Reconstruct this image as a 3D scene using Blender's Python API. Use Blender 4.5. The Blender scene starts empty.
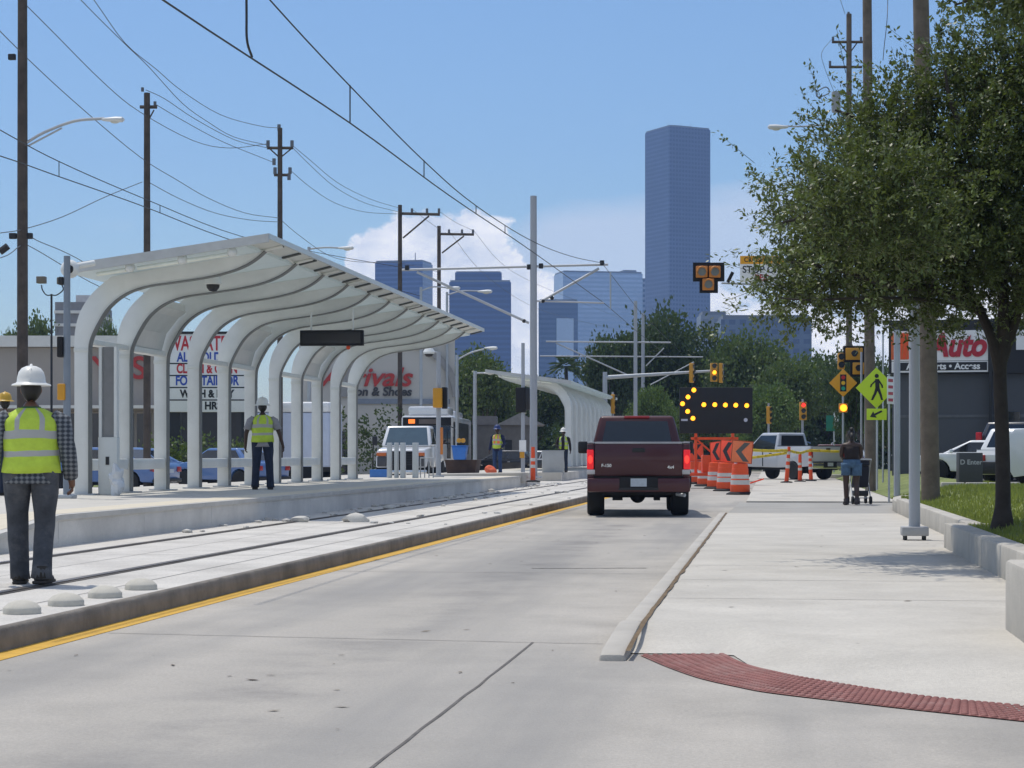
import bpy, bmesh, math, random
import numpy as np
from mathutils import Vector, Matrix, Euler, noise as mnoise
R = math.radians
PI = math.pi
sc = bpy.context.scene
C = sc.collection
random.seed(7)

# ---------------------------------------------------------------- camera frame
F, XV, YH, CAMZ = 2000.0, 770.0, 455.0, 1.2
TH = math.atan((XV - 512.0) / F)
CT, ST = math.cos(TH), math.sin(TH)

def at(px, d, py=None, z=None):
    """world point seen at photo column px, d metres in front of the camera"""
    xc = (px - 512.0) * d / F
    if z is None:
        z = CAMZ + (YH - py) * d / F if py is not None else 0.0
    return Vector((xc * CT - d * ST, xc * ST + d * CT, z))

def gnd(px, py, z=0.0):
    """point on a level plane at height z seen at px, py"""
    d = F * (CAMZ - z) / (py - YH)
    return at(px, d, z=z)

# ---------------------------------------------------------------- materials
MATS = {}
def M(name, col, rough=.6, metal=0.0, var=.12, scale=3.0, bump=0.0, bscale=40.0, spec=.5, coat=0.0,
      emit=None, estr=0.0, alpha=1.0, trans=0.0, stain=0.0, stain_col=None, detail=6.0, island=0.0, coords='Object', speck=0.0):
    if name in MATS: return MATS[name]
    m = bpy.data.materials.new(name); m.use_nodes = True
    nt = m.node_tree; N = nt.nodes; L = nt.links
    b = N['Principled BSDF']
    b.inputs['Roughness'].default_value = rough
    b.inputs['Metallic'].default_value = metal
    b.inputs['Specular IOR Level'].default_value = spec
    b.inputs['Coat Weight'].default_value = coat
    b.inputs['Coat Roughness'].default_value = .06
    b.inputs['Transmission Weight'].default_value = trans
    b.inputs['Alpha'].default_value = alpha
    tc = N.new('ShaderNodeTexCoord')
    n1 = N.new('ShaderNodeTexNoise'); n1.inputs['Scale'].default_value = scale; n1.inputs['Detail'].default_value = detail
    n1.inputs['Roughness'].default_value = .65
    L.new(tc.outputs[coords], n1.inputs['Vector'])
    mr = N.new('ShaderNodeMapRange'); mr.inputs['From Min'].default_value = .3; mr.inputs['From Max'].default_value = .7
    mr.inputs['To Min'].default_value = 1 - var; mr.inputs['To Max'].default_value = 1 + var
    L.new(n1.outputs['Fac'], mr.inputs['Value'])
    hs = N.new('ShaderNodeHueSaturation'); hs.inputs['Color'].default_value = (*col, 1)
    L.new(mr.outputs[0], hs.inputs['Value'])
    out = hs.outputs['Color']
    if island:
        g = N.new('ShaderNodeNewGeometry')
        m2 = N.new('ShaderNodeMapRange'); m2.inputs['To Min'].default_value = 1 - island; m2.inputs['To Max'].default_value = 1 + island
        L.new(g.outputs['Random Per Island'], m2.inputs['Value'])
        mm = N.new('ShaderNodeMath'); mm.operation = 'MULTIPLY'
        L.new(mr.outputs[0], mm.inputs[0]); L.new(m2.outputs[0], mm.inputs[1]); L.new(mm.outputs[0], hs.inputs['Value'])
        m3 = N.new('ShaderNodeMapRange'); m3.inputs['To Min'].default_value = .485; m3.inputs['To Max'].default_value = .515
        L.new(g.outputs['Random Per Island'], m3.inputs['Value']); L.new(m3.outputs[0], hs.inputs['Hue'])
    if stain:
        n2 = N.new('ShaderNodeTexNoise'); n2.inputs['Scale'].default_value = scale * .37; n2.inputs['Detail'].default_value = 9; n2.inputs['Roughness'].default_value = .7
        L.new(tc.outputs[coords], n2.inputs['Vector'])
        r2 = N.new('ShaderNodeMapRange'); r2.inputs['From Min'].default_value = .5; r2.inputs['From Max'].default_value = .72
        r2.inputs['To Max'].default_value = stain
        L.new(n2.outputs['Fac'], r2.inputs['Value'])
        mx = N.new('ShaderNodeMix'); mx.data_type = 'RGBA'
        L.new(r2.outputs[0], mx.inputs['Factor']); L.new(out, mx.inputs['A'])
        mx.inputs['B'].default_value = (*(stain_col or tuple(c * .5 for c in col)), 1)
        out = mx.outputs['Result']
    if speck:
        n4 = N.new('ShaderNodeTexNoise'); n4.inputs['Scale'].default_value = 45; n4.inputs['Detail'].default_value = 4; n4.inputs['Roughness'].default_value = .8
        L.new(tc.outputs[coords], n4.inputs['Vector'])
        r4 = N.new('ShaderNodeMapRange'); r4.inputs['From Min'].default_value = .35; r4.inputs['From Max'].default_value = .65; r4.inputs['To Min'].default_value = 1 - speck; r4.inputs['To Max'].default_value = 1 + speck
        L.new(n4.outputs['Fac'], r4.inputs['Value'])
        v4 = N.new('ShaderNodeTexVoronoi'); v4.inputs['Scale'].default_value = 2.3; L.new(tc.outputs[coords], v4.inputs['Vector'])
        n5 = N.new('ShaderNodeTexNoise'); n5.inputs['Scale'].default_value = 14; L.new(tc.outputs[coords], n5.inputs['Vector'])
        a5 = N.new('ShaderNodeMath'); a5.operation = 'MULTIPLY_ADD'; a5.inputs[1].default_value = .09; L.new(n5.outputs['Fac'], a5.inputs[0]); L.new(v4.outputs['Distance'], a5.inputs[2])
        r5 = N.new('ShaderNodeMapRange'); r5.inputs['From Min'].default_value = .055; r5.inputs['From Max'].default_value = .085; r5.inputs['To Min'].default_value = .55; r5.inputs['To Max'].default_value = 1.0
        L.new(a5.outputs[0], r5.inputs['Value'])
        m4 = N.new('ShaderNodeMath'); m4.operation = 'MULTIPLY'; L.new(r4.outputs[0], m4.inputs[0]); L.new(r5.outputs[0], m4.inputs[1])
        h4 = N.new('ShaderNodeHueSaturation'); L.new(out, h4.inputs['Color']); L.new(m4.outputs[0], h4.inputs['Value']); out = h4.outputs['Color']
    L.new(out, b.inputs['Base Color'])
    if bump:
        n3 = N.new('ShaderNodeTexNoise'); n3.inputs['Scale'].default_value = bscale; n3.inputs['Detail'].default_value = 5
        L.new(tc.outputs[coords], n3.inputs['Vector'])
        bp = N.new('ShaderNodeBump'); bp.inputs['Strength'].default_value = bump; bp.inputs['Distance'].default_value = .01
        L.new(n3.outputs['Fac'], bp.inputs['Height']); L.new(bp.outputs[0], b.inputs['Normal'])
    if emit:
        b.inputs['Emission Color'].default_value = (*emit, 1); b.inputs['Emission Strength'].default_value = estr
    MATS[name] = m
    return m

def nodes_of(m): return m.node_tree.nodes, m.node_tree.links, m.node_tree.nodes['Principled BSDF']

# ---------------------------------------------------------------- mesh building
class MB:
    def __init__(s): s.bm = bmesh.new(); s.mi = 0
    def add(s, tmp, mat=None):
        if mat is not None: bmesh.ops.transform(tmp, matrix=mat, verts=tmp.verts)
        vm = [s.bm.verts.new(v.co) for v in tmp.verts]
        tmp.verts.index_update()
        for f in tmp.faces:
            try:
                nf = s.bm.faces.new([vm[v.index] for v in f.verts]); nf.material_index = s.mi
            except ValueError: pass
        tmp.free(); return s
    def box(s, c, size, rz=0, bev=0, rot=None, seg=2):
        t = bmesh.new(); bmesh.ops.create_cube(t, size=1)
        bmesh.ops.scale(t, vec=size, verts=t.verts)
        if bev: bmesh.ops.bevel(t, geom=list(t.edges), offset=bev, segments=seg, profile=.5, affect='EDGES', clamp_overlap=True)
        m = Matrix.Translation(Vector(c)) @ (rot.to_4x4() if rot is not None else Matrix.Rotation(rz, 4, 'Z'))
        return s.add(t, m)
    def bb(s, x0, x1, y0, y1, z0, z1, bev=0):
        return s.box(((x0+x1)/2, (y0+y1)/2, (z0+z1)/2), (abs(x1-x0), abs(y1-y0), abs(z1-z0)), bev=bev)
    def hexa(s, bot, top, bev=0):
        t = bmesh.new(); b = [t.verts.new(v) for v in bot]; u = [t.verts.new(v) for v in top]
        t.faces.new(b[::-1]); t.faces.new(u)
        for i in range(4): t.faces.new((b[i], b[(i+1) % 4], u[(i+1) % 4], u[i]))
        if bev: bmesh.ops.bevel(t, geom=list(t.edges), offset=bev, segments=3, profile=.5, affect='EDGES', clamp_overlap=True)
        return s.add(t)
    def tube(s, pts, r, seg=8, caps=True, sx=1.0, sy=1.0):
        pts = [Vector(p) for p in pts]; n = len(pts)
        rr = r if isinstance(r, (list, tuple)) else [r] * n
        t = bmesh.new(); rings = []; ref = None
        for i, p in enumerate(pts):
            d = (pts[min(i+1, n-1)] - pts[max(i-1, 0)]).normalized()
            if ref is None:
                ref = Vector((1, 0, 0)) if abs(d.x) < .8 else Vector((0, 1, 0))
            u = (ref - d * ref.dot(d)).normalized(); v = d.cross(u); ref = u
            rings.append([t.verts.new(p + (u * math.cos(a) * sx + v * math.sin(a) * sy) * rr[i]) for a in [2 * PI * k / seg for k in range(seg)]])
        for i in range(n - 1):
            for k in range(seg):
                t.faces.new((rings[i][k], rings[i][(k+1) % seg], rings[i+1][(k+1) % seg], rings[i+1][k]))
        if caps and seg > 2:
            t.faces.new(rings[0][::-1]); t.faces.new(rings[-1])
        return s.add(t)
    def cyl(s, p, q, r, r2=None, seg=16): return s.tube([p, q], [r, r if r2 is None else r2], seg)
    def prism(s, out, fn, w0, w1, bev=0):
        """polygon out (u,v) extruded from w0 to w1; fn(u,v,w)->xyz"""
        t = bmesh.new()
        a = [t.verts.new(fn(u, v, w0)) for u, v in out]; b = [t.verts.new(fn(u, v, w1)) for u, v in out]
        n = len(out)
        t.faces.new(a); t.faces.new(b[::-1])
        for i in range(n): t.faces.new((a[(i+1) % n], a[i], b[i], b[(i+1) % n]))
        bmesh.ops.recalc_face_normals(t, faces=t.faces)
        if bev:
            ed = [e for e in t.edges if len(e.link_faces) == 2 and e.calc_face_angle(0) > .5]
            bmesh.ops.bevel(t, geom=ed, offset=bev, segments=2, profile=.5, affect='EDGES', clamp_overlap=True)
        return s.add(t)
    def lathe(s, prof, seg=20, c=(0, 0, 0), axis='Z', sx=1, sy=1):
        t = bmesh.new(); rings = []
        for r, z in prof:
            rings.append([t.verts.new((r * math.cos(2*PI*k/seg) * sx, r * math.sin(2*PI*k/seg) * sy, z)) for k in range(seg)])
        for i in range(len(rings) - 1):
            for k in range(seg): t.faces.new((rings[i][k], rings[i][(k+1) % seg], rings[i+1][(k+1) % seg], rings[i+1][k]))
        if prof[0][0] > 1e-4: t.faces.new(rings[0][::-1])
        if prof[-1][0] > 1e-4: t.faces.new(rings[-1])
        bmesh.ops.remove_doubles(t, verts=t.verts, dist=1e-5)
        m = Matrix.Translation(Vector(c))
        if axis == 'X': m = m @ Matrix.Rotation(PI/2, 4, 'Y')
        if axis == 'Y': m = m @ Matrix.Rotation(-PI/2, 4, 'X')
        return s.add(t, m)
    def ball(s, c, r, sx=1, sy=1, sz=1, seg=14, rings=10):
        t = bmesh.new(); bmesh.ops.create_uvsphere(t, u_segments=seg, v_segments=rings, radius=r)
        return s.add(t, Matrix.Translation(Vector(c)) @ Matrix.Diagonal((sx, sy, sz, 1)))
    def poly(s, pts):
        f = s.bm.faces.new([s.bm.verts.new(p) for p in pts]); f.material_index = s.mi; return s
    def loft(s, secs, seg=20, caps=True, matfn=None, skip=None):
        """secs: (centre, rx, ry)"""
        t = bmesh.new(); rings = []
        for c, rx, ry in secs:
            rings.append([t.verts.new((c[0] + rx*math.cos(2*PI*k/seg), c[1] + ry*math.sin(2*PI*k/seg), c[2])) for k in range(seg)])
        fl = []
        for i in range(len(rings)-1):
            for k in range(seg):
                if skip and skip(i, k): continue
                f = t.faces.new((rings[i][k], rings[i][(k+1) % seg], rings[i+1][(k+1) % seg], rings[i+1][k]))
                if matfn: f.material_index = matfn(i, k)
        if caps: t.faces.new(rings[0][::-1]); t.faces.new(rings[-1])
        if matfn:
            vm = {}
            for v in t.verts: vm[v] = s.bm.verts.new(v.co)
            for f in t.faces:
                nf = s.bm.faces.new([vm[v] for v in f.verts]); nf.material_index = f.material_index
            t.free(); return s
        return s.add(t)
    def slab(s, quad, inl=.1, inr=.1, inb=.1, int_=.1, off=.004, th=.012):
        """a pane lying just proud of a quad (bl, br, tr, tl), seen from outside; insets are fractions"""
        bl, br, tr, tl = [Vector(q) for q in quad]
        def P(u, v): return (bl*(1-u) + br*u) * (1-v) + (tl*(1-u) + tr*u) * v
        n = (br - bl).cross(tl - bl).normalized()
        q = [P(inl, inb), P(1-inr, inb), P(1-inr, 1-int_), P(inl, 1-int_)]
        return s.hexa([v + n*(off-th) for v in q], [v + n*off for v in q])
    def jitter(s, amp, freq=6, seed=0):
        for v in s.bm.verts:
            v.co += mnoise.noise_vector(v.co * freq + Vector((seed, seed*2, 0))) * amp
        return s
    def build(s, name, mats, parent=None, angle=38, loc=None, rz=None):
        me = bpy.data.meshes.new(name); bmesh.ops.recalc_face_normals(s.bm, faces=s.bm.faces)
        s.bm.to_mesh(me); s.bm.free()
        for m in (mats if isinstance(mats, (list, tuple)) else [mats]): me.materials.append(m)
        me.polygons.foreach_set('use_smooth', [True] * len(me.polygons))
        me.set_sharp_from_angle(angle=R(angle))
        o = bpy.data.objects.new(name, me); C.objects.link(o)
        if parent is not None: o.parent = parent
        if loc is not None: o.location = loc
        if rz is not None: o.rotation_euler.z = rz
        return o

def tag(o, label, cat, group=None):
    o['label'] = label; o['category'] = cat
    if group: o['group'] = group
    return o
def thing(name, label, cat, loc=(0, 0, 0), rz=0, group=None):
    o = bpy.data.objects.new(name, None); C.objects.link(o); o.empty_display_size = .2
    o.location = loc; o.rotation_euler = (0, 0, rz)
    return tag(o, label, cat, group)
def struct(o, kind='structure'):
    o['kind'] = kind; return o
def copy_tree(o, parent=None):
    c = o.copy(); C.objects.link(c)
    if parent is not None: c.parent = parent
    for ch in list(o.children): copy_tree(ch, c)
    return c
def clone(o, loc, rz=0, label=None, group=None, scale=None):
    c = copy_tree(o); c.location = loc; c.rotation_euler = (0, 0, rz)
    if label: c['label'] = label
    if group: c['group'] = group
    if scale is not None: c.scale = scale if isinstance(scale, (tuple, list)) else (scale,)*3
    return c

def text(s, size, name, mat, parent, loc, rot=(PI/2, 0, 0), shear=0, bold=0, ext=.01, align='CENTER', sx=1.0, space=1.0):
    cu = bpy.data.curves.new('lettering', 'FONT'); cu.body = s; cu.size = size; cu.extrude = ext
    cu.shear = shear; cu.offset = bold; cu.align_x = align; cu.align_y = 'CENTER'; cu.space_character = space
    t = bpy.data.objects.new('tmp', cu); C.objects.link(t)
    dg = bpy.context.evaluated_depsgraph_get(); dg.update()
    me = bpy.data.meshes.new_from_object(t.evaluated_get(dg))
    bpy.data.objects.remove(t); bpy.data.curves.remove(cu)
    me.materials.clear(); me.materials.append(mat)
    o = bpy.data.objects.new(name, me); C.objects.link(o); o.parent = parent
    o.location = loc; o.rotation_euler = rot; o.scale = (sx, 1, 1)
    return o

def cr(pts, n=6):
    """Catmull-Rom through points"""
    P = [Vector(p) for p in pts]; P = [P[0]*2 - P[1]] + P + [P[-1]*2 - P[-2]]
    out = []
    for i in range(1, len(P) - 2):
        for k in range(n):
            t = k / n
            out.append(.5 * ((2*P[i]) + (P[i+1]-P[i-1])*t + (2*P[i-1]-5*P[i]+4*P[i+1]-P[i+2])*t*t + (-P[i-1]+3*P[i]-3*P[i+1]+P[i+2])*t*t*t))
    out.append(P[-2]); return out

def sag(p, q, s, n=14):
    p, q = Vector(p), Vector(q)
    return [p.lerp(q, k/n) - Vector((0, 0, 4*s*(k/n)*(1-k/n))) for k in range(n+1)]

# shared materials
m_conc = M('road concrete', (.415, .383, .335), rough=.85, var=.13, scale=.9, bump=.35, bscale=90, stain=.6, stain_col=(.24, .225, .20), detail=12, speck=.13)
m_walk = M('sidewalk concrete', (.51, .478, .42), rough=.85, var=.12, scale=1.1, bump=.35, bscale=110, stain=.5, stain_col=(.37, .34, .29), detail=12, speck=.10)
m_track = M('track slab concrete', (.57, .54, .49), rough=.85, var=.14, scale=1.0, bump=.4, bscale=80, stain=.75, stain_col=(.30, .28, .25), detail=12, speck=.14)
m_kerb = M('stained kerb concrete', (.22, .195, .165), rough=.9, var=.3, scale=2.5, bump=.5, bscale=50, stain=.5, stain_col=(.10, .085, .07))
m_kerb2 = M('new kerb concrete', (.46, .43, .38), rough=.85, var=.10, scale=2, bump=.3, bscale=80, stain=.2)
m_plat = M('platform concrete', (.52, .49, .43), rough=.8, var=.10, scale=1.3, bump=.2, bscale=60, stain=.3, stain_col=(.36, .35, .33))
m_platw = M('platform wall concrete', (.60, .575, .53), rough=.8, var=.16, scale=.8, bump=.2, bscale=50, stain=.6, stain_col=(.38, .37, .35), speck=.06)
m_cream = M('cream edge tile', (.62, .55, .42), rough=.7, var=.08, scale=4)
m_white = M('shelter white paint', (.70, .715, .695), rough=.42, var=.07, scale=1.5, stain=.35, stain_col=(.46, .45, .41))
m_white2 = M('shelter roof panel', (.64, .655, .62), rough=.45, var=.06, scale=1.0)
m_roofp = M('translucent roof panel', (.60, .635, .63), rough=.45, var=.05)
_n, _l, _b = nodes_of(m_roofp)
_t = _n.new('ShaderNodeBsdfTranslucent'); _t.inputs['Color'].default_value = (.82, .90, .90, 1); _m = _n.new('ShaderNodeMixShader'); _m.inputs[0].default_value = .32
_l.new(_b.outputs[0], _m.inputs[1]); _l.new(_t.outputs[0], _m.inputs[2]); _l.new(_m.outputs[0], _n['Material Output'].inputs['Surface'])
m_ribedge = M('rib edge dark grey', (.17, .175, .17), rough=.55, var=.1)  # dark grey strip along the lower edge of each near shelter rib
m_dark = M('black plastic', (.012, .012, .013), rough=.5, var=.2)
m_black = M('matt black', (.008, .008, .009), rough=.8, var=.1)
m_rub = M('tyre rubber', (.012, .012, .012), rough=.85, var=.2)
m_steel = M('galvanised steel', (.42, .44, .46), rough=.5, metal=.55, var=.10, scale=2)
m_polegrey = M('grey painted pole', (.36, .38, .41), rough=.5, var=.06, scale=1)
m_bluegrey = M('blue grey pole paint', (.20, .235, .28), rough=.5, var=.08)
m_wood = M('weathered utility pole wood', (.075, .06, .048), rough=.9, var=.35, scale=3, bump=.4, bscale=30)
m_wood2 = M('grey brown pole wood', (.13, .105, .08), rough=.9, var=.3, scale=3, bump=.4, bscale=30)
m_wire = M('dark wire', (.025, .027, .03), rough=.6, var=.05)
m_wire2 = M('weathered grey wire', (.11, .12, .14), rough=.6, var=.05)
m_glass = M('dark vehicle glass', (.012, .016, .02), rough=.04, var=.05, spec=.8)
m_yel = M('yellow road paint', (.62, .36, .04), rough=.75, var=.14, scale=5, stain=.25, stain_col=(.4, .26, .08))
m_amber = M('amber signal housing', (.60, .28, .012), rough=.45, var=.06)
m_lampA = M('lit amber lamp', (.9, .45, .05), emit=(1, .33, .012), estr=2.6)
m_lampR = M('lit red lamp', (.7, .03, .02), emit=(1, .03, .02), estr=2.2)
m_or = M('orange plastic', (.80, .085, .012), rough=.5, var=.08, scale=4, stain=.25, stain_col=(.4, .08, .02))
m_orsheet = M('fluorescent orange sheeting', (.97, .085, .025), rough=.45, var=.04)
m_refl = M('white reflective band', (.62, .60, .56), rough=.5, var=.10, scale=6)
m_wsheet = M('white sign sheeting', (.78, .78, .77), rough=.5, var=.03)
m_chrome = M('chrome', (.62, .63, .65), rough=.22, metal=1.0, var=.03)
m_rim = M('alloy rim', (.42, .42, .43), rough=.35, metal=.25, var=.05)
m_soil = M('brown dirt', (.16, .11, .06), rough=1, var=.3, scale=6)
# ================================================================ world, sun, haze, camera
SUNV = Vector((.30, -.22, -1.0)).normalized()          # the way the light travels
sun_el = math.asin(-SUNV.z); sun_az = math.atan2(-SUNV.x, -SUNV.y)
w = bpy.data.worlds.new('World'); sc.world = w; w.use_nodes = True
N, L = w.node_tree.nodes, w.node_tree.links
bg = N['Background']
sky = N.new('ShaderNodeTexSky'); sky.sky_type = 'NISHITA'; sky.sun_disc = False
sky.sun_elevation = sun_el; sky.sun_rotation = sun_az
sky.air_density = 1.25; sky.dust_density = .35; sky.ozone_density = 2.2; sky.altitude = 20
def node(t, **k):
    n = N.new(t)
    for a, v in k.items(): setattr(n, a, v)
    return n
def mth(op, a, b=None, c=None, clamp=False):
    n = N.new('ShaderNodeMath'); n.operation = op; n.use_clamp = clamp
    for i, v in enumerate((a, b, c)):
        if v is None: continue
        if isinstance(v, (int, float)): n.inputs[i].default_value = v
        else: L.new(v, n.inputs[i])
    return n.outputs[0]
tc = N.new('ShaderNodeTexCoord'); sx = N.new('ShaderNodeSeparateXYZ'); L.new(tc.outputs['Generated'], sx.inputs[0])
az = mth('ARCTAN2', sx.outputs['X'], sx.outputs['Y'])
el = mth('ARCSINE', sx.outputs['Z'])
cv = N.new('ShaderNodeCombineXYZ'); L.new(az, cv.inputs[0]); L.new(el, cv.inputs[1])
def nz(scale, sy, detail, rough, off=0.0):
    mp = N.new('ShaderNodeMapping'); mp.inputs['Scale'].default_value = (scale, scale*sy, 1); mp.inputs['Location'].default_value = (off, off*.7, off)
    L.new(cv.outputs[0], mp.inputs['Vector'])
    n = N.new('ShaderNodeTexNoise'); n.inputs['Scale'].default_value = 1; n.inputs['Detail'].default_value = detail; n.inputs['Roughness'].default_value = rough
    L.new(mp.outputs[0], n.inputs['Vector']); return n.outputs['Fac']
def curve(v, pts, lo, hi):
    t = mth('DIVIDE', mth('SUBTRACT', v, lo), hi - lo, clamp=True)
    n = N.new('ShaderNodeFloatCurve'); L.new(t, n.inputs['Value'])
    cm = n.mapping.curves[0]
    ps = sorted(((x - lo)/(hi-lo), y) for x, y in pts)
    cm.points[0].location = ps[0]; cm.points[1].location = ps[-1]
    for p in ps[1:-1]: cm.points.new(*p)
    for p in cm.points: p.handle_type = 'AUTO'
    n.mapping.update(); return n.outputs[0]
def A(px): return math.atan((px - XV)/F)          # bearing of a photo column from the road's direction
# top of the cumulus (elevation, scaled x5) along the bearing
top5 = curve(az, [(-.60, .30), (-.45, .36), (-.30, .10), (A(300), .12), (A(335), .46), (A(362), .555), (A(395), .585), (A(425), .595), (A(455), .60), (A(482), .58), (A(510), .545), (A(540), .47), (A(600), .40), (A(650), .38), (A(720), .42), (A(790), .36), (.10, .40), (.25, .5), (.4, .2), (.6, .4)], -.6, .6)
top = mth('DIVIDE', top5, 5.0)
puff = mth('ADD', mth('MULTIPLY', nz(34, 1.3, 8, .60, 3.1), .046), mth('MULTIPLY', nz(85, 1.2, 7, .62, 9.0), .026))
edge = mth('SUBTRACT', mth('ADD', top, mth('SUBTRACT', puff, .036)), el)
cum = mth('MULTIPLY_ADD', edge, 230, .4, clamp=True)
shade = mth('MULTIPLY_ADD', mth('SUBTRACT', nz(34, 1.5, 6, .6, 5.0), .5), 2.6, .68, clamp=True)
shade = mth('MULTIPLY', shade, mth('MULTIPLY_ADD', edge, -3.0, 1.0, clamp=True))
# pale veil of high thin cloud behind it
vt5 = curve(az, [(-.6, .2), (-.3, .1), (A(420), .20), (A(520), .55), (A(580), .605), (A(680), .63), (A(780), .66), (.1, .62), (.3, .3), (.6, .2)], -.6, .6)
veil_e = mth('SUBTRACT', mth('ADD', mth('DIVIDE', vt5, 5.0), mth('MULTIPLY', mth('SUBTRACT', nz(9, 3.0, 5, .55, 1.7), .5), .03)), el)
veil = mth('MULTIPLY', mth('MULTIPLY_ADD', veil_e, 75, .5, clamp=True), .88)
# a wisp or two higher up
wisp = mth('MULTIPLY', mth('MULTIPLY_ADD', mth('SUBTRACT', nz(11, 2.6, 6, .6, 21.3), .64), 5.0, 0, clamp=True), .35)
low = mth('MULTIPLY_ADD', el, -9.0, 1.6, clamp=True)
wisp = mth('MULTIPLY', wisp, low)
def mixc(f, a, b):
    n = N.new('ShaderNodeMix'); n.data_type = 'RGBA'
    if isinstance(f, float): n.inputs['Factor'].default_value = f
    else: L.new(f, n.inputs['Factor'])
    for k, v in (('A', a), ('B', b)):
        if isinstance(v, tuple): n.inputs[k].default_value = v
        else: L.new(v, n.inputs[k])
    return n.outputs['Result']
SK = 0.115
def rad(r, g, b): return (r/SK, g/SK, b/SK, 1)
tint = N.new('ShaderNodeMix'); tint.data_type = 'RGBA'; tint.blend_type = 'MULTIPLY'; tint.inputs['Factor'].default_value = 1
L.new(sky.outputs[0], tint.inputs['A']); tint.inputs['B'].default_value = (.74, .88, 1.06, 1)
SKYTINT = tint
base = tint.outputs['Result']
base = mixc(veil, base, rad(.64, .745, .885))
base = mixc(wisp, base, rad(.95, .95, .98))
ccol = mixc(shade, rad(.60, .69, .84), rad(1.22, 1.19, 1.15))
base = mixc(cum, base, ccol)
# unseen broken cloud added overhead and behind to whiten the fill light
ovn = N.new('ShaderNodeTexNoise'); ovn.inputs['Scale'].default_value = 2.6; ovn.inputs['Detail'].default_value = 6; L.new(tc.outputs['Generated'], ovn.inputs['Vector'])
ov = mth('MULTIPLY', mth('MULTIPLY_ADD', mth('SUBTRACT', ovn.outputs['Fac'], .40), 4.5, 0, clamp=True), mth('MULTIPLY_ADD', el, 4.0, -1.2, clamp=True))
base = mixc(mth('MULTIPLY', ov, .8), base, rad(.98, .98, 1.0))
L.new(base, bg.inputs['Color']); bg.inputs['Strength'].default_value = SK

sl = bpy.data.lights.new('sun', 'SUN'); sl.energy = 3.15; sl.angle = R(.55); sl.color = (1.0, .95, .86)
so = bpy.data.objects.new('sun', sl); C.objects.link(so)
so.rotation_euler = SUNV.to_track_quat('-Z', 'Y').to_euler(); so.location = (-8, 10, 60)

cam = bpy.data.cameras.new('camera'); co = bpy.data.objects.new('camera', cam); C.objects.link(co); sc.camera = co
cam.sensor_width = 36; cam.lens = F / 1024 * 36; cam.shift_y = (YH - 384) / 1024; cam.clip_end = 12000; cam.clip_start = .1
co.location = (0, 0, CAMZ); co.rotation_euler = (PI/2, 0, TH)

sc.view_settings.view_transform = 'Standard'; sc.view_settings.look = 'None'; sc.view_settings.gamma = 1; sc.view_settings.exposure = 0.0
sc.cycles.use_denoising = True
try: sc.cycles.denoiser = 'OPENIMAGEDENOISE'
except Exception: pass
sc.cycles.max_bounces = 8; sc.cycles.volume_bounces = 1; sc.cycles.transparent_max_bounces = 8
sc.cycles.sample_clamp_indirect = 6

# haze
hz = MB().bb(-1300, 1000, -60, 2700, -1.5, 420).build('haze', M('haze surface', (.5, .5, .5)))
struct(hz, 'stuff'); hm = bpy.data.materials.new('haze air'); hm.use_nodes = True
hm.node_tree.nodes.clear()
ho = hm.node_tree.nodes.new('ShaderNodeOutputMaterial'); hv = hm.node_tree.nodes.new('ShaderNodeVolumePrincipled')
hv.inputs['Color'].default_value = (.36, .56, 1.0, 1); hv.inputs['Density'].default_value = .00018; hv.inputs['Anisotropy'].default_value = .0
hm.node_tree.links.new(hv.outputs[0], ho.inputs['Volume'])
hz.data.materials.clear(); hz.data.materials.append(hm)

# ================================================================ the ground
m_land = M('dry grass and dirt', (.17, .17, .10), rough=1, var=.35, scale=.05, stain=.5, stain_col=(.25, .24, .20))
struct(MB().bb(-4000, 4000, -300, 6000, -.45, -.05).build('ground', m_land))
# roadway: the slab with a darker worn band between the wheel tracks
nn, ll, bs = nodes_of(m_conc)
src = bs.inputs['Base Color'].links[0].from_socket
tcr = nn.new('ShaderNodeTexCoord'); mpr = nn.new('ShaderNodeMapping'); mpr.inputs['Scale'].default_value = (.55, .05, 1)
ll.new(tcr.outputs['Object'], mpr.inputs['Vector'])
nr = nn.new('ShaderNodeTexNoise'); nr.inputs['Scale'].default_value = 1.6; nr.inputs['Detail'].default_value = 5; ll.new(mpr.outputs[0], nr.inputs['Vector'])
rr = nn.new('ShaderNodeMapRange'); rr.inputs['From Min'].default_value = .45; rr.inputs['From Max'].default_value = .64; rr.inputs['To Max'].default_value = .7
ll.new(nr.outputs['Fac'], rr.inputs['Value'])
mxr = nn.new('ShaderNodeMix'); mxr.data_type = 'RGBA'; ll.new(rr.outputs[0], mxr.inputs['Factor']); ll.new(src, mxr.inputs['A']); mxr.inputs['B'].default_value = (.25, .24, .225, 1)
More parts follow.
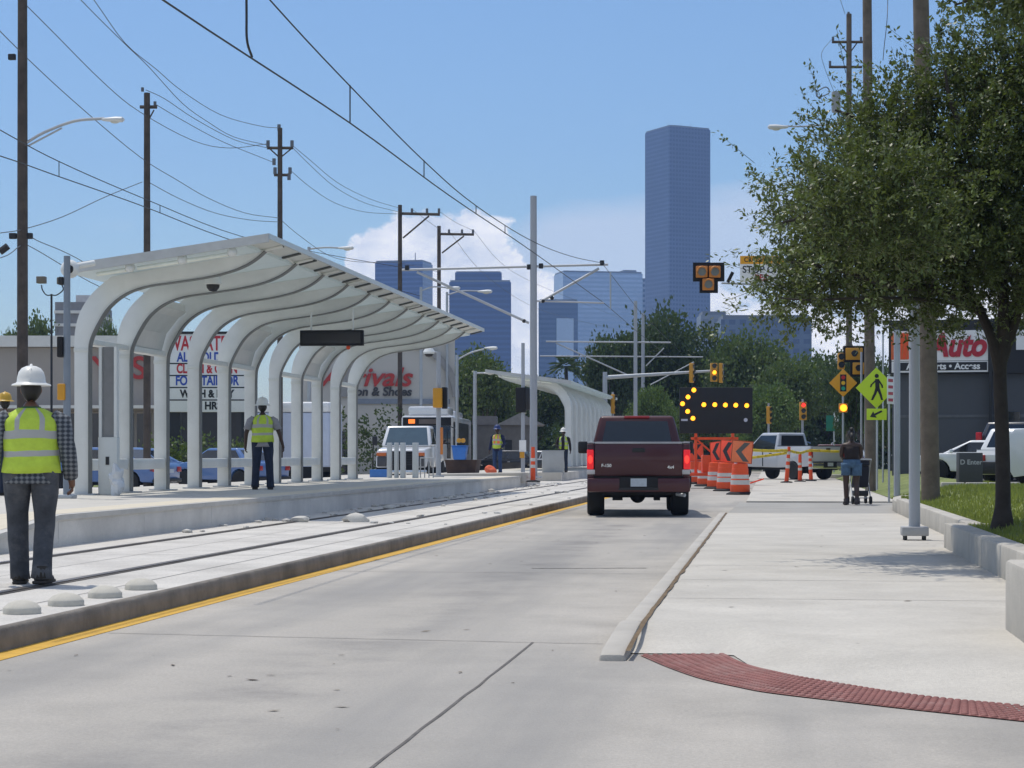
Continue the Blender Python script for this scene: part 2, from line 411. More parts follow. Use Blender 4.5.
# the drip-darkened band between the wheel tracks of the lane
sxr = nn.new('ShaderNodeSeparateXYZ'); ll.new(tcr.outputs['Object'], sxr.inputs[0])
def mr_(op, a, b):
    n_ = nn.new('ShaderNodeMath'); n_.operation = op
    for i_, v_ in enumerate((a, b)):
        if isinstance(v_, (int, float)): n_.inputs[i_].default_value = v_
        else: ll.new(v_, n_.inputs[i_])
    return n_.outputs[0]
dd_ = mr_('MULTIPLY', mr_('ADD', sxr.outputs['X'], 2.55), 1.9)
band_ = mr_('POWER', 2.718, mr_('MULTIPLY', mr_('MULTIPLY', dd_, dd_), -1.0))
nb_ = nn.new('ShaderNodeTexNoise'); nb_.inputs['Scale'].default_value = .9; nb_.inputs['Detail'].default_value = 8; nb_.inputs['Roughness'].default_value = .65; ll.new(tcr.outputs['Object'], nb_.inputs['Vector'])
fb_ = nn.new('ShaderNodeMapRange'); fb_.inputs['From Min'].default_value = .42; fb_.inputs['From Max'].default_value = .68; fb_.inputs['To Max'].default_value = .75; ll.new(nb_.outputs['Fac'], fb_.inputs['Value'])
mb_ = nn.new('ShaderNodeMix'); mb_.data_type = 'RGBA'; ll.new(mr_('MULTIPLY', band_, fb_.outputs[0]), mb_.inputs['Factor']); ll.new(mxr.outputs['Result'], mb_.inputs['A']); mb_.inputs['B'].default_value = (.17, .16, .15, 1)
ll.new(mb_.outputs['Result'], bs.inputs['Base Color'])
struct(MB().bb(-60, 30, -30, 150, -.2, 0).build('road', m_conc))
# slab joints and cracks
m_joint = M('tarred joint', (.12, .11, .10), rough=.9, var=.4, scale=6)
j = MB()
def strip(p, q, wd, z=.003, wob=0, n=24):
    p, q = Vector((*p, z)), Vector((*q, z)); d = (q-p).normalized(); s = Vector((-d.y, d.x, 0))
    a = []; b = []
    for k in range(n+1):
        c = p.lerp(q, k/n) + s * (mnoise.noise(Vector((k*.9, p.x, p.y))) * wob); h = wd/2 * (1 + .5*mnoise.noise(Vector((k*1.7, 3, p.y))))
        a.append(c + s*h); b.append(c - s*h)
    for k in range(n): j.poly((a[k], a[k+1], b[k+1], b[k]))
strip((-1.52, 3), (-1.50, 12.7), .016, wob=.01)
strip((-4.42, 13.0), (-1.05, 12.65), .011, wob=.015)
for y in (20.2, 27.5, 34.8, 42, 50, 58): strip((-4.42, y), (-1.05, y), .012, wob=.01)
strip((-2.5, 21), (-1.3, 21.2), .05, wob=.03)
struct(j.build('road_joints', m_joint))
struct(MB().bb(-4.63, -4.45, -5, 75, .001, .004).build('yellow_line', m_yel))
# track slab
# (bevelled edge kerb: its own stained face)
struct(MB().bb(-22, -4.68, -10, 112, -.1, .15).build('track_bed', m_track))
kb = MB(); bmk = kb.bm; prev = None
yk_ = list(np.arange(4, 46, .12)) + list(np.arange(46, 111, 1.5))
for y in yk_:
    y = float(y); nzk = lambda f, o_: mnoise.noise(Vector((y*f, o_, 0)))
    gap = .012 if abs((y % 4.6) - 2.3) < .065 else 0
    c1 = .010*nzk(3.1, 1) + .008*nzk(9, 2); c2 = .010*nzk(2.7, 5) + .007*nzk(8, 6)
    pr = [(-4.685, -.05), (-4.685, .1525), (-4.652 + c1*.6, .1535 - gap + min(0, c2)), (-4.637 - abs(c1)*.5 - gap, .138 + c2*.6), (-4.632 - gap + .004*nzk(1.3, 9), .07), (-4.630 - gap, -.05)]
    cur = [bmk.verts.new((x_, y, z_)) for x_, z_ in pr]
    if prev:
        for i_ in range(len(pr)-1): bmk.faces.new((prev[i_], prev[i_+1], cur[i_+1], cur[i_]))
    prev = cur
struct(kb.build('track_kerb', m_kerb, angle=50))
rl = MB(); rg = MB()
for x in (-5.8, -7.4, -13.7, -15.3):
    rg.bb(x-.09, x+.09, -8, 111, .151, .154)
    rl.bb(x-.035, x+.035, -8, 111, .1545, .162)
struct(rg.build('rail_groove', M('dark rail groove', (.07, .062, .055), rough=.9, var=.4, scale=2, stain=.5, stain_col=(.2, .18, .16))))
struct(rl.build('rails', M('rail steel', (.16, .14, .125), rough=.45, metal=.7, var=.25, scale=2)))
# light joints on the bed
bj = MB(); j = bj
for k in range(14): strip((-8.0, 10 + k*5.2), (-4.72, 10 + k*5.2 + .05), .015, z=.1525, wob=.01)
strip((-5.15, 0), (-5.15, 100), .014, z=.1525, wob=.006); strip((-6.6, 0), (-6.6, 100), .01, z=.1525, wob=.006)
struct(bj.build('track_bed_joints', M('pale joint', (.28, .27, .25), rough=.9, var=.3)))
# rubble and dirt along the platform foot
rb = MB(); rnd = random.Random(3)
for k in range(150):
    yy = rnd.uniform(26, 75); s = rnd.uniform(.015, .06) * (1.7 if rnd.random() < .08 else 1)
    xx = -8.05 + abs(rnd.gauss(0, .35)) if rnd.random() < .7 else rnd.uniform(-7.3, -4.8)
    t = bmesh.new(); bmesh.ops.create_icosphere(t, subdivisions=1, radius=s)
    for v in t.verts: v.co *= rnd.uniform(.7, 1.2)
    rb.add(t, Matrix.Translation((xx, yy, .15 + s*.3)) @ Matrix.Diagonal((1.4, 1, .6, 1)))
struct(rb.build('gravel', M('concrete rubble', (.55, .53, .49), rough=.95, var=.3), angle=15), 'stuff')
for (px_, py_, s) in ((351, 507, .16), (356, 522, .13), (300, 522, .09), (389, 509, .08)):
    p = gnd(px_, py_, .15)
    t = bmesh.new(); bmesh.ops.create_icosphere(t, subdivisions=2, radius=s)
    for v in t.verts: v.co *= 1 + .5*mnoise.noise(v.co*9 + Vector((px_, 0, 0)))
    o = MB().add(t, Matrix.Diagonal((1.5, 1, .75, 1))).build('concrete_lump', M('pale concrete lump', (.56, .54, .49), rough=.95, var=.12), angle=25, loc=(p.x, p.y, .15 + s*.35))
    tag(o, {351: 'biggest pale concrete lump on the track slab beside the platform wall', 356: 'white rubble lump between the two rails',
            300: 'small pale lump by the platform wall farthest towards the white hard hat worker', 389: 'small pale lump near the platform wall just before the grey posts'}[px_], 'rubble')
# low concrete domes bolted beside the near rail
for k, px_ in enumerate((22, 66, 105, 141)):
    p = gnd(px_, (613.5, 605.5, 597.5, 589.5)[k], .15)
    o = MB().lathe([(.125, 0), (.125, .035), (.118, .045), (.09, .07), (.05, .085), (0, .09)], 24).build('marker_dome', M('dome concrete', (.52, .49, .42), rough=.8, var=.12, scale=8), loc=(p.x, p.y, .15))
    tag(o, ('nearest low round dome on the track slab, under the walking worker', 'second low round dome on the track slab from the picture edge',
            'third low round dome on the track slab from the picture edge', 'last low round dome on the track slab, farthest from the camera')[k], 'dome', 'low round domes beside the rail')

# platform one
def platform(y0, y1, x0, x1, ramp0, ramp1):
    top = MB(); wl = MB(); ed = MB()
    zt = .51
    prof = [(y0-ramp0, .16), (y0, zt), (y1, zt), (y1+ramp1, .16)]
    for (ya, za), (yb, zb) in zip(prof, prof[1:]):
        top.hexa([(x0, ya, .155), (x1-.004, ya, .155), (x1-.004, yb, .155), (x0, yb, .155)], [(x0, ya, za), (x1-.004, ya, za), (x1-.004, yb, zb), (x0, yb, zb)])
    return top, wl, ed
o = thing('station_platform', 'long low grey concrete station platform under the near white shelter', 'platform', (0, 0, 0))
zt = .51
prof = [(17.9, .17), (22.1, zt), (66.5, zt), (70.5, .30)]
top = MB(); wl = MB(); ed = MB(); cop = MB()
for (ya, za), (yb, zb) in zip(prof, prof[1:]):
    n = max(1, int((yb-ya)/3.05))
    for k in range(n):
        a, b = ya + (yb-ya)*k/n, ya + (yb-ya)*(k+1)/n; z_a, z_b = za + (zb-za)*k/n, za + (zb-za)*(k+1)/n
        e = .004
        wl.hexa([(-8.16, a+e, .12), (-8.1, a+e, .12), (-8.1, b-e, .12), (-8.16, b-e, .12)], [(-8.16, a+e, z_a-.06), (-8.1, a+e, z_a-.06), (-8.1, b-e, z_b-.06), (-8.16, b-e, z_b-.06)])
    top.hexa([(-13.6, ya, .1), (-8.165, ya, .1), (-8.165, yb, .1), (-13.6, yb, .1)], [(-13.6, ya, za), (-8.165, ya, za), (-8.165, yb, zb), (-13.6, yb, zb)])
    cop.hexa([(-8.20, ya, za-.058), (-8.075, ya, za-.058), (-8.075, yb, zb-.058), (-8.20, yb, zb-.058)], [(-8.20, ya, za+.004), (-8.075, ya, za+.004), (-8.075, yb, zb+.004), (-8.20, yb, zb+.004)])
    ed.hexa([(-8.85, ya, za), (-8.205, ya, za), (-8.205, yb, zb), (-8.85, yb, zb)], [(-8.85, ya, za+.006), (-8.205, ya, za+.006), (-8.205, yb, zb+.006), (-8.85, yb, zb+.006)])
top.build('deck', m_plat, o); wl.build('side_wall', m_platw, o, angle=20); cop.build('coping', M('coping concrete', (.50, .48, .44), rough=.8, var=.12, scale=3), o); ed.build('warning_strip', m_cream, o)
MB().bb(-12.6, -9.4, 66.51, 79, .1, .505).build('deck_end', m_plat, o)
# far platform
o = thing('station_platform', 'farther concrete platform under the second shelter, behind the maroon pickup', 'platform', (0, 0, 0))
MB().bb(-13.1, -8.35, 80, 122, .1, .50).build('deck', m_plat, o)
MB().bb(-8.345, -8.29, 80, 122, .1, .49).build('side_wall', m_platw, o)

# sidewalk, kerb and tactile ramp
out_e = [(640, 655), (668, 667), (700, 678), (735, 686), (770, 692.5), (850, 702), (920, 710), (1024, 721), (1150, 735)]
in_e = [(726, 654), (734, 658.5), (745, 663.5), (758, 667.5), (772, 670.7), (800, 676.5), (850, 685), (900, 693), (960, 700), (1024, 705.5), (1150, 717)]
OUT = [gnd(x, y, .006) for x, y in out_e]; INN = [gnd(x, y, .1) for x, y in in_e]
INN = [gnd(x, y, .008) for x, y in in_e]
sw = MB()
pl = [(-.80, INN[0].y)] + [(p.x, p.y) for p in INN] + [(2.9, INN[-1].y), (2.9, 24), (2.6, 38.2), (-.8, 38.2)]
OUT[0] = gnd(640, 655, .006)
IB = cr([Vector((-.80, INN[0].y, .006))] + INN + [Vector((3.2, INN[-1].y - .4, .006))], 5)
def inner_y(x): return float(np.interp(x, [p.x for p in IB], [p.y for p in IB]))
xs_ = np.concatenate([[-.8335], np.linspace(-.80, 2.62, 36)]); rows = []
vs = []; fs = []; NY = 60
for x in xs_:
    y0 = inner_y(x)
    for k in range(NY + 1):
        t = (k/NY)**1.6; y = y0 + (38.2 - y0)*t; q_ = min(1, max(0, (y - y0)/1.3)); q_ = q_*q_*(3-2*q_)
        vs.append((float(x), y, .0065 + .0935*q_))
for a in range(len(xs_)-1):
    for k in range(NY): fs.append((a*(NY+1)+k, (a+1)*(NY+1)+k, (a+1)*(NY+1)+k+1, a*(NY+1)+k+1))
me = bpy.data.meshes.new('sidewalk'); me.from_pydata(vs, [], fs); me.materials.append(m_walk); me.polygons.foreach_set('use_smooth', [True]*len(me.polygons))
o = bpy.data.objects.new('sidewalk', me); C.objects.link(o); struct(o)
tr = MB(); OC = cr(OUT, 6); IC = cr(INN, 6)
for a in range(len(OC)-1):
    tr.poly((OC[a], OC[a+1], IC[a+1], IC[a]))
m_brick = M('red tactile paving', (.27, .115, .10), rough=.85, var=.2, scale=7, stain=.65, stain_col=(.38, .27, .24))
nn, ll, bs = nodes_of(m_brick)
tcb = nn.new('ShaderNodeTexCoord'); vb = nn.new('ShaderNodeTexVoronoi'); vb.inputs['Scale'].default_value = 17; vb.inputs['Randomness'].default_value = 0
ll.new(tcb.outputs['Object'], vb.inputs['Vector'])
rb_ = nn.new('ShaderNodeMapRange'); rb_.inputs['From Min'].default_value = .15; rb_.inputs['From Max'].default_value = .38; rb_.inputs['To Min'].default_value = 1; rb_.inputs['To Max'].default_value = 0
ll.new(vb.outputs['Distance'], rb_.inputs['Value'])
bpn = nn.new('ShaderNodeBump'); bpn.inputs['Strength'].default_value = 0; bpn.inputs['Distance'].default_value = .012; ll.new(rb_.outputs[0], bpn.inputs['Height']); ll.new(bpn.outputs[0], bs.inputs['Normal'])
nu_ = len(OC)
def on_ramp(s_, t_):
    k = min(int(s_*(nu_-1)), nu_-2); f_ = s_*(nu_-1) - k
    i_ = min(int(s_*(len(IC)-1)), len(IC)-2); g_ = s_*(len(IC)-1) - i_
    return OC[k].lerp(OC[k+1], f_).lerp(IC[i_].lerp(IC[i_+1], g_), t_)
for a_ in range(86):
    for b_ in range(9):
        p = on_ramp((a_+.5)/86, (b_+.5)/9)
        if (on_ramp((a_+.5)/86, 0) - on_ramp((a_+.5)/86, 1)).length < .2: continue
        tr.lathe([(.019, 0), (.016, .006), (.010, .009), (0, .0095)], 8, c=(p.x, p.y, .007))
struct(tr.build('tactile_paving', m_brick))
# sloping concrete flare between kerb nose and ramp is covered by the paving; kerb itself
kp = [(-1.0, 11.75), (-.985, 11.6), (-.93, 11.52), (-.83, 11.55), (-.83, 12.9), (-.83, 38.0), (-1.0, 38.0)]
def walk_z(y): q_ = min(1, max(0, (y - inner_y(-.8))/1.3)); return .0065 + .0935*q_*q_*(3-2*q_)
def kerb_z(y): return max(min(.108, .055 + .04*max(0, y-11.62)), walk_z(y) + .008)
kbm = MB(); yk = [11.62 + .18*k for k in range(9)] + [13.2]
kbm.prism([(yk[0], -.05)] + [(y, kerb_z(y) - (.012 if k == 0 else 0)) for k, y in enumerate(yk)] + [(13.2, -.05)], lambda u, v, w_: (w_, u, v), -.99, -.834, bev=.03)
for ya, yb in ((13.205, 16.2), (16.21, 19.2), (19.21, 22.2), (22.21, 25.2), (25.21, 28.2), (28.21, 31.2), (31.21, 34.2), (34.21, 38.2)): kbm.box((-.898, (ya+yb)/2, .018), (.128, yb-ya, .18), bev=.022)
struct(kbm.build('kerb', m_kerb2))
dj = MB(); yj = np.linspace(11.65, 38, 150); prev = None
for k, y in enumerate(yj):
    wv = .012*mnoise.noise(Vector((y*1.3, 0, 0))); wd_ = .015 + .012*mnoise.noise(Vector((y*2.1, 5, 0)))
    z_ = kerb_z(float(y)) + .002; cur = (Vector((-.818 + wv - wd_, y, z_)), Vector((-.818 + wv + wd_, y, z_)))
    if prev: dj.poly((prev[0], prev[1], cur[1], cur[0]))
    prev = cur
struct(dj.build('kerb_joint', m_soil))
# small litter on the pavement
dl = MB(); rnd = random.Random(11)
for k in range(80):
    yy_ = 8 + 34*rnd.random()**1.6; xx_ = rnd.uniform(-4.3, 2.0)
    if -1.05 < xx_ < -.75 or (yy_ < 13.5 and xx_ > -.9): xx_ = rnd.uniform(-4.3, -1.1)
    z_ = .004 if xx_ < -1.0 else walk_z(yy_) + .003
    s_ = rnd.uniform(.008, .03); a_ = rnd.random()*PI
    q4 = [Vector((xx_ + math.cos(a_ + b_)*s_*r_, yy_ + math.sin(a_ + b_)*s_*r_, z_ + .004*rnd.random())) for b_, r_ in ((0, 1.6), (1.5, .6), (3.1, 1.5), (4.6, .6))]
    dl.poly(q4)
struct(dl.build('litter', M('dry leaf litter', (.13, .10, .07), rough=.95, var=.4, island=.5), angle=180), 'stuff')
sj = MB(); j = sj
for k in range(10): strip((-.78, 15.4 + k*2.3), (2.04, 15.4 + k*2.3), .014, z=.1025, wob=.008)
struct(sj.build('sidewalk_joints', M('faint joint', (.27, .255, .23), rough=.9, var=.3)))
# driveway apron and the walk beyond it
struct(MB().hexa([(-.8, 38.2, -.1), (5.5, 38.2, -.1), (5.5, 47.2, -.1), (-.7, 47.2, -.1)], [(-.8, 38.2, .098), (5.5, 38.2, .098), (5.5, 47.2, .085), (-.7, 47.2, .085)]).build('driveway', M('driveway concrete', (.345, .33, .30), rough=.85, var=.1, scale=1, bump=.2, bscale=80, stain=.3)))
struct(MB().bb(-.55, 3.3, 47.2, 150, -.1, .12).build('path', m_walk))
fj = MB(); j = fj
strip((-.5, 47.22), (3.0, 47.22), .018, z=.124, wob=.02); strip((.3, 53.0), (1.9, 53.2), .12, z=.1235, wob=.05); strip((-.4, 49.6), (.5, 49.7), .05, z=.1235, wob=.05)
strip((-.5, 44.6), (.3, 44.7), .04, z=.102, wob=.05)
struct(fj.build('path_joints', m_joint))

# right-hand bank: grass terrain behind the low wall, then a car park
m_grass = M('mown grass', (.17, .20, .06), rough=1, var=.35, scale=1.2, bump=.6, bscale=60, stain=.35, stain_col=(.23, .21, .10))
def wallx(y):          # inner face line of the low wall
    return np.interp(y, [5, 11.3, 11.6, 15.5, 17, 23.9, 24.0, 40, 45], [1.6, 1.6, 1.62, 2.27, 2.27, 2.27, 2.55, 2.55, 2.95])
def bank_z(x, y):
    wx = wallx(y); t = np.clip((x - wx)/1.1, 0, 1)
    near = .345 + .24 * t * t * (3-2*t)
    far = .125 + .40 * np.clip((x - wx)/1.8, 0, 1)
    k = np.clip((y - 40)/5, 0, 1)
    m = near*(1-k) + far*k
    flat = np.clip((x - 5.2)/1.0, 0, 1)
    return m*(1-flat) + .34*flat
ys = np.concatenate([np.arange(4, 48, .5), np.arange(48, 121, 3)]); us = np.concatenate([np.linspace(0, 1, 12)*2.6, [3.4, 5, 8, 14, 24, 40]])
vs = []; fs = []
for y in ys:
    for u in us:
        x = float(wallx(y)) + .02 + float(u); vs.append((x, float(y), float(bank_z(x, y)) + .015*mnoise.noise(Vector((x*1.5, y*1.5, 0)))))
nu = len(us)
for a in range(len(ys)-1):
    for b in range(nu-1): fs.append((a*nu+b, a*nu+b+1, (a+1)*nu+b+1, (a+1)*nu+b))
me = bpy.data.meshes.new('terrain'); me.from_pydata(vs, [], fs); me.materials.append(m_grass)
me.polygons.foreach_set('use_smooth', [True]*len(me.polygons))
o = bpy.data.objects.new('terrain', me); C.objects.link(o); struct(o)
struct(MB().bb(6.3, 40, 40, 90, .30, .36).build('car_park', M('car park asphalt', (.10, .10, .10), rough=.9, var=.2, bump=.3)))
def leaf_mat(name, col, rough=.5, island=.35, transl=.25):
    m = M(name, col, rough=rough, var=.25, scale=.6, island=island, spec=.35)
    nn, ll, bs = nodes_of(m)
    tl = nn.new('ShaderNodeBsdfTranslucent'); ms = nn.new('ShaderNodeMixShader'); ms.inputs[0].default_value = transl
    tl.inputs['Color'].default_value = (col[0]*1.6, col[1]*1.7, col[2]*.8, 1)
    out = nn['Material Output']; ll.new(bs.outputs[0], ms.inputs[1]); ll.new(tl.outputs[0], ms.inputs[2]); ll.new(ms.outputs[0], out.inputs['Surface'])
    return m
# grass blades
rg_ = np.random.default_rng(5)
n = 34000
yy = 14 + 36 * rg_.random(n)**1.3; xx = np.array([wallx(v) for v in yy]) + .02 + rg_.random(n)**1.4 * 3.2
zz = bank_z(xx, yy); h = .035 + .05*rg_.random(n); a = rg_.random(n)*2*PI; lean = (rg_.random((n, 2))-.5)*.06
wd = .006 + .004*(yy/25)
V = np.empty((n, 3, 3))
V[:, 0] = np.stack([xx - np.cos(a)*wd, yy - np.sin(a)*wd, zz-.01], 1); V[:, 1] = np.stack([xx + np.cos(a)*wd, yy + np.sin(a)*wd, zz-.01], 1)
V[:, 2] = np.stack([xx + lean[:, 0], yy + lean[:, 1], zz + h], 1)
def np_mesh(name, V, k, mat, parent=None):
    nv = V.shape[0]*k; nf = V.shape[0]
    me = bpy.data.meshes.new(name); me.vertices.add(nv); me.vertices.foreach_set('co', V.reshape(-1))
    me.loops.add(nv); me.loops.foreach_set('vertex_index', np.arange(nv)); me.polygons.add(nf)
    me.polygons.foreach_set('loop_start', np.arange(nf)*k); me.polygons.foreach_set('loop_total', np.full(nf, k))
    me.update(calc_edges=True); me.materials.append(mat)
    o = bpy.data.objects.new(name, me); C.objects.link(o)
    if parent is not None: o.parent = parent
    return o
struct(np_mesh('grass', V, 3, leaf_mat('grass blades', (.19, .21, .07), rough=.7, island=.4, transl=.5)), 'stuff')

# low concrete wall along the bank
m_rw = M('retaining wall concrete', (.45, .42, .365), rough=.85, var=.14, scale=2.2, bump=.4, bscale=60, stain=.3, stain_col=(.36, .34, .30))
o = thing('retaining_wall', 'low concrete retaining wall with jogs, between sidewalk and grass bank', 'wall', (0, 0, 0))
for (ya, yb) in ((15.6, 17.25), (17.27, 19.05), (19.07, 21.2), (21.22, 24.0)):
    MB().bb(2.05, 2.28, ya, yb, .02, .40, bev=.025).build('wall_block', m_rw, o)
MB().box((2.44, 24.15, .2), (.78, .2, .38), bev=.02).build('wall_block', m_rw, o)
for (ya, yb) in ((24.26, 29), (29.02, 34), (34.02, 38.6)):
    MB().bb(2.38, 2.58, ya, yb, .02, .375, bev=.025).build('wall_block', m_rw, o)
ar = [(2.38, 38.6), (2.42, 40.5), (2.55, 42.5), (2.8, 44.2), (3.3, 45.6), (4.2, 46.5), (5.2, 46.8)]
ai = [(2.58, 38.6), (2.62, 40.4), (2.74, 42.3), (2.96, 43.95), (3.42, 45.3), (4.25, 46.25), (5.2, 46.55)]
MB().prism(ar + ai[::-1], lambda u, v, w_: (u, v, w_), .02, .32, bev=.02).build('curved_return', m_rw, o)
o = tag(MB().box((1.625, 12.3, .26), (.3, 1.3, .56), bev=.03).build('wall_pier', m_rw), 'taller concrete pier with rounded top at the picture edge', 'pier')
MB().box((1.63, 11.62, .50), (.24, .05, .05), bev=.01).build('rounded_corner', m_rw, o)
pp = MB()
pp.box((1.98, 14.1, .20), (.24, 2.9, .40), bev=.03, rot=Euler((0, 0, R(-11))).to_matrix())
tag(pp.build('wall_segment', m_rw), 'slanting low concrete wall between the taller pier and the long wall', 'wall')
# ================================================================ shelters
def make_shelter(label, NR, SP, loc, mirror=False, clad=False):
    o = thing('platform_shelter', label, 'shelter', loc, 0)
    fx = -1 if mirror else 1
    outer = cr([(.0, 2.55, 0), (.015, 2.85, 0), (.10, 3.15, 0), (.27, 3.42, 0), (.48, 3.62, 0), (.66, 3.76, 0)], 4)
    inner = cr([(3.36, 4.17, 0), (3.22, 4.05, 0), (3.02, 3.93, 0), (2.72, 3.82, 0), (2.3, 3.73, 0), (1.75, 3.655, 0), (1.28, 3.59, 0), (.92, 3.47, 0), (.62, 3.25, 0), (.42, 2.96, 0), (.28, 2.66, 0), (.255, 2.4, 0)], 4)
    prof = [(0, 0)] + [(p.x, p.y) for p in outer] + [(3.3, 4.195)] + [(p.x, p.y) for p in inner] + [(.255, 0)]
    T = .12
    for i in range(NR):
        y = i*SP
        MB().prism(prof, lambda u, v, w_: (u*fx, w_, v), y - T/2, y + T/2, bev=.006).build('rib', m_white, o, angle=30)
    # flange plates that follow the underside of each rib
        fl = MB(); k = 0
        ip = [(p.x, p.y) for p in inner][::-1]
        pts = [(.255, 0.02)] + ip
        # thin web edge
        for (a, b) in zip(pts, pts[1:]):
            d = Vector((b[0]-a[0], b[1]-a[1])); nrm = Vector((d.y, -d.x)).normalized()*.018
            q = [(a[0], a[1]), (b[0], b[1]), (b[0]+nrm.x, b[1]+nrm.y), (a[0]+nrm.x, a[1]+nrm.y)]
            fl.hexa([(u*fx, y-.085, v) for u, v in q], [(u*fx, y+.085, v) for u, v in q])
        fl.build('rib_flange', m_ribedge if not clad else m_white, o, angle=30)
        if not clad:
            MB().box((fx*.128, y, 2.50), (.27, T+.02, .07), bev=.004).build('splice_band', m_white2, o)
        MB().bb(fx*-.06, fx*.40, y-.2, y+.2, 0.001, .025).build('base_plate', m_steel, o)
    Y0, Y1 = -1.15, (NR-1)*SP + 1.35
    # roof deck: sloping slab, then the outer louvred strip
    def rz_(u): return 3.735 + (u-.28)*.135
    q = [(.26, 0), (3.32, 0)]
    UL = -.12 if clad else .26
    MB().hexa([(fx*UL, Y0, rz_(UL)), (fx*3.3, Y0, rz_(3.3)), (fx*3.3, Y1, rz_(3.3)), (fx*UL, Y1, rz_(UL))],
              [(fx*UL, Y0, rz_(UL)+.13), (fx*3.3, Y0, rz_(3.3)+.13), (fx*3.3, Y1, rz_(3.3)+.13), (fx*UL, Y1, rz_(UL)+.13)]).build('roof', m_roofp, o)
    # soffit that follows the ribs between them
    so_ = MB()
    ip = [(p.x, p.y+.055) for p in inner[2:]][::-1]
    for i in range(NR-1):
        a, b = i*SP + T/2 + .004, (i+1)*SP - T/2 - .004
        sp_ = [p for p in ip if p[0] > (.85 if not clad else -1)]
        for p, r_ in zip(sp_, sp_[1:]):
            so_.hexa([(fx*p[0], a, p[1]), (fx*r_[0], a, r_[1]), (fx*r_[0], b, r_[1]), (fx*p[0], b, p[1])], [(fx*p[0], a, p[1]+.02), (fx*r_[0], a, r_[1]+.02), (fx*r_[0], b, r_[1]+.02), (fx*p[0], b, p[1]+.02)])
    so_.build('soffit', m_white2, o, angle=30) if clad else so_.bm.free()
    if clad:
        cl = MB()
        op = [(.13, 0.0)] + [(p.x+.13, p.y-.05) for p in outer]
        for i in range(NR-1):
            a, b = i*SP + T/2 + .004, (i+1)*SP - T/2 - .004
            for p, r_ in zip(op, op[1:]):
                cl.hexa([(fx*p[0], a, p[1]), (fx*r_[0], a, r_[1]), (fx*r_[0], b, r_[1]), (fx*p[0], b, p[1])], [(fx*(p[0]+.02), a, p[1]+.01), (fx*(r_[0]+.02), a, r_[1]+.01), (fx*(r_[0]+.02), b, r_[1]+.01), (fx*(p[0]+.02), b, p[1]+.01)])
        cl.build('back_panel', m_white2, o, angle=30)
    # louvres: slats along the outer edge with dark gaps
    lv = MB(); n = int((Y1-Y0)/1.25); st = (Y1-Y0)/n
    for k in range(n):
        a = Y0 + k*st
        lv.hexa([(fx*3.305, a+.0, 4.19), (fx*3.68, a+.0, 4.28), (fx*3.68, a+st*.92, 4.28), (fx*3.305, a+st*.92, 4.19)],
                [(fx*3.305, a+.0, 4.225), (fx*3.68, a+.0, 4.315), (fx*3.68, a+st*.92, 4.315), (fx*3.305, a+st*.92, 4.225)])
        c_ = a + st*.965
        MB().hexa([(fx*3.34, c_-.07, 4.165), (fx*3.66, c_-.07, 4.242), (fx*3.66, c_+.07, 4.242), (fx*3.34, c_+.07, 4.165)], [(fx*3.34, c_-.07, 4.19), (fx*3.66, c_-.07, 4.267), (fx*3.66, c_+.07, 4.267), (fx*3.34, c_+.07, 4.19)]).build('louvre_slot', M('dark slot', (.06, .065, .06), rough=.7), o)
    lv.build('louvre_panels', m_white2, o)
    eb = MB(); eb.bb(fx*3.685, fx*3.725, Y0, Y1, 4.25, 4.34); eb.build('edge_beam', M('roof edge metal', (.50, .54, .53), rough=.35, metal=.3, var=.05), o)
    tb = MB()
    for i in range(NR):
        y = i*SP; tb.cyl((fx*3.3, y, 4.17), (fx*3.66, y, 4.25), .03, seg=8)
        if i < NR-1:
            tb.cyl((fx*3.33, y+.1, 4.17), (fx*3.36, y+SP/2, 4.235), .018, seg=6); tb.cyl((fx*3.36, y+SP/2, 4.235), (fx*3.33, y+SP-.1, 4.17), .018, seg=6)
    tb.build('outrigger_tubes', m_white, o)
    fa = MB(); fa.hexa([(fx*UL, Y0-.05, rz_(UL)-.03), (fx*3.72, Y0-.05, rz_(3.72)-.005), (fx*3.72, Y0-.004, rz_(3.72)-.005), (fx*UL, Y0-.004, rz_(UL)-.03)], [(fx*UL, Y0-.05, rz_(UL)+.14), (fx*3.72, Y0-.05, rz_(3.72)+.135), (fx*3.72, Y0-.004, rz_(3.72)+.135), (fx*UL, Y0-.004, rz_(UL)+.14)]); fa.build('end_fascia', M('fascia grey', (.48, .49, .48), rough=.4), o)
    # end light tubes under the near roof edge with their brackets
    for k, (u0, u1) in enumerate(((.75, 1.25), (1.45, 2.15), (2.3, 3.0))):
        MB().cyl((fx*u0, Y0+.1, rz_(u0)-.09), (fx*u1, Y0+.1, rz_(u1)-.09), .035, seg=10).build('end_tube', M('pale tube', (.80, .82, .72), rough=.3), o)
        MB().ball((fx*(u1+.07), Y0+.1, rz_(u1)-.05), .085).build('tube_bracket', m_white, o)
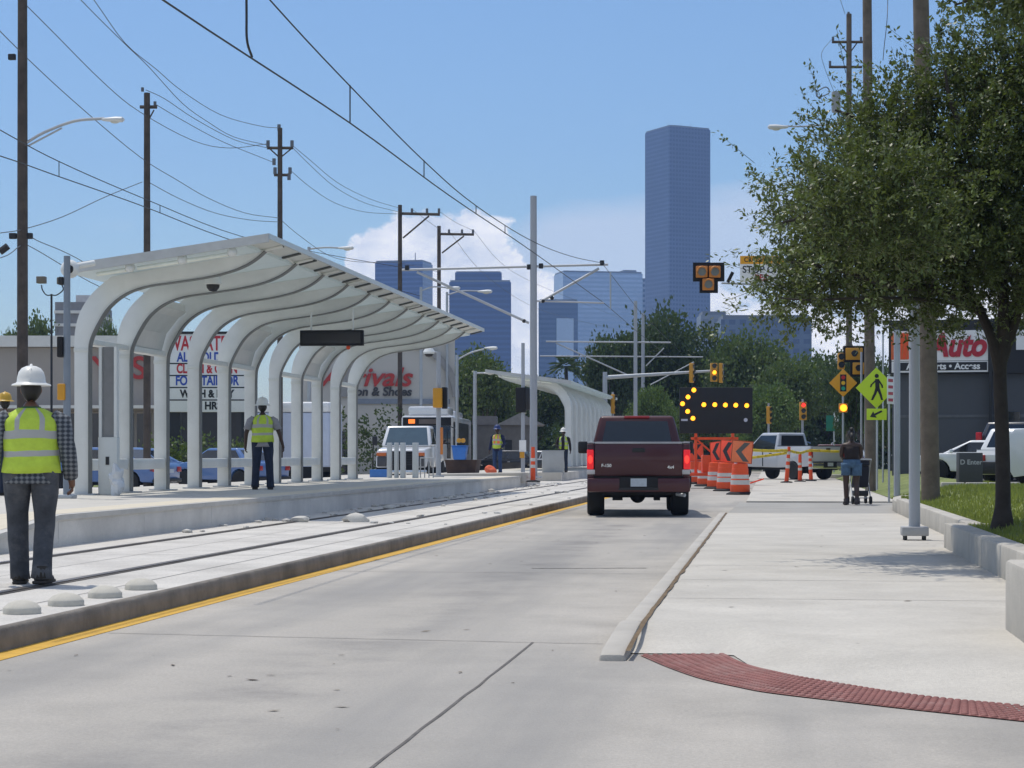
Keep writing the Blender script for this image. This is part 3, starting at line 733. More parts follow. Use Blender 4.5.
    if not clad:
        for i in range(0, NR-1):
            pair = i % 3 != 2
            a, b = i*SP + .16, (i+1)*SP - .16
            if pair:
                MB().bb(fx*.05, fx*.27, a, b, 2.60, 2.70, bev=.01).build('transom', m_white, o)
                MB().bb(fx*.06, fx*.26, a, b, .42, .62, bev=.02).build('lower_rail', m_white, o)
            if i % 3 == 1:
                pn = MB()
                for (u0, v0), (u1, v1) in (((.16, 2.72), (.25, 3.05)), ((.25, 3.05), (.50, 3.36)), ((.50, 3.36), (.66, 3.47))):
                    pn.hexa([(fx*u0, a, v0), (fx*(u0+.03), a, v0-.01), (fx*(u0+.03), b, v0-.01), (fx*u0, b, v0)], [(fx*u1, a, v1), (fx*(u1+.03), a, v1-.01), (fx*(u1+.03), b, v1-.01), (fx*u1, b, v1)])
                pn.build('wind_panel', M('frosted panel', (.56, .58, .57), rough=.3, var=.08), o)
                MB().bb(fx*.60, fx*.66, a, b, 3.47, 3.60).build('gutter_rail', m_white, o)
    return o
Y0S = 33.3
sh = make_shelter('near white steel station shelter with curved ribs and louvred roof edge', 11, 2.25, (-11.9, Y0S, .51))
sh2 = make_shelter('farther white station shelter with panelled curved back, beyond the tall catenary mast', 11, 2.45, (-8.85, 89.3, .68), mirror=True, clad=True)
# ticket cabinet in the first bay
o = thing('equipment_cabinet', 'tall grey cabinet built in beside the nearest shelter column', 'cabinet', (-11.35, 33.45, .51))
MB().bb(-.17, .17, -.08, .08, 0, 1.0, bev=.015).build('lower_box', m_white2, o)
MB().bb(-.16, -.11, -.07, .07, 1.0, 2.56).build('side_post', m_white, o); MB().bb(.11, .16, -.07, .07, 1.0, 2.56).build('side_post', m_white, o)
MB().bb(-.105, .105, -.02, .02, 1.0, 2.56).build('back_sheet', M('recess grey', (.22, .22, .22), rough=.6), o)
MB().bb(-.03, .03, -.095, -.08, .52, .66).build('lock_plate', m_dark, o)
# hanging things
def hang(px, py, d): return at(px, d, py)
p = at(332, 42.6, 338)
o = thing('message_sign', 'black hanging electronic message board under the shelter roof', 'sign', p, R(2))
MB().box((0, 0, 0), (1.36, .16, .33), bev=.015).build('housing', m_black, o)
MB().box((0, -.083, 0), (1.26, .008, .24)).build('screen', M('dark display', (.014, .015, .017), rough=.15), o)
MB().cyl((.45, 0, .165), (.45, 0, .62), .022).build('hanger', m_white, o); MB().cyl((-.45, 0, .165), (-.45, 0, .55), .022).build('hanger', m_white, o)
MB().lathe([(.0, -.09), (.04, -.07), (.045, -.02), (.03, 0)], 12, c=(.35, 0, -.165)).build('warning_lamp', m_or, o)
p = at(213, 34.9, 284)
o = thing('dome_camera', 'white dome camera hanging under the first shelter arm', 'camera', p); o.scale = (1.1,)*3
MB().lathe([(.0, .15), (.07, .145), (.12, .10), (.13, .03), (.135, 0), (.12, -.01)], 20).build('housing', m_white, o)
MB().lathe([(.105, -.01), (.10, -.06), (.06, -.11), (0, -.125)], 20).build('smoked_dome', m_dark, o)
MB().cyl((0, 0, .14), (0, 0, .30), .03).build('stem', m_white, o)
p = at(70, 32.0, 269)
o = thing('ball_camera', 'round loudspeaker camera ball on the near corner of the shelter roof', 'camera', p)
MB().ball((0, 0, 0), .15).build('housing', m_white, o)
MB().ball((.02, -.105, -.01), .078, 1, .7, 1).build('lens_ring', m_dark, o)
MB().ball((.02, -.15, -.01), .040, 1, .5, 1).build('lens', M('grey lens', (.2, .22, .25), rough=.2), o)
MB().cyl((.05, .1, .05), (.3, .3, .12), .05).build('arm', m_white, o)

# ================================================================ poles
def pole_mb(h, r0, r1, seg=12): return MB().tube([(0, 0, -.4), (0, 0, h*.5), (0, 0, h)], [r0, (r0+r1)/2, r1], seg)
def steel_pole(px, d, ytop, w_, label, cat='pole', name='steel_pole', zb=.15, mat=None, group=None, base=True):
    b = at(px, d, z=zb); h = CAMZ + (YH-ytop)*d/F - zb
    o = thing(name, label, cat, b, 0, group)
    pole_mb(h, w_/2, w_*.42).build('shaft', mat or m_polegrey, o)
    if base: MB().box((0, 0, .03), (w_*2.0, w_*2.0, .06), bev=.01).build('base_plate', m_steel, o)
    return o, h
def loc_of(o, px, py, d):
    v = at(px, d, py); return v - Vector(o.location)
ga = 'catenary masts along the tracks'
# --- tall near mast with the two arms
D = 74
o, h = steel_pole(533.5, D, 196, .29, 'tallest grey catenary mast with arms reaching over both tracks', 'mast', 'catenary_mast', zb=.35)
q = lambda x, y, d=D: loc_of(o, x, y, d)
MB().cyl(q(402, 270), q(608, 264.5), .045, seg=10).build('cross_arm', m_steel, o)
MB().cyl(q(417, 272), q(529, 323), .05, seg=10).build('brace', m_steel, o)
MB().cyl(q(540, 302), q(599, 268.5), .05, seg=10).build('brace', m_steel, o)
MB().cyl(q(537, 301), q(604, 303), .03, seg=8).build('steady_arm', m_steel, o)
MB().cyl(q(610.5, 272), q(610.5, 309), .03, seg=8).build('drop_tube', m_steel, o)
for (x, y) in ((407, 268), (529, 267), (541, 266), (602, 263)): MB().cyl(q(x, y-2.5), q(x, y+2.5), .085, seg=10).build('insulator', m_dark, o)
for (x, y) in ((524, 321), (543, 301), (552, 298)): MB().ball(q(x, y), .075).build('insulator', m_dark, o)
# --- other masts further down the line
def mast(px, d, ytop, label, arms=()):
    o, h = steel_pole(px, d, ytop, .26, label, 'mast', 'catenary_mast', zb=.1, group=None)
    for (x0, y0, x1, y1, r) in arms: MB().cyl(loc_of(o, x0, y0, d), loc_of(o, x1, y1, d), r, seg=8).build('cross_arm', m_steel, o)
    return o
mast(635.5, 125, 301, 'grey catenary mast rising directly behind the maroon pickup cab', ((546, 341.5, 671, 342.5, .05), (556, 343, 632, 377, .045)))
mast(643, 140, 313, 'thinner catenary mast just beside the one behind the pickup cab', ((540, 356, 703, 357, .045), (646, 366, 664, 348, .04), (650, 385, 694, 362, .04)))
mast(587.5, 150, 346, 'short far catenary mast above the second shelter roof, first of three', ((580, 370, 610, 371, .05),))
mast(596, 165, 352, 'short far catenary mast above the second shelter roof, middle of three')
mast(602.5, 180, 368, 'shortest far catenary mast above the second shelter roof')
mast(733, 150, 350, 'far grey mast standing just above the arrow board')

# --- contact and messenger wires
def wire(name, pts, r, label, cat='wire', mat=None, drops=(), group=None):
    o = MB().tube(pts, r, 5, caps=False).build(name, mat or m_wire, angle=180)
    tag(o, label, cat, group)
    for (a, b) in drops: MB().tube([a, (Vector(a)+Vector(b))/2, b], r*.9, 5, caps=False).build('dropper', m_wire, o)
    return o
def P3(px, py, X):          # a point on the vertical plane x = X seen at px, py
    d = X * F / (CT * (px - XV)); return at(px, d, py)
c_pts = [P3(-120, -200, -6.3), P3(163, 0, -6.3), P3(350, 123, -6.2), P3(450, 196, -6.2), P3(530, 250, -6.25), P3(604, 303, -6.25)]
m_pts = [P3(60, -240, -6.3), P3(270, 0, -6.3), P3(350, 86, -6.2), P3(424, 161, -6.2), P3(475, 205, -6.2), P3(530, 240, -6.2), P3(570, 256, -6.2), at(602, D, 263)]
cc = cr(c_pts, 5); mm_ = cr(m_pts, 5)
far_c = [at(604, D, 303), P3(640, 334, -6.3), P3(680, 366, -6.3)]; far_m = [at(602, D, 263), P3(640, 312, -6.3), P3(680, 352, -6.3)]
wire('contact_wire', cc + far_c[1:], .012, 'thick dark contact wire crossing the sky over the near track', 'wire', drops=[(P3(350, 85, -6.2), P3(350, 123, -6.2)), (P3(424, 160, -6.2), P3(424, 177, -6.2)), (P3(476, 206, -6.2), P3(476, 214.5, -6.2)), (P3(505, 225, -6.2), P3(505, 234, -6.2))])
wire('messenger_wire', mm_ + far_m[1:], .011, 'upper messenger wire sagging above the near contact wire to the mast arm')
wire('feeder_cable', cr([P3(246, -60, -6.3), P3(246.5, 10, -6.3), P3(247, 40, -6.3), P3(252, 57, -6.3)], 6), .016, 'black feeder cable hanging down onto the near contact wire', 'cable')
X2 = -14.5
wire('messenger_wire', cr([P3(-120, 62, X2), P3(0, 130, X2), P3(60, 162, X2), P3(145, 199, X2), P3(240, 236, X2), P3(330, 255, X2), at(405, D, 268)], 5), .011, 'upper of the two dark wires over the far track, passing the first wooden pole', 'wire',
     drops=[(P3(59, 161, X2), P3(59, 177, X2)), (P3(160, 205, X2), P3(160, 213, X2))])
wire('contact_wire', cr([P3(-120, 120, X2), P3(0, 156, X2), P3(60, 177, X2), P3(145, 207, X2), P3(225, 238, X2), P3(330, 271, X2), at(420, D, 296)], 5), .012, 'lower of the two dark wires over the far track, passing the first wooden pole')

# --- wooden utility poles on the far side
XP = -20.0
def wood_pole(px, ytop, label, w_, d=None, zb=-.05, mat=None, lean=(0, 0)):
    d = d or XP * F / (CT*(px - XV)); b = at(px, d, z=zb); h = CAMZ + (YH - ytop)*d/F - zb
    o = thing('utility_pole', label, 'utility pole', b)
    MB().tube([(0, 0, -.3), (lean[0]*.5, lean[1]*.5, h*.5), (lean[0], lean[1], h)], [w_/2, w_*.46, w_*.40], 12).build('shaft', mat or m_wood, o)
    return o, d, h
o1, d1, h1 = wood_pole(22.5, -40, 'nearest wooden utility pole with a street lamp arm, behind the walking worker', .31)
def lamp(o, d, base, pts, head, mat=None):
    """street lamp: arm through pixel points, cobra head"""
    a = [loc_of(o, x, y, d) for x, y in pts]
    MB().tube(cr(a, 5), .04, 8).build('lamp_arm', mat or m_steel, o)
    e = loc_of(o, head[0], head[1], d); s_ = head[2]
    dirx = Vector((CT, ST, 0)) * (1 if head[0] >= pts[0][0] else -1)
    lm = MB(); ang = math.atan2(dirx.y, dirx.x)
    lm.lathe([(.05, -.36), (.09, -.3), (.13, -.1), (.17, .1), (.15, .3), (.05, .36)], 14, axis='X', sx=.55)
    hd = lm.build('lamp_head', M('pale lamp housing', (.62, .63, .62), rough=.5), o, loc=e, rz=ang); hd.scale = (s_, s_, s_)
    g = MB().ball((.06, 0, -.06), .13, 1.2, .9, .5).build('lamp_glass', M('lamp glass', (.55, .55, .5), rough=.2), hd)
lamp(o1, d1, None, [(26, 143), (45, 132), (75, 121), (104, 118.5)], (113, 119.5, .85))
MB().cyl(loc_of(o1, 28, 146, d1), loc_of(o1, 62, 128, d1), .025, seg=6).build('arm_brace', m_steel, o1)
for (x, y) in ((12, 57), (13, 236), (29, 236)): MB().box(loc_of(o1, x, y, d1), (.2, .12, .16), bev=.02).build('line_clamp', m_dark, o1)
MB().cyl(loc_of(o1, 8, 246, d1), loc_of(o1, 0, 252, d1), .1, seg=8).build('splice_box', m_dark, o1)
o2, d2, h2 = wood_pole(147, 93, 'second wooden utility pole, rising behind the near end of the shelter roof', .25)
MB().cyl(loc_of(o2, 140, 107, d2), loc_of(o2, 157, 107, d2), .06, seg=6).build('cross_arm', m_wood, o2)
MB().cyl(loc_of(o2, 148, 121, d2), loc_of(o2, 154, 110, d2), .025, seg=6).build('brace', m_wood, o2)
for (x, y) in ((142.5, 89), (155, 103)): MB().cyl(loc_of(o2, x, y-1.5, d2), loc_of(o2, x, y+2.5, d2), .05, seg=8).build('insulator', m_wire2, o2)
o3, d3, h3 = wood_pole(280, 128, 'third wooden utility pole, with paired cross arms, above the shelter roof ridge', .25)
for (xa, xb, y) in ((267, 293, 148), (274, 290, 175)):
    MB().cyl(loc_of(o3, xa, y, d3), loc_of(o3, xb, y, d3), .065, seg=6).build('cross_arm', m_wood, o3)
MB().cyl(loc_of(o3, 270, 149, d3), loc_of(o3, 280, 158, d3), .03, seg=6).build('brace', m_wood, o3); MB().cyl(loc_of(o3, 291, 149, d3), loc_of(o3, 280, 158, d3), .03, seg=6).build('brace', m_wood, o3)
for (x, y) in ((268, 143), (292, 143), (279, 127), (275, 170), (290, 170), (274, 161), (289, 176)): MB().cyl(loc_of(o3, x, y-2.5, d3), loc_of(o3, x, y+4, d3), .075, seg=8).build('insulator', M('grey insulator', (.12, .13, .15), rough=.4), o3)
o4, d4, h4 = wood_pole(400, 205, 'fourth wooden utility pole with a one-sided braced arm, in front of the leftmost blue tower', .28)
MB().cyl(loc_of(o4, 400, 213.5, d4), loc_of(o4, 440, 214.5, d4), .085, seg=6).build('cross_arm', m_wood, o4); MB().cyl(loc_of(o4, 403, 238, d4), loc_of(o4, 429, 216, d4), .05, seg=6).build('brace', m_wood, o4)
for x in (412, 427, 439): MB().cyl(loc_of(o4, x, 208.5, d4), loc_of(o4, x, 213, d4), .07, seg=8).build('insulator', m_wire2, o4)
o5, d5, h5 = wood_pole(439, 226, 'fifth and farthest wooden utility pole with a one-sided braced arm', .28)
MB().cyl(loc_of(o5, 439, 234, d5), loc_of(o5, 474, 234.5, d5), .085, seg=6).build('cross_arm', m_wood, o5); MB().cyl(loc_of(o5, 442, 253, d5), loc_of(o5, 464, 236, d5), .05, seg=6).build('brace', m_wood, o5)
for x in (449, 462, 473): MB().cyl(loc_of(o5, x, 229.5, d5), loc_of(o5, x, 234, d5), .07, seg=8).build('insulator', m_wire2, o5)
# power lines between them
def span(name, a, b, s, label, r=.014, mat=None): return wire(name, sag(a, b, s), r, label, 'power line', mat or m_wire2)
W = lambda px, py: P3(px, py, XP)
def line(pts, label, r=.013): return wire('power_line', cr([W(*p) for p in pts], 4), r, label, 'power line', m_wire2)
line([(-60, -80), (26, 5), (52, 31), (104, 83), (140, 112), (193, 140.6), (229, 148), (266, 144)], 'sagging power line meeting the first wooden pole top and dipping before the third')
line([(40, -46), (81, 0), (125, 44), (148, 66), (182, 103), (208, 122), (234, 137), (267, 145)], 'power line entering at the top of the sky, lower of the crossing pair')
line([(60, -44), (94, 0), (125, 43), (156, 69), (182, 91), (221, 115), (260, 126), (279, 128)], 'power line from the sky down to the very top of the third wooden pole')
line([(155, 104), (182, 120), (221, 141), (260, 157), (275, 163)], 'faint power line from the arm of the second pole to the third pole')
line([(146, 90), (165, 99), (195, 119), (235, 140), (268, 148)], 'faint power line from the tip of the second pole to the third pole')
line([(-60, -30), (28, 59), (86, 112), (140, 157), (177, 180), (208, 198), (245, 213), (279, 218)], 'long low power line passing the lamp arm and running behind the second pole')
line([(150, 183), (180, 199), (215, 213), (250, 220), (279, 222)], 'lowest thin line from the second pole to the third pole')
line([(-60, 240), (0, 233), (24, 229), (62, 217), (105, 197), (142, 182)], 'thin line rising from the first pole to the second pole')
line([(27, 232), (36, 240), (60, 250), (80, 260), (95, 270)], 'short slack line from the first pole down towards the shelter roof corner')
line([(-60, 264), (0, 258), (20, 246), (29, 246), (60, 264), (90, 282), (130, 300)], 'low service line passing behind the first pole at roof height')
line([(292, 145), (310, 160), (338, 183), (370, 199), (399, 208)], 'upper power line sagging from the third pole to the fourth pole')
line([(293, 148), (310, 165), (335, 187), (365, 203), (399, 212)], 'middle power line sagging from the third pole to the fourth pole')
line([(290, 170), (310, 187), (335, 203), (365, 212), (399, 214)], 'lower power line sagging from the third pole to the fourth pole')
line([(281, 220), (300, 236), (330, 256), (360, 262), (400, 263), (439, 272)], 'low line from the third pole past the shelter ridge to the farthest poles')
line([(412, 209), (425, 219), (439, 229)], 'short span between the fourth and fifth pole arms')
line([(439, 211), (455, 222), (474, 231)], 'outer short span between the tips of the fourth and fifth pole arms')
line([(474, 231), (500, 262), (530, 281), (575, 300), (620, 318)], 'thin line running on from the fifth pole arm past the tall mast')
line([(449, 231), (480, 270), (520, 300), (560, 316), (620, 330)], 'lower thin line running on from the fifth pole past the tall mast')

# --- street lamps on hidden or slim poles
def lamp_post(px, d, ytop, label, pts, head, w_=.18, mat=None):
    o, h = steel_pole(px, d, ytop, w_, label, 'street lamp', 'street_lamp', zb=0, mat=mat or m_steel)
    lamp(o, d, None, pts, head); return o
lamp_post(309, 92, 247, 'street lamp whose head shows just above the shelter roof slope, against the white cloud', [(309, 249), (325, 247.5), (341, 248)], (346, 248, 1.0))
lamp_post(421, 108, 287, 'street lamp with a pale head between the fourth and fifth wooden poles', [(421, 291), (432, 287), (446, 287.5)], (453, 288, 1.1))
lamp_post(447, 118, 292, 'street lamp with a white head across the dark blue stepped tower', [(447, 295), (462, 291), (478, 291)], (485, 291.5, 1.2))
lamp_post(457, 98, 355, 'low street lamp at the foot of the dark blue stepped tower', [(457, 360), (470, 353), (484, 349)], (491, 348, .9))
lamp_post(475, 90, 371, 'short square lamp post with a flat white arm in front of the leafy trees', [(475, 373), (480, 373), (486, 373)], (489, 373, .7), w_=.2)
# twin floodlight on a black post
o, h = steel_pole(51.5, 78, 294, .10, 'slim black post carrying two box floodlights beside the first wooden pole', 'floodlight', 'floodlight_post', zb=0, mat=m_dark, base=False)
for (x, y) in ((41.5, 280), (62, 281)):
    MB().tube(cr([loc_of(o, 51.5, 295, 78), loc_of(o, (51.5+x)/2, 295, 78), loc_of(o, x+1, 290, 78), loc_of(o, x, 285, 78)], 4), .025, 6).build('arm', m_dark, o)
    MB().box(loc_of(o, x, y, 78), (.34, .28, .27), bev=.02).build('lamp_box', M('brown lamp box', (.16, .13, .09), rough=.5), o)
# blue-grey signal pole at the platform head with pedestrian signals
o, h = steel_pole(67, 31.8, 256, .125, 'blue grey signal post at the near end of the shelter with small signals', 'post', 'signal_post', zb=.51, mat=m_bluegrey)
MB().box(loc_of(o, 62.5, 392, 31.8), (.13, .16, .26), bev=.02).build('signal_box', m_amber, o)
MB().box(loc_of(o, 61, 347, 31.8), (.09, .16, .33), bev=.02).build('signal_box', m_black, o)
MB().box(loc_of(o, 61.5, 281, 31.8), (.08, .12, .13), bev=.02).build('signal_box', m_dark, o)
# signal posts beyond the platform
o, h = steel_pole(438.5, 63, 352, .16, 'grey pedestrian signal post with a yellow signal, at the far end of the near platform', 'post', 'signal_post', zb=.5)
MB().box(loc_of(o, 438.5, 398, 63)+Vector((0, -.14, 0)), (.28, .26, .62), bev=.03).build('signal_box', m_amber, o)
MB().box(loc_of(o, 443, 398, 63)+Vector((0.05, .02, 0)), (.16, .24, .68), bev=.03).build('signal_box', m_black, o)
MB().lathe([(0, .13), (.13, .11), (.19, 0), (.17, -.06)], 16, c=loc_of(o, 429, 352, 63)).build('camera_housing', m_white, o)
MB().lathe([(.15, -.06), (.10, -.14), (0, -.17)], 16, c=loc_of(o, 429, 352, 63)).build('camera_dome', m_dark, o)
MB().cyl(loc_of(o, 430, 350, 63), loc_of(o, 438, 353, 63), .03, seg=8).build('camera_arm', m_steel, o)
MB().box(loc_of(o, 441, 441, 63), (.12, .1, .85), bev=.01).build('notice_board', M('orange notice', (.6, .2, .04), rough=.6), o)
o, h = steel_pole(523, 72, 343, .15, 'slim grey signal post with black signal heads just beside the tall catenary mast', 'post', 'signal_post', zb=.4)
MB().box(loc_of(o, 521, 400, 72), (.36, .26, .9), bev=.03).build('signal_head', m_black, o)
MB().box(loc_of(o, 527, 399, 72), (.2, .26, .8), bev=.03).build('signal_head', m_dark, o)
MB().box(loc_of(o, 523, 446, 72)+Vector((0, -.1, 0)), (.25, .02, .42)).build('notice_plate', m_wsheet, o)
MB().box(loc_of(o, 522.5, 455, 72)+Vector((0, -.1, 0)), (.16, .1, .22)).build('push_button', m_amber, o)

# grey low posts at the platform end
for k, (x, ww) in enumerate(((389.5, .13), (396.5, .11), (403, .14), (415.5, .16))):
    b = at(x, 60.5 - k*.1, z=.51)
    o = MB().box((0, 0, .53), (ww, .2, 1.06), bev=.012).build('guard_post', M('post grey', (.50, .53, .54), rough=.5, var=.06), loc=b)
    tag(o, ('first flat grey guard post from the shelter, at the end of the near platform', 'second flat grey guard post from the shelter, the narrowest',
            'third flat grey guard post from the shelter', 'last and widest flat grey guard post, beside the slim rail frame')[k], 'post', 'grey guard posts at the platform end')
o = thing('rail_frame', 'low frame of thin grey tubes beside the guard posts, before the white truck', 'rail', at(427, 60.5, z=.51))
for k in range(4): MB().cyl((-.2 + k*.13, 0, 0), (-.2 + k*.13, 0, .62), .017, seg=6).build('upright', m_steel, o)
MB().cyl((-.2, 0, .6), (.19, 0, .6), .017, seg=6).build('top_tube', m_steel, o)
o = MB().box((0, 0, .47), (.88, .5, .95), bev=.02).build('metal_box', M('grey metal box', (.42, .43, .42), rough=.6, var=.08), loc=at(553, 81, z=.42), rz=R(8)); tag(o, 'square grey metal box on the platform beside the white helmeted worker', 'box')
MB().box((0, 0, .955), (.92, .54, .03)).build('lid', m_steel, o)
tag(MB().hexa([(-1.5, -.5, 0), (1.9, -.5, 0), (1.9, .5, 0), (-1.5, .5, 0)], [(-1.2, -.5, .28), (1.9, -.5, .33), (1.9, .5, .33), (-1.2, .5, .28)], bev=.04).build('concrete_slab', m_kerb2, loc=at(468, 66.2, z=.30)), 'pale concrete slab at the end of the near platform below the blue bin', 'slab')
tag(MB().box((0, 0, .27), (.55, .5, .24), bev=.01).build('blue_tool_box', M('blue box', (.05, .18, .50), rough=.5), loc=at(380, 62, z=.36)), 'small blue box on the platform beneath the white truck headlight', 'box')

# plastic wrapped bundle and cable drum parts by the first columns
t = bmesh.new(); bmesh.ops.create_uvsphere(t, u_segments=16, v_segments=20, radius=1)
for v in t.verts:
    v.co = Vector((v.co.x*.12, v.co.y*.12, v.co.z*.26)); v.co *= 1 + .55*mnoise.noise(v.co*9)
tag(MB().add(t).build('wrapped_bundle', M('crumpled plastic', (.62, .64, .65), rough=.25, var=.1, bump=.8, bscale=30), angle=25, loc=at(117, 34.0, z=.51+.24)), 'crumpled silvery plastic wrapped bundle standing by the second shelter column', 'bundle')
# ================================================================ people
def skin_bm(nodes, edges, root, levels=1):
    """nodes: {name: (xyz, r)}; returns a bmesh of the grown surface"""
    names = list(nodes); idx = {n: i for i, n in enumerate(names)}
    me = bpy.data.meshes.new('tmp'); me.from_pydata([nodes[n][0] for n in names], [(idx[a], idx[b]) for a, b in edges], [])
    o = bpy.data.objects.new('tmp', me); C.objects.link(o)
    md = o.modifiers.new('s', 'SKIN'); md.use_smooth_shade = True; md.branch_smoothing = .4
    ss = o.modifiers.new('u', 'SUBSURF'); ss.levels = levels; ss.render_levels = levels
    sv = me.skin_vertices[0].data
    for n in names:
        r = nodes[n][1]; r = r if isinstance(r, tuple) else (r, r)
        sv[idx[n]].radius = r; sv[idx[n]].use_root = n == root
    dg = bpy.context.evaluated_depsgraph_get(); dg.update()
    ev = bpy.data.meshes.new_from_object(o.evaluated_get(dg))
    b = bmesh.new(); b.from_mesh(ev)
    bpy.data.objects.remove(o); bpy.data.meshes.remove(me); bpy.data.meshes.remove(ev)
    return b

SKINS = {'brown': (.16, .075, .042), 'dark': (.055, .028, .018), 'tan': (.30, .15, .09)}
def person(label, loc, rz=0, H=1.76, skin='brown', pose=None, top=None, bottom=None, vest=None, hat=None, hair=None, shoes=(.03, .025, .02),
           sleeve='long', shorts=False, female=False, group=None, bulk=1.0, bare_top=False):
    s = H / 1.76
    root = thing('person', label, 'person', loc, rz, group); root.scale = (s*bulk, s*(1+(bulk-1)*.6), s)
    p = dict(lk=(-.105, .02, .50), rk=(.105, .02, .50), la=(-.115, 0, .085), ra=(.115, 0, .085), le=(-.27, -.02, 1.13), re=(.27, -.02, 1.13), lw=(-.30, .06, .88), rw=(.30, .06, .88), lean=0.0, head=(0, 0))
    p.update(pose or {})
    V = Vector; ln = p['lean']
    sw_ = .165 if female else .195
    hipx = .10 if female else .095
    LA, RA, LK, RK = V(p['la']), V(p['ra']), V(p['lk']), V(p['rk'])
    LH, RH = V((-hipx, 0, .92)), V((hipx, 0, .92))
    ch = V((0, ln*.6, 1.30)); nk = V((0, ln*.9, 1.47)); hd = V((0, ln + .02, 1.56))
    LS, RS = V((-sw_, ln*.8, 1.42)), V((sw_, ln*.8, 1.42))
    LE, RE, LW, RW = V(p['le']), V(p['re']), V(p['lw']), V(p['rw'])
    nodes = {'pel': (V((0, 0, .97)), (.14, .11)), 'bel': (V((0, ln*.3, 1.12)), (.125, .10)), 'che': (ch, (.145, .11)), 'nec': (nk, .062), 'hea': (hd, .06),
             'lh': (LH, .088), 'rh': (RH, .088), 'lk': (LK, .058), 'rk': (RK, .058), 'la': (LA, .038), 'ra': (RA, .038),
             'ls': (LS, .06), 'rs': (RS, .06), 'le': (LE, .042), 're': (RE, .042), 'lw': (LW, .028), 'rw': (RW, .028)}
    for sd, A_, K in (('l', LA, LK), ('r', RA, RK)):
        fd = p.get(sd + 'toe', V((0, .16, -.045)))
        nodes[sd+'t'] = (A_ + V(fd), .034); nodes[sd+'c'] = (K.lerp(A_, .35) + V((0, -.02, 0)), .055)
    ed = [('pel', 'bel'), ('bel', 'che'), ('che', 'nec'), ('nec', 'hea'), ('pel', 'lh'), ('pel', 'rh'), ('lh', 'lk'), ('lk', 'lc'), ('lc', 'la'), ('la', 'lt'), ('rh', 'rk'), ('rk', 'rc'), ('rc', 'ra'), ('ra', 'rt'),
          ('che', 'ls'), ('che', 'rs'), ('ls', 'le'), ('le', 'lw'), ('rs', 're'), ('re', 'rw')]
    hands = []
    for sd, E, W_ in (('l', LE, LW), ('r', RE, RW)):
        d = (W_ - E).normalized(); palm = W_ + d*.075
        nodes[sd+'p'] = (palm, (.030, .022)); ed.append((sd+'w', sd+'p')); hands.append((sd, d, palm))
    bm = skin_bm(nodes, ed, 'pel')
    body = MB(); body.add(bm)
    for sd, d, palm in hands:
        sgn = -1 if sd == 'l' else 1
        side = V((0, 1, 0)) - d*d.y; side.normalize()          # fingers spread along the body's depth
        inn = V((-sgn, 0, 0)); inn = (inn - d*inn.dot(d)).normalized()
        for k, (off, L_) in enumerate(((.026, .068), (.009, .078), (-.008, .072), (-.024, .055))):
            a = palm + side*off - d*.01
            body.tube([a, a + d*L_*.5 + inn*.004, a + d*L_*.8 + inn*.022, a + d*L_*.95 + inn*.04], [.0095, .009, .008, .006], 7)
        a = palm - d*.035 + side*.025
        body.tube([a, a + side*.02 + d*.025 + inn*.01, a + side*.022 + d*.06 + inn*.022], [.012, .0105, .007], 7)
    # head
    hc = V((0, ln + .025 + p['head'][1], 1.645)); t = bmesh.new(); bmesh.ops.create_uvsphere(t, u_segments=20, v_segments=16, radius=1)
    for v in t.verts:
        x, y, z = v.co
        wd = .077 * (1 - .16*max(0, -z)); v.co = V((x*wd/bulk, y*.097 * (1 - .08*max(0, -z)) + .012*max(0, -z)*max(0, y+.3), z*.118))
    body.add(t, Matrix.Translation(hc) @ Matrix.Rotation(p['head'][0], 4, 'Z'))
    hm_ = Matrix.Translation(hc) @ Matrix.Rotation(p['head'][0], 4, 'Z')
    def onhead(v): return hm_ @ V(v)
    body.tube([onhead((0, .09, .02)), onhead((0, .105, -.01)), onhead((0, .112, -.028)), onhead((0, .095, -.038))], [.008, .012, .016, .012], 8)
    for sx_ in (-1, 1):
        body.ball(onhead((sx_*.078/bulk, -.005, -.005)), .028, .35, .7, 1.1, 10, 8)
    body.tube([onhead((-.024, .088, -.06)), onhead((0, .097, -.06)), onhead((.024, .088, -.06))], .006, 6)
    b = body.build('body', M('skin ' + skin, SKINS[skin], rough=.5, var=.06, scale=8), root, angle=180)
    ey = MB()
    for sx_ in (-1, 1): ey.ball(onhead((sx_*.031, .085, .012)), .0125, 1.2, .7, .8, 8, 6)
    ey.build('eyes', M('eye', (.05, .04, .035), rough=.2), b)
    # trousers
    tm = bottom or M('trousers grey', (.06, .06, .065), rough=.9, var=.25, scale=9, bump=.5, bscale=25)
    tr_ = MB()
    def leg(Hp, K, A_):
        if shorts: P = [(Hp + V((0, 0, .06)), .105, .115), (Hp, .105, .118), (Hp.lerp(K, .4), .098, .105), (Hp.lerp(K, .55), .10, .105)]
        else: P = [(Hp + V((0, 0, .06)), .10, .115), (Hp, .103, .118), (Hp.lerp(K, .35), .093, .102), (Hp.lerp(K, .75), .078, .083), (K, .072, .076), (K.lerp(A_, .3) + V((0, -.008, 0)), .068, .074), (K.lerp(A_, .7), .066, .07), (K.lerp(A_, .93), .070, .078), (A_ + V((0, .01, -.04)), .072, .085)]
        return P
    for Hp, K, A_ in ((LH, LK, LA), (RH, RK, RA)):
        tr_.loft(leg(Hp, K, A_), 18)
    tr_.loft([(V((0, 0, .865)), .145, .10), (V((0, 0, .92)), .185 if not female else .19, .128), (V((0, 0, 1.0)), .168, .12), (V((0, 0, 1.06)), .158, .112)], 22)
    tr_.jitter(.009, 9, 1).build('shorts' if shorts else 'trousers', tm, root, angle=180)
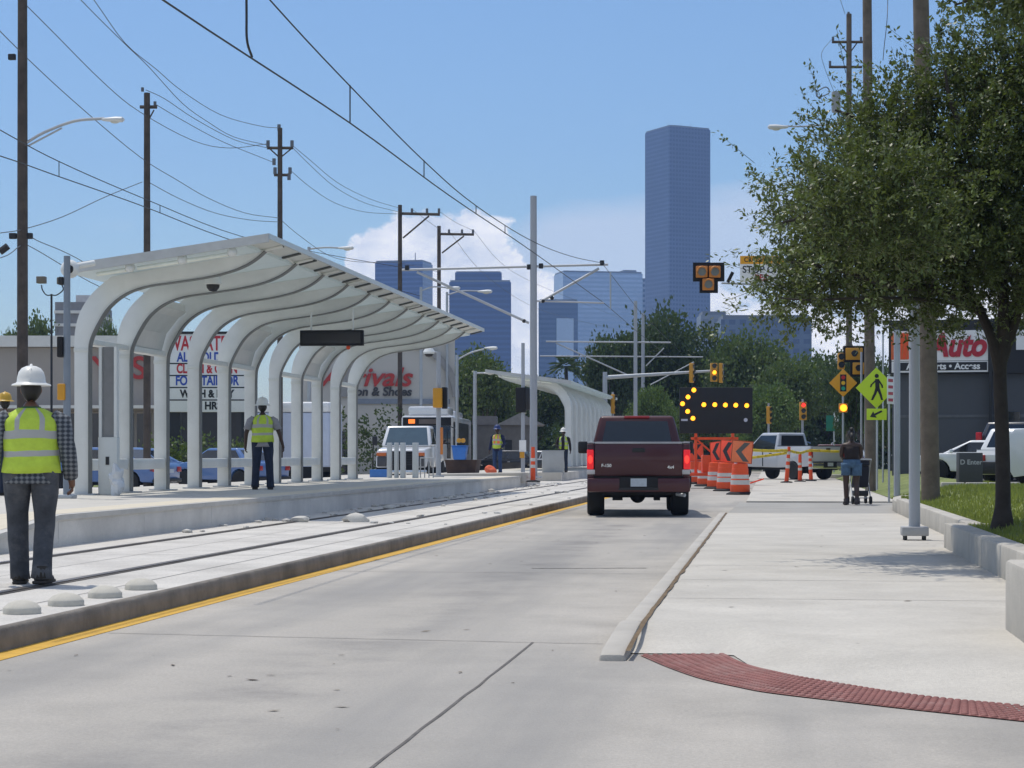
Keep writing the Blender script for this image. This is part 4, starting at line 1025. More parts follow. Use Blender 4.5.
    # shoes
    if shoes:
        for A_, sd in ((LA, 'l'), (RA, 'r')):
            fd = V(p.get(sd + 'toe', (0, .16, -.045))); fdn = V((fd.x, fd.y, 0)).normalized()
            sm = MB(); g0 = A_.z - .085
            pts = [A_ + V((0, 0, .05)), A_ + V((0, -.02, -.02)), A_ + fdn*.03 + V((0, 0, -.035)), A_ + fdn*.12 + V((0, 0, -.05)), A_ + fdn*.19 + V((0, 0, -.056))]
            sm.tube(cr(pts, 3), [.052]*3 + [.058]*3 + [.056]*3 + [.048]*3 + [.03], 12)
            bx = A_ + fdn*.07 + V((0, 0, -.07)); sm.box(bx, (.10, .29, .03), rz=math.atan2(-fdn.x, fdn.y), bev=.012)
            sm.build('boot', M('boot %.2f' % shoes[0], shoes, rough=.8, var=.2), root, angle=60)
    # shirt
    if top:
        sh_ = MB()
        if female: S = [(V((0, 0, 1.04)), .148, .108), (V((0, ln*.3, 1.12)), .135, .10), (ch + V((0, .01, -.04)), .150, .115), (ch + V((0, 0, .06)), .155, .105)]
        else: S = [(V((0, 0, .85)), .188, .14), (V((0, 0, .90)), .184, .137), (V((0, 0, 1.0)), .175, .128), (V((0, ln*.3, 1.12)), .168, .122), (ch, .182, .128), (ch + V((0, ln*.1, .08)), .180, .118), (ch + V((0, ln*.2, .145)), .135, .09), (nk + V((0, 0, .0)), .072, .07)]
        sh_.loft(S, 22)
        for Sx, E, W_ in ((LS, LE, LW), (RS, RE, RW)):
            if bare_top: continue
            o_ = (Sx - ch); a0 = Sx - V((o_.x*.25, 0, .02))
            end = {'long': W_, 'short': Sx.lerp(E, .75)}[sleeve]
            if sleeve == 'long': pts = [a0, Sx.lerp(E, .15), Sx.lerp(E, .6), E, E.lerp(W_, .5), E.lerp(W_, .93)]; rr_ = [.082, .078, .064, .058, .053, .047]
            else: pts = [a0, Sx.lerp(E, .2), Sx.lerp(E, .5), end]; rr_ = [.082, .076, .070, .072]
            sh_.tube(pts, rr_, 14)
        sh_.jitter(.008, 10, 4).build('shirt', top, root, angle=180)
    if vest:
        vb = MB(); seg = 36
        S = [(V((0, 0, .945)), .200, .155), (V((0, 0, 1.01)), .195, .148), (V((0, ln*.2, 1.08)), .188, .142), (V((0, ln*.3, 1.13)), .186, .14), (V((0, ln*.4, 1.18)), .188, .142), (V((0, ln*.5, 1.235)), .195, .145), (ch, .198, .146), (ch + V((0, ln*.1, .05)), .198, .142), (ch + V((0, ln*.15, .09)), .194, .135), (ch + V((0, ln*.2, .13)), .168, .112), (ch + V((0, ln*.2, .165)), .115, .09), (ch + V((0, ln*.2, .185)), .085, .078)]
        def mf(i, k):
            a = (k + .5)/seg*360
            if i in (2,) or i in (5,): return 1
            for c in (64, 116, 244, 296):
                if i >= 6 and abs(a-c) < 7: return 1
            if vest == 'orange' and i < 12:
                for c in (64, 116, 244, 296):
                    if abs(a-c) < 14 and i >= 3: return 2
            return 0
        def skp(i, k):
            a = (k + .5)/seg*360
            side = min(abs(a), abs(a-360), abs(a-180))
            if i in (5, 6, 7, 8) and side < (14, 26, 30, 26)[i-5]: return True
            if vest == 'open' and abs(a-90) < 16: return True
            return False
        vb.loft(S, seg, caps=False, matfn=mf, skip=skp)
        vb.jitter(.013, 6, 8).jitter(.006, 16, 3)
        vo = vb.build('safety_vest', [M('hi vis yellow', (.50, .66, .06), rough=.7, var=.16, scale=7, bump=1.0, bscale=11), M('silver tape', (.40, .40, .38), rough=.45, var=.10), M('vest orange', (.85, .18, .04), rough=.6)], root, angle=180)
        sm_ = vo.modifiers.new('t', 'SOLIDIFY'); sm_.thickness = .004; sm_.offset = 1
    if hat:
        hb = MB(); c0 = hc + V((0, 0, .012))
        prof = [(.165, .0), (.158, .012), (.128, .022), (.120, .032), (.116, .07), (.104, .115), (.078, .148), (.04, .165), (0, .170)]
        hb.lathe(prof, 26, c=tuple(c0 + V((0, 0, .02))), sy=1.12)
        hb.tube([c0 + V((0, -.125, .06)), c0 + V((0, -.10, .15)), c0 + V((0, 0, .193)), c0 + V((0, .10, .15)), c0 + V((0, .125, .06))], .013, 8)
        hb.build('hard_hat', M('hard hat %s' % hat, {'white': (.72, .71, .66), 'yellow': (.55, .33, .03), 'blue': (.02, .04, .15)}[hat], rough=.4, var=.04), root, angle=50).scale = (1/bulk, 1, 1)
    if hat and not hair: hair = 'short'
    if hair:
        hb = MB()
        t = bmesh.new(); bmesh.ops.create_uvsphere(t, u_segments=20, v_segments=14, radius=1)
        for v in t.verts:
            if v.co.y > .35 and v.co.z < .35: v.co.y = .35
            v.co = V((v.co.x*.086, v.co.y*.105 - .008, v.co.z*.118 + .012))
        hb.add(t, Matrix.Translation(hc))
        if hair == 'bun': hb.ball(hc + V((0, -.06, .12)), .058, 1, 1, .9); hb.tube([hc + V((0, -.09, .03)), hc + V((0, -.12, -.08)), hc + V((0, -.11, -.16))], [.05, .04, .02], 10)
        hb.jitter(.006, 25, 2).build('hair', M('black hair', (.012, .010, .009), rough=.6, var=.3, scale=20), root, angle=180).scale = (1/bulk, 1, 1)
    return root

m_plaid = M('plaid shirt', (.14, .16, .20), rough=.9, var=.1)
nn, ll, bs = nodes_of(m_plaid)
tcp = nn.new('ShaderNodeTexCoord')
outs = []
for dr in ('X', 'Z'):
    wv = nn.new('ShaderNodeTexWave'); wv.wave_type = 'BANDS'; wv.bands_direction = dr; wv.inputs['Scale'].default_value = 8.5; wv.inputs['Distortion'].default_value = .6
    ll.new(tcp.outputs['Object'], wv.inputs['Vector']); outs.append(wv.outputs['Fac'])
ad = nn.new('ShaderNodeMath'); ll.new(outs[0], ad.inputs[0]); ll.new(outs[1], ad.inputs[1])
rp = nn.new('ShaderNodeValToRGB'); rp.color_ramp.elements[0].color = (.035, .042, .055, 1); rp.color_ramp.elements[1].color = (.20, .215, .23, 1)
rp.color_ramp.elements[0].position = .3; rp.color_ramp.elements[1].position = .85
hv2 = nn.new('ShaderNodeMath'); hv2.operation = 'MULTIPLY'; hv2.inputs[1].default_value = .5; ll.new(ad.outputs[0], hv2.inputs[0]); ll.new(hv2.outputs[0], rp.inputs[0]); ll.new(rp.outputs[0], bs.inputs['Base Color'])
m_jean = M('faded work trousers', (.055, .06, .07), rough=.95, var=.35, scale=7, bump=.8, bscale=22, stain=.7, stain_col=(.19, .185, .18))
m_jean2 = M('navy jeans', (.018, .026, .05), rough=.95, var=.3, scale=8, bump=.6, bscale=25)
m_grey_t = M('grey tee shirt', (.30, .29, .31), rough=.95, var=.12, scale=8, bump=.4, bscale=25)
m_navy = M('navy shirt', (.015, .02, .06), rough=.95, var=.2)
m_denim = M('denim shorts', (.07, .13, .21), rough=.95, var=.25, scale=14)
m_brown_t = M('dark brown top', (.020, .013, .012), rough=.9, var=.2)

w1 = at(31, 16.15, z=.15)
p1 = person('walking worker seen from behind in white hard hat, lime vest and plaid shirt', w1, R(17), 1.69, 'brown',
       dict(la=(-.085, .14, .085), lk=(-.10, .15, .50), ra=(.08, -.14, .105), rk=(.09, .05, .495), rtoe=(.03, .15, -.06), le=(-.255, -.03, 1.13), lw=(-.27, .08, .88), re=(.255, -.05, 1.13), rw=(.275, .05, .885)),
       top=m_plaid, bottom=m_jean, vest='lime', hat='white', bulk=1.2)
MB().loft([(Vector((0, .0, 1.40)), .10, .08), (Vector((0, 0, 1.455)), .082, .078), (Vector((0, .004, 1.50)), .068, .068)], 18).build('green_collar', M('green tee shirt', (.02, .12, .04), rough=.9), p1, angle=180)
w2 = at(5, 34, z=.512)
person('worker in a yellow hard hat almost hidden behind the white helmeted walking worker', w2, R(20), 1.68, 'brown', dict(la=(-.06, .0, .085), ra=(.06, 0, .085), lk=(-.07, .02, .5), rk=(.07, .02, .5)), top=m_grey_t, bottom=m_jean2, vest='lime', hat='yellow')
w3 = at(262.5, 39.9, z=.512)
person('worker standing back turned on the platform in lime vest, grey shirt and navy jeans', w3, R(16), 1.76, 'dark',
       dict(la=(-.13, .02, .085), ra=(.14, -.02, .085), lk=(-.11, .02, .5), rk=(.12, .01, .5), le=(-.29, .0, 1.12), lw=(-.30, .06, .87), re=(.30, -.02, 1.12), rw=(.36, .03, .88)),
       top=m_grey_t, bottom=m_jean2, vest='lime', hat='white', sleeve='short', bulk=1.12)
w4 = at(497.5, 73.5, z=.512)
person('worker in a dark blue cap and orange striped vest beside the fallen orange bag', w4, TH + R(160), 1.72, 'dark', dict(le=(-.30, .05, 1.14), lw=(-.22, .16, .98)), top=m_navy, bottom=M('blue jeans', (.03, .06, .14), rough=.95, var=.2), vest='orange', hat='blue')
w5 = at(563.5, 82, z=.50)
person('white helmeted worker in an open lime vest facing us beside the metal box', w5, TH + R(170), 1.74, 'dark', dict(re=(.29, .05, 1.14), rw=(.20, .18, 1.0)), top=m_brown_t, bottom=m_jean2, vest='open', hat='white')
# person with the stroller
w6 = at(851.5, 44.2, z=.10)
person('woman walking away in denim shorts and dark strapless top, pushing a stroller', w6, R(4), 1.66, 'dark',
       dict(la=(-.09, .10, .085), lk=(-.095, .09, .5), ra=(.095, -.12, .10), rk=(.095, .02, .49), le=(-.19, .05, 1.15), lw=(-.12, .30, 1.04), re=(.19, .05, 1.15), rw=(.15, .30, 1.04)),
       top=m_brown_t, bottom=m_denim, hair='bun', shorts=True, female=True, shoes=(.05, .04, .04), bare_top=True, bulk=1.22)
st = thing('stroller', 'dark folding stroller on small wheels pushed by the woman', 'stroller', at(860, 44.9, z=.10), TH)
fr = MB()
for sx_ in (-.2, .2):
    fr.tube([(sx_, -.30, 1.0), (sx_, -.2, .95), (sx_, .25, .30), (sx_, .42, .10)], .014, 8); fr.tube([(sx_, .18, .62), (sx_, -.22, .10)], .013, 8)
fr.tube([(-.2, -.30, 1.0), (.2, -.30, 1.0)], .016, 8); fr.tube([(-.2, -.18, .14), (.2, -.18, .14)], .012, 6)
fr.build('frame', m_steel, st)
MB().hexa([(-.17, -.12, .38), (.17, -.12, .38), (.17, .25, .36), (-.17, .25, .36)], [(-.18, -.2, .88), (.18, -.2, .88), (.17, .05, .50), (-.17, .05, .50)], bev=.03).build('seat', M('stroller cloth', (.02, .02, .03), rough=.9), st)
MB().hexa([(-.19, -.24, .86), (.19, -.24, .86), (.19, .16, .90), (-.19, .16, .90)], [(-.16, -.2, 1.02), (.16, -.2, 1.02), (.16, .08, 1.04), (-.16, .08, 1.04)], bev=.04).build('canopy', M('stroller cloth', (.02, .02, .03)), st)
MB().box((0, -.02, .24), (.32, .34, .12), bev=.02).build('basket', m_dark, st)
for sx_ in (-.2, .2):
    for yy_ in (-.22, .42):
        MB().lathe([(.0, -.03), (.085, -.025), (.09, 0), (.085, .025), (0, .03)], 18, c=(sx_, yy_, .09), axis='X').build('wheel', m_rub, st)

# ================================================================ vehicles
def wheel(parent, x, y, r, wd, side):
    t = MB().lathe([(r*.60, -wd*.48), (r*.9, -wd*.5), (r*.98, -wd*.42), (r, -wd*.3), (r, wd*.3), (r*.98, wd*.42), (r*.9, wd*.5), (r*.60, wd*.48)], 30, c=(0, 0, 0), axis='X').build('wheel', m_rub, parent, loc=(x, y, r))
    rm = MB(); s_ = side
    rm.lathe([(0, wd*.36*s_), (r*.14, wd*.40*s_), (r*.2, wd*.30*s_), (r*.45, wd*.30*s_), (r*.55, wd*.40*s_), (r*.62, wd*.46*s_), (r*.62, wd*.2*s_), (0, wd*.2*s_)], 24, axis='X')
    for k in range(6):
        a = k*PI/3; rm.box((wd*.36*s_, math.cos(a)*r*.34, math.sin(a)*r*.34), (wd*.14, r*.13, r*.42), rot=Matrix.Rotation(PI/2 - a, 3, 'X') if 0 else Matrix.Rotation(a - PI/2, 3, 'X'))
    rm.build('rim', m_rim, t); return t

def arch_profile(L, zb, wheels, r, top):
    """side outline from the rear along the bottom with wheel arches, then the given top points front to rear"""
    pts = [(-L/2 + .06, zb + .12), (-L/2 + .12, zb)]
    for wy in wheels:
        rr_ = r*1.18
        for k in range(9):
            a = PI - k*PI/8
            zz_ = r*.95 + rr_*math.sin(a)
            if zz_ > zb: pts.append((wy + rr_*math.cos(a), zz_))
    pts += [(L/2 - .12, zb), (L/2 - .03, zb + .15)]
    return pts + top

def paint(name, col, **k): return M(name, col, rough=.30, coat=.7, var=.04, scale=2, **k)

def pickup(name, label, loc, rz, pm, L=5.55, W=1.98, r=.40, bedz=1.42, belt=1.22, roof=1.93, zb=.52, lit=True, cab=(-.55, 1.75), plate=True, group=None, lower=None):
    o = thing(name, label, 'pickup truck', loc, rz, group); h = W/2
    fw, rw_ = L*.345, -L*.285
    c0, c1 = cab
    # front body: hood and cab lower part
    top_ = [(L/2, .92), (L/2 - .10, 1.08), (c1 + .05, belt + .02), (c0, belt), (c0, zb + .02)]
    fp = [(c0, zb)]
    for k in range(9):
        a = PI - k*PI/8; rr_ = r*1.17; zz_ = r*.95 + rr_*math.sin(a)
        if zz_ > zb: fp.append((fw + rr_*math.cos(a), zz_))
    fp += [(L/2 - .15, zb), (L/2 - .02, zb + .12)]
    MB().prism(fp + top_[:-1], lambda u, v, w_: (w_, u, v), -h, h, bev=.05).build('body', pm, o)
    # bed
    bp = [(c0 - .01, zb)]
    rear = -L/2
    ap = []
    for k in range(9):
        a = k*PI/8; rr_ = r*1.17; zz_ = r*.95 + rr_*math.sin(a)
        if zz_ > zb: ap.append((rw_ + rr_*math.cos(a), zz_))
    bp += ap + [(rear + .03, zb + .08), (rear, zb + .3), (rear, bedz - .02), (rear + .03, bedz), (c0 - .01, bedz)]
    for sd in (-1, 1):
        MB().prism(bp, lambda u, v, w_: (w_, u, v), sd*(h-.13), sd*h, bev=.035).build('bed_side', pm, o)
        MB().bb(sd*(h-.15), sd*(h-.0), rear + .02, c0 - .02, bedz + .001, bedz + .03, bev=.008).build('bed_rail_cap', M('bed cap grey', (.36, .36, .38), rough=.5) if lit else m_dark, o)
    MB().bb(-h+.13, h-.13, rear + .08, c0 - .02, zb + .22, zb + .27).build('bed_floor', m_dark, o)
    MB().bb(-h+.13, h-.13, c0 - .09, c0 - .02, zb + .27, bedz).build('bed_front', pm, o)
    tg = MB().bb(-h+.145, h-.145, rear - .012, rear + .06, zb + .27, bedz - .01, bev=.018).build('tailgate', pm, o)
    MB().bb(-.12, .12, rear - .03, rear - .014, bedz - .17, bedz - .09, bev=.01).build('tailgate_handle', m_dark, tg)
    MB().bb(-h+.15, h-.15, rear - .02, rear + .055, bedz - .008, bedz + .03, bev=.008).build('tailgate_cap', M('bed cap grey', (.36, .36, .38)) if lit else m_dark, tg)
    # bumper
    bmat = lower or pm
    bm_ = MB(); bm_.bb(-h + .0, h - .0, rear - .15, rear - .03, zb - .04, zb + .23, bev=.04)
    bu = bm_.build('rear_bumper', bmat, o)
    MB().bb(-.38, .38, rear - .165, rear - .14, zb - .0, zb + .05).build('bumper_step', m_dark, bu)
    if plate:
        MB().bb(-.37, .37, rear - .16, rear - .145, zb + .03, zb + .245, bev=.01).build('plate_recess', m_black, bu)
        pl_ = MB().bb(-.155, .155, rear - .172, rear - .163, zb + .07, zb + .225).build('licence_plate', M('plate', (.42, .47, .52), rough=.4, var=.1, scale=20), bu)
        text('B4K 271', .085, 'lettering', M('plate ink', (.03, .04, .12)), pl_, (0, rear - .174, zb + .145), ext=.001) if False else None
    for sd in (-1, 1):
        lens = MB().bb(sd*(h-.125), sd*(h+.006), rear - .02, rear + .12, bedz - .50, bedz - .12, bev=.02).build('taillight', M('tail lamp lit', (.7, .02, .02), rough=.2, emit=(1, .02, .03), estr=.35) if lit else M('tail lamp red', (.35, .02, .02), rough=.2), o)
        MB().bb(sd*(h-.15), sd*(h+.004), rear - .018, rear + .11, bedz - .60, bedz - .505, bev=.015).build('reverse_lamp', M('reverse lens', (.55, .52, .50), rough=.2), lens)
        if lit: MB().ball((sd*(h-.06), rear - .01, bedz - .31), .06, .8, .35, 1.5, 12, 8).build('lamp_glow', m_lampR, lens)
    # cab
    hb, ht = h - .04, h - .24
    ryr, ryf = c0 + .14, c1 - 1.0
    bot = [(-hb, c0, belt - .01), (hb, c0, belt - .01), (hb, c1, belt - .01), (-hb, c1, belt - .01)]
    tp = [(-ht, ryr, roof), (ht, ryr, roof), (ht, ryf, roof), (-ht, ryf, roof)]
    cb = MB().hexa(bot, tp, bev=.07).build('cab', pm, o)
    MB().slab((bot[0], bot[1], tp[1], tp[0]), .10, .10, .14, .14).build('rear_window', m_glass, cb)
    MB().slab((bot[2], bot[3], tp[3], tp[2]), .07, .07, .08, .10).build('windshield', m_glass, cb)
    for q_ in ((bot[1], bot[2], tp[2], tp[1]), (bot[3], bot[0], tp[0], tp[3])):
        MB().slab(q_, .08, .10, .08, .14).build('side_window', m_glass, cb)
    if lit: MB().bb(-.26, .26, ryr - .035, ryr + .05, roof - .055, roof - .005, bev=.012).build('high_brake_lamp', M('brake lamp strip', (.45, .03, .03), rough=.3), cb)
    # inside silhouettes: seat backs
    # under: frame, axle, differential, exhaust
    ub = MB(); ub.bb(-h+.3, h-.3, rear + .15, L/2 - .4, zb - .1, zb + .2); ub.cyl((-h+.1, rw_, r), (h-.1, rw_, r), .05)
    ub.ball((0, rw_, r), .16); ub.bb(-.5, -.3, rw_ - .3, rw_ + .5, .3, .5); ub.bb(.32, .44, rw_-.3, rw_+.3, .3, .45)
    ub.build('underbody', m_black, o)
    MB().cyl((h-.25, rear + .1, zb - .08), (h-.10, rear - .04, zb - .1), .035).build('exhaust', m_steel, o)
    for sd in (-1, 1):
        wheel(o, sd*(h - .16), rw_, r, .34, sd); wheel(o, sd*(h - .16), fw, r, .30, sd)
        mi_ = MB(); mi_.box((sd*(h + .13), c1 - .35, belt + .14), (.22, .12, .26), bev=.04); mi_.cyl((sd*(h-.03), c1 - .33, belt + .05), (sd*(h+.06), c1 - .35, belt + .1), .025); mi_.build('mirror', m_dark, o)
        MB().bb(sd*(h-.30), sd*(h-.03), L/2 - .14, L/2 + .005, .86, 1.04, bev=.02).build('headlight', M('headlamp', (.7, .7, .7), rough=.15), o)
        MB().bb(sd*(h-.001), sd*(h+.012), c0 + .35, c0 + .53, belt - .10, belt - .06, bev=.005).build('door_handle', m_dark, o)
        MB().bb(sd*(h-.001), sd*(h+.006), -.05 + c0*.2 + .55, .55 + c0*.2 + .012, zb + .06, belt - .02).build('door_seam', m_black, o)
    MB().bb(-h+.32, h-.32, L/2 - .09, L/2 + .012, .80, 1.02).build('grille', m_dark, o)
    MB().bb(-h, h, L/2 - .03, L/2 + .12, zb - .03, zb + .2, bev=.04).build('front_bumper', m_chrome, o)
    return o
m_mar = M('maroon metallic paint', (.055, .005, .009), rough=.42, coat=.25, var=.05, scale=2)
pk = pickup('pickup_truck', 'maroon pickup truck seen from behind with its tail lamps lit, driving up the lane', at(636.5, 38.6+2.78, z=.004), R(4.6), m_mar, roof=2.0)
for s_, x in (('F-150', -.62), ('4x4', .62)):
    e = text(s_, .085, 'badge', m_chrome, [c for c in pk.children if c.name.startswith('tailgate')][0], (x, -2.795, .99 if x < 0 else .96), ext=.004, bold=.002)
m_sil = paint('silver paint', (.50, .52, .55))
pickup('pickup_truck', 'silver pickup truck parked askew beyond the caution tape and thin orange posts', at(786, 89, z=.125), R(40), m_sil, lit=False, roof=2.06, bedz=1.46, r=.39, lower=m_chrome)

def car(name, label, cat, loc, rz, pm, L=4.5, W=1.78, r=.33, zb=.30, hoodz=.86, belt=.95, roof=1.45, g=(-1.55, 1.25, -.95, .35), deckz=.95, low=None, group=None, tall_lamps=False):
    o = thing(name, label, cat, loc, rz, group); h = W/2
    fw, rw_ = L*.30, -L*.29
    prof = arch_profile(L, zb, (rw_, fw), r, [(L/2 - .02, hoodz - .20), (L/2 - .14, hoodz - .06), (g[1], belt), (g[0], belt), (-L/2 + .10, deckz), (-L/2 + .02, deckz - .14)])
    MB().prism(prof, lambda u, v, w_: (w_, u, v), -h, h, bev=.06).build('body', pm, o)
    hb, ht = h - .07, h - .25
    bot = [(-hb, g[0], belt - .02), (hb, g[0], belt - .02), (hb, g[1], belt - .02), (-hb, g[1], belt - .02)]
    tp = [(-ht, g[2], roof), (ht, g[2], roof), (ht, g[3], roof), (-ht, g[3], roof)]
    cb = MB().hexa(bot, tp, bev=.06).build('cabin', pm, o)
    MB().slab((bot[0], bot[1], tp[1], tp[0]), .09, .09, .14, .14).build('rear_window', m_glass, cb)
    MB().slab((bot[2], bot[3], tp[3], tp[2]), .06, .06, .06, .10).build('windshield', m_glass, cb)
    for q_ in ((bot[1], bot[2], tp[2], tp[1]), (bot[3], bot[0], tp[0], tp[3])):
        MB().slab(q_, .07, .53, .12, .16).build('side_window', m_glass, cb); MB().slab(q_, .50, .08, .12, .16).build('side_window', m_glass, cb)
    lz0, lz1 = (belt - .12, roof - .25) if tall_lamps else (deckz - .26, deckz - .10)
    for sd in (-1, 1):
        MB().bb(sd*(h-.26), sd*(h-.0), -L/2 - .0, -L/2 + .2, deckz - .30, deckz - .13, bev=.02).build('taillight', M('tail lamp red', (.35, .02, .02), rough=.2), o) if not tall_lamps else MB().bb(sd*(h-.17), sd*(h+.01), -L/2 - .005, -L/2 + .16, belt - .10, belt + .25, bev=.02).build('taillight', M('tail lamp bright red', (.55, .015, .02), rough=.2), o)
        MB().bb(sd*(h-.42), sd*(h-.03), L/2 - .17, L/2 - .0, hoodz - .24, hoodz - .11, bev=.025).build('headlight', M('headlamp', (.7, .7, .7), rough=.15), o)
        wheel(o, sd*(h - .10), rw_, r, .20, sd); wheel(o, sd*(h - .10), fw, r, .20, sd)
        MB().box((sd*(h + .08), g[1] - .35, belt + .06), (.16, .10, .13), bev=.03).build('mirror', pm, o)
        MB().bb(sd*(h-.001), sd*(h+.012), -.35, -.2, belt - .13, belt - .10, bev=.004).build('door_handle', m_chrome, o)
    lm = low or m_dark
    MB().bb(-h+.02, h-.02, -L/2 - .03, -L/2 + .12, zb + .02, zb + (.34 if low else .14), bev=.03).build('rear_bumper', lm, o)
    MB().bb(-h+.1, h-.1, L/2 - .1, L/2 + .02, zb + .06, zb + .2, bev=.02).build('front_grille', m_dark, o)
    MB().bb(-.26, .26, -L/2 - .05, -L/2 - .031, zb + .32, zb + .44).build('licence_plate', M('plate', (.42, .47, .52)), o)
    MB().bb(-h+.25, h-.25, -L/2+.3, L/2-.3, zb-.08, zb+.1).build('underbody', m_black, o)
    return o
m_wp = paint('white car paint', (.70, .71, .72)); m_blue = paint('blue car paint', (.06, .14, .34)); m_dkp = paint('dark car paint', (.02, .022, .028)); m_red = paint('dark red car paint', (.10, .012, .012))
SUV = dict(L=4.75, W=1.88, r=.37, zb=.34, hoodz=1.02, belt=1.05, roof=1.72, g=(-2.25, 1.15, -1.95, .35), deckz=1.05)
VAN = dict(L=5.0, W=1.95, r=.36, zb=.32, hoodz=1.0, belt=1.08, roof=1.80, g=(-2.40, 1.55, -2.25, .50), deckz=1.08)
car('parked_van', 'white minivan with dark lower bumper parked behind the slim tree trunk', 'minivan', at(1040, 54.5, z=.36), R(-24), m_wp, low=m_dark, **dict(VAN, roof=1.54, belt=.98, hoodz=.95, deckz=.98, g=(-2.42, 1.6, -2.02, .5)))
car('parked_van', 'tall white van nose cut off by the picture edge, beyond the slim tree trunk', 'van', at(1119, 47, z=.36), R(82), m_wp, **dict(VAN, roof=2.3, belt=1.5, hoodz=1.5, deckz=1.5, r=.40, g=(-2.42, 1.5, -2.3, .7)))
car('parked_suv', 'dark sport utility vehicle with tall red tail lamp beyond the white sedan', 'suv', at(1024, 67, z=.36), R(-22), m_dkp, tall_lamps=True, **dict(SUV, roof=1.92, belt=1.33, hoodz=1.15, deckz=1.33))
car('parked_sedan', 'white sedan parked nose out behind the dark notice box', 'sedan', at(985, 64, z=.36), R(75), m_wp, roof=1.31, belt=.9)
# cars glimpsed behind the shelter
car('parked_sedan', 'blue car seen between the first and second shelter columns', 'sedan', at(108, 66, z=0), R(78), m_blue)
car('parked_sedan', 'blue car seen between the fifth and sixth shelter columns, past the platform worker', 'sedan', at(228, 72, z=0), R(65), m_blue, L=4.3)
car('parked_sedan', 'small blue hatchback nose showing beside the second shelter column', 'hatchback', at(146, 76, z=0), R(-70), paint('mid blue car paint', (.10, .20, .42)), L=4.0)
car('parked_sedan', 'dark sedan crossing in the distance behind the worker with the orange striped vest', 'sedan', at(507, 108, z=.0), R(85), m_dkp)
car('parked_sedan', 'pale sedan in the distance partly hidden by the tall catenary mast', 'sedan', at(541, 118, z=.0), R(80), m_sil)
car('parked_suv', 'dark red vehicle far down the street behind the silver pickup bed', 'suv', at(826, 118, z=.1), R(80), m_red, **SUV)

# white work truck facing the camera
wt = thing('work_truck', 'white medium duty work truck facing the camera with a dark grille', 'truck', at(407, 80, z=.15), PI + TH*.3)
MB().hexa([(-1.02, -.2, .55), (1.02, -.2, .55), (1.0, 1.75, .55), (-1.0, 1.75, .55)], [(-1.02, -.2, 1.42), (1.02, -.2, 1.42), (.94, 1.70, 1.27), (-.94, 1.70, 1.27)], bev=.09).build('hood', m_wp, wt)
b_ = [(-1.02, -1.5, 1.40), (1.02, -1.5, 1.40), (1.02, .15, 1.40), (-1.02, .15, 1.40)]; t_ = [(-.88, -1.45, 2.22), (.88, -1.45, 2.22), (.86, -.40, 2.22), (-.86, -.40, 2.22)]
cb = MB().hexa(b_, t_, bev=.08).build('cab', m_wp, wt)
MB().slab((b_[2], b_[3], t_[3], t_[2]), .07, .07, .06, .08).build('windshield', M('sky blue glass', (.06, .10, .13), rough=.05, spec=.8), cb)
for q_ in ((b_[1], b_[2], t_[2], t_[1]), (b_[3], b_[0], t_[0], t_[3])): MB().slab(q_, .08, .2, .1, .14).build('side_window', m_glass, cb)
MB().bb(-1.02, 1.02, -1.5, -.2, .55, 1.40, bev=.05).build('cab_lower', m_wp, wt)
gr = MB().bb(-.54, .54, 1.72, 1.80, .50, 1.20, bev=.02).build('grille', m_black, wt)
for k in range(5): MB().bb(-.5, .5, 1.80, 1.812, .66 + k*.1, .69 + k*.1).build('grille_bar', m_dark, gr)
for sd in (-1, 1):
    hl = MB().bb(sd*.56, sd*.93, 1.70, 1.80, .60, 1.0, bev=.03).build('headlight', M('dim headlamp', (.06, .06, .065), rough=.4), wt)
    MB().bb(sd*.56, sd*.95, 1.70, 1.805, 1.01, 1.14, bev=.02).build('turn_lamp', M('orange lens', (.55, .13, .02), rough=.3), wt)
    wheel(wt, sd*.90, 1.0, .42, .26, sd); wheel(wt, sd*.90, -2.9, .42, .42, sd)
    m_ = MB(); m_.box((sd*1.28, .1, 1.62), (.2, .1, .36), bev=.03); m_.cyl((sd*1.0, .05, 1.5), (sd*1.22, .1, 1.6), .02); m_.build('mirror', m_dark, wt)
MB().bb(-1.05, 1.05, 1.76, 1.92, .30, .47, bev=.04).build('front_bumper', m_chrome, wt)
MB().bb(-1.08, 1.08, -4.3, -1.56, .75, 1.5, bev=.03).build('utility_bed', m_wp, wt)
MB().bb(-.8, .8, -4.1, 1.4, .45, .7).build('underbody', m_black, wt)
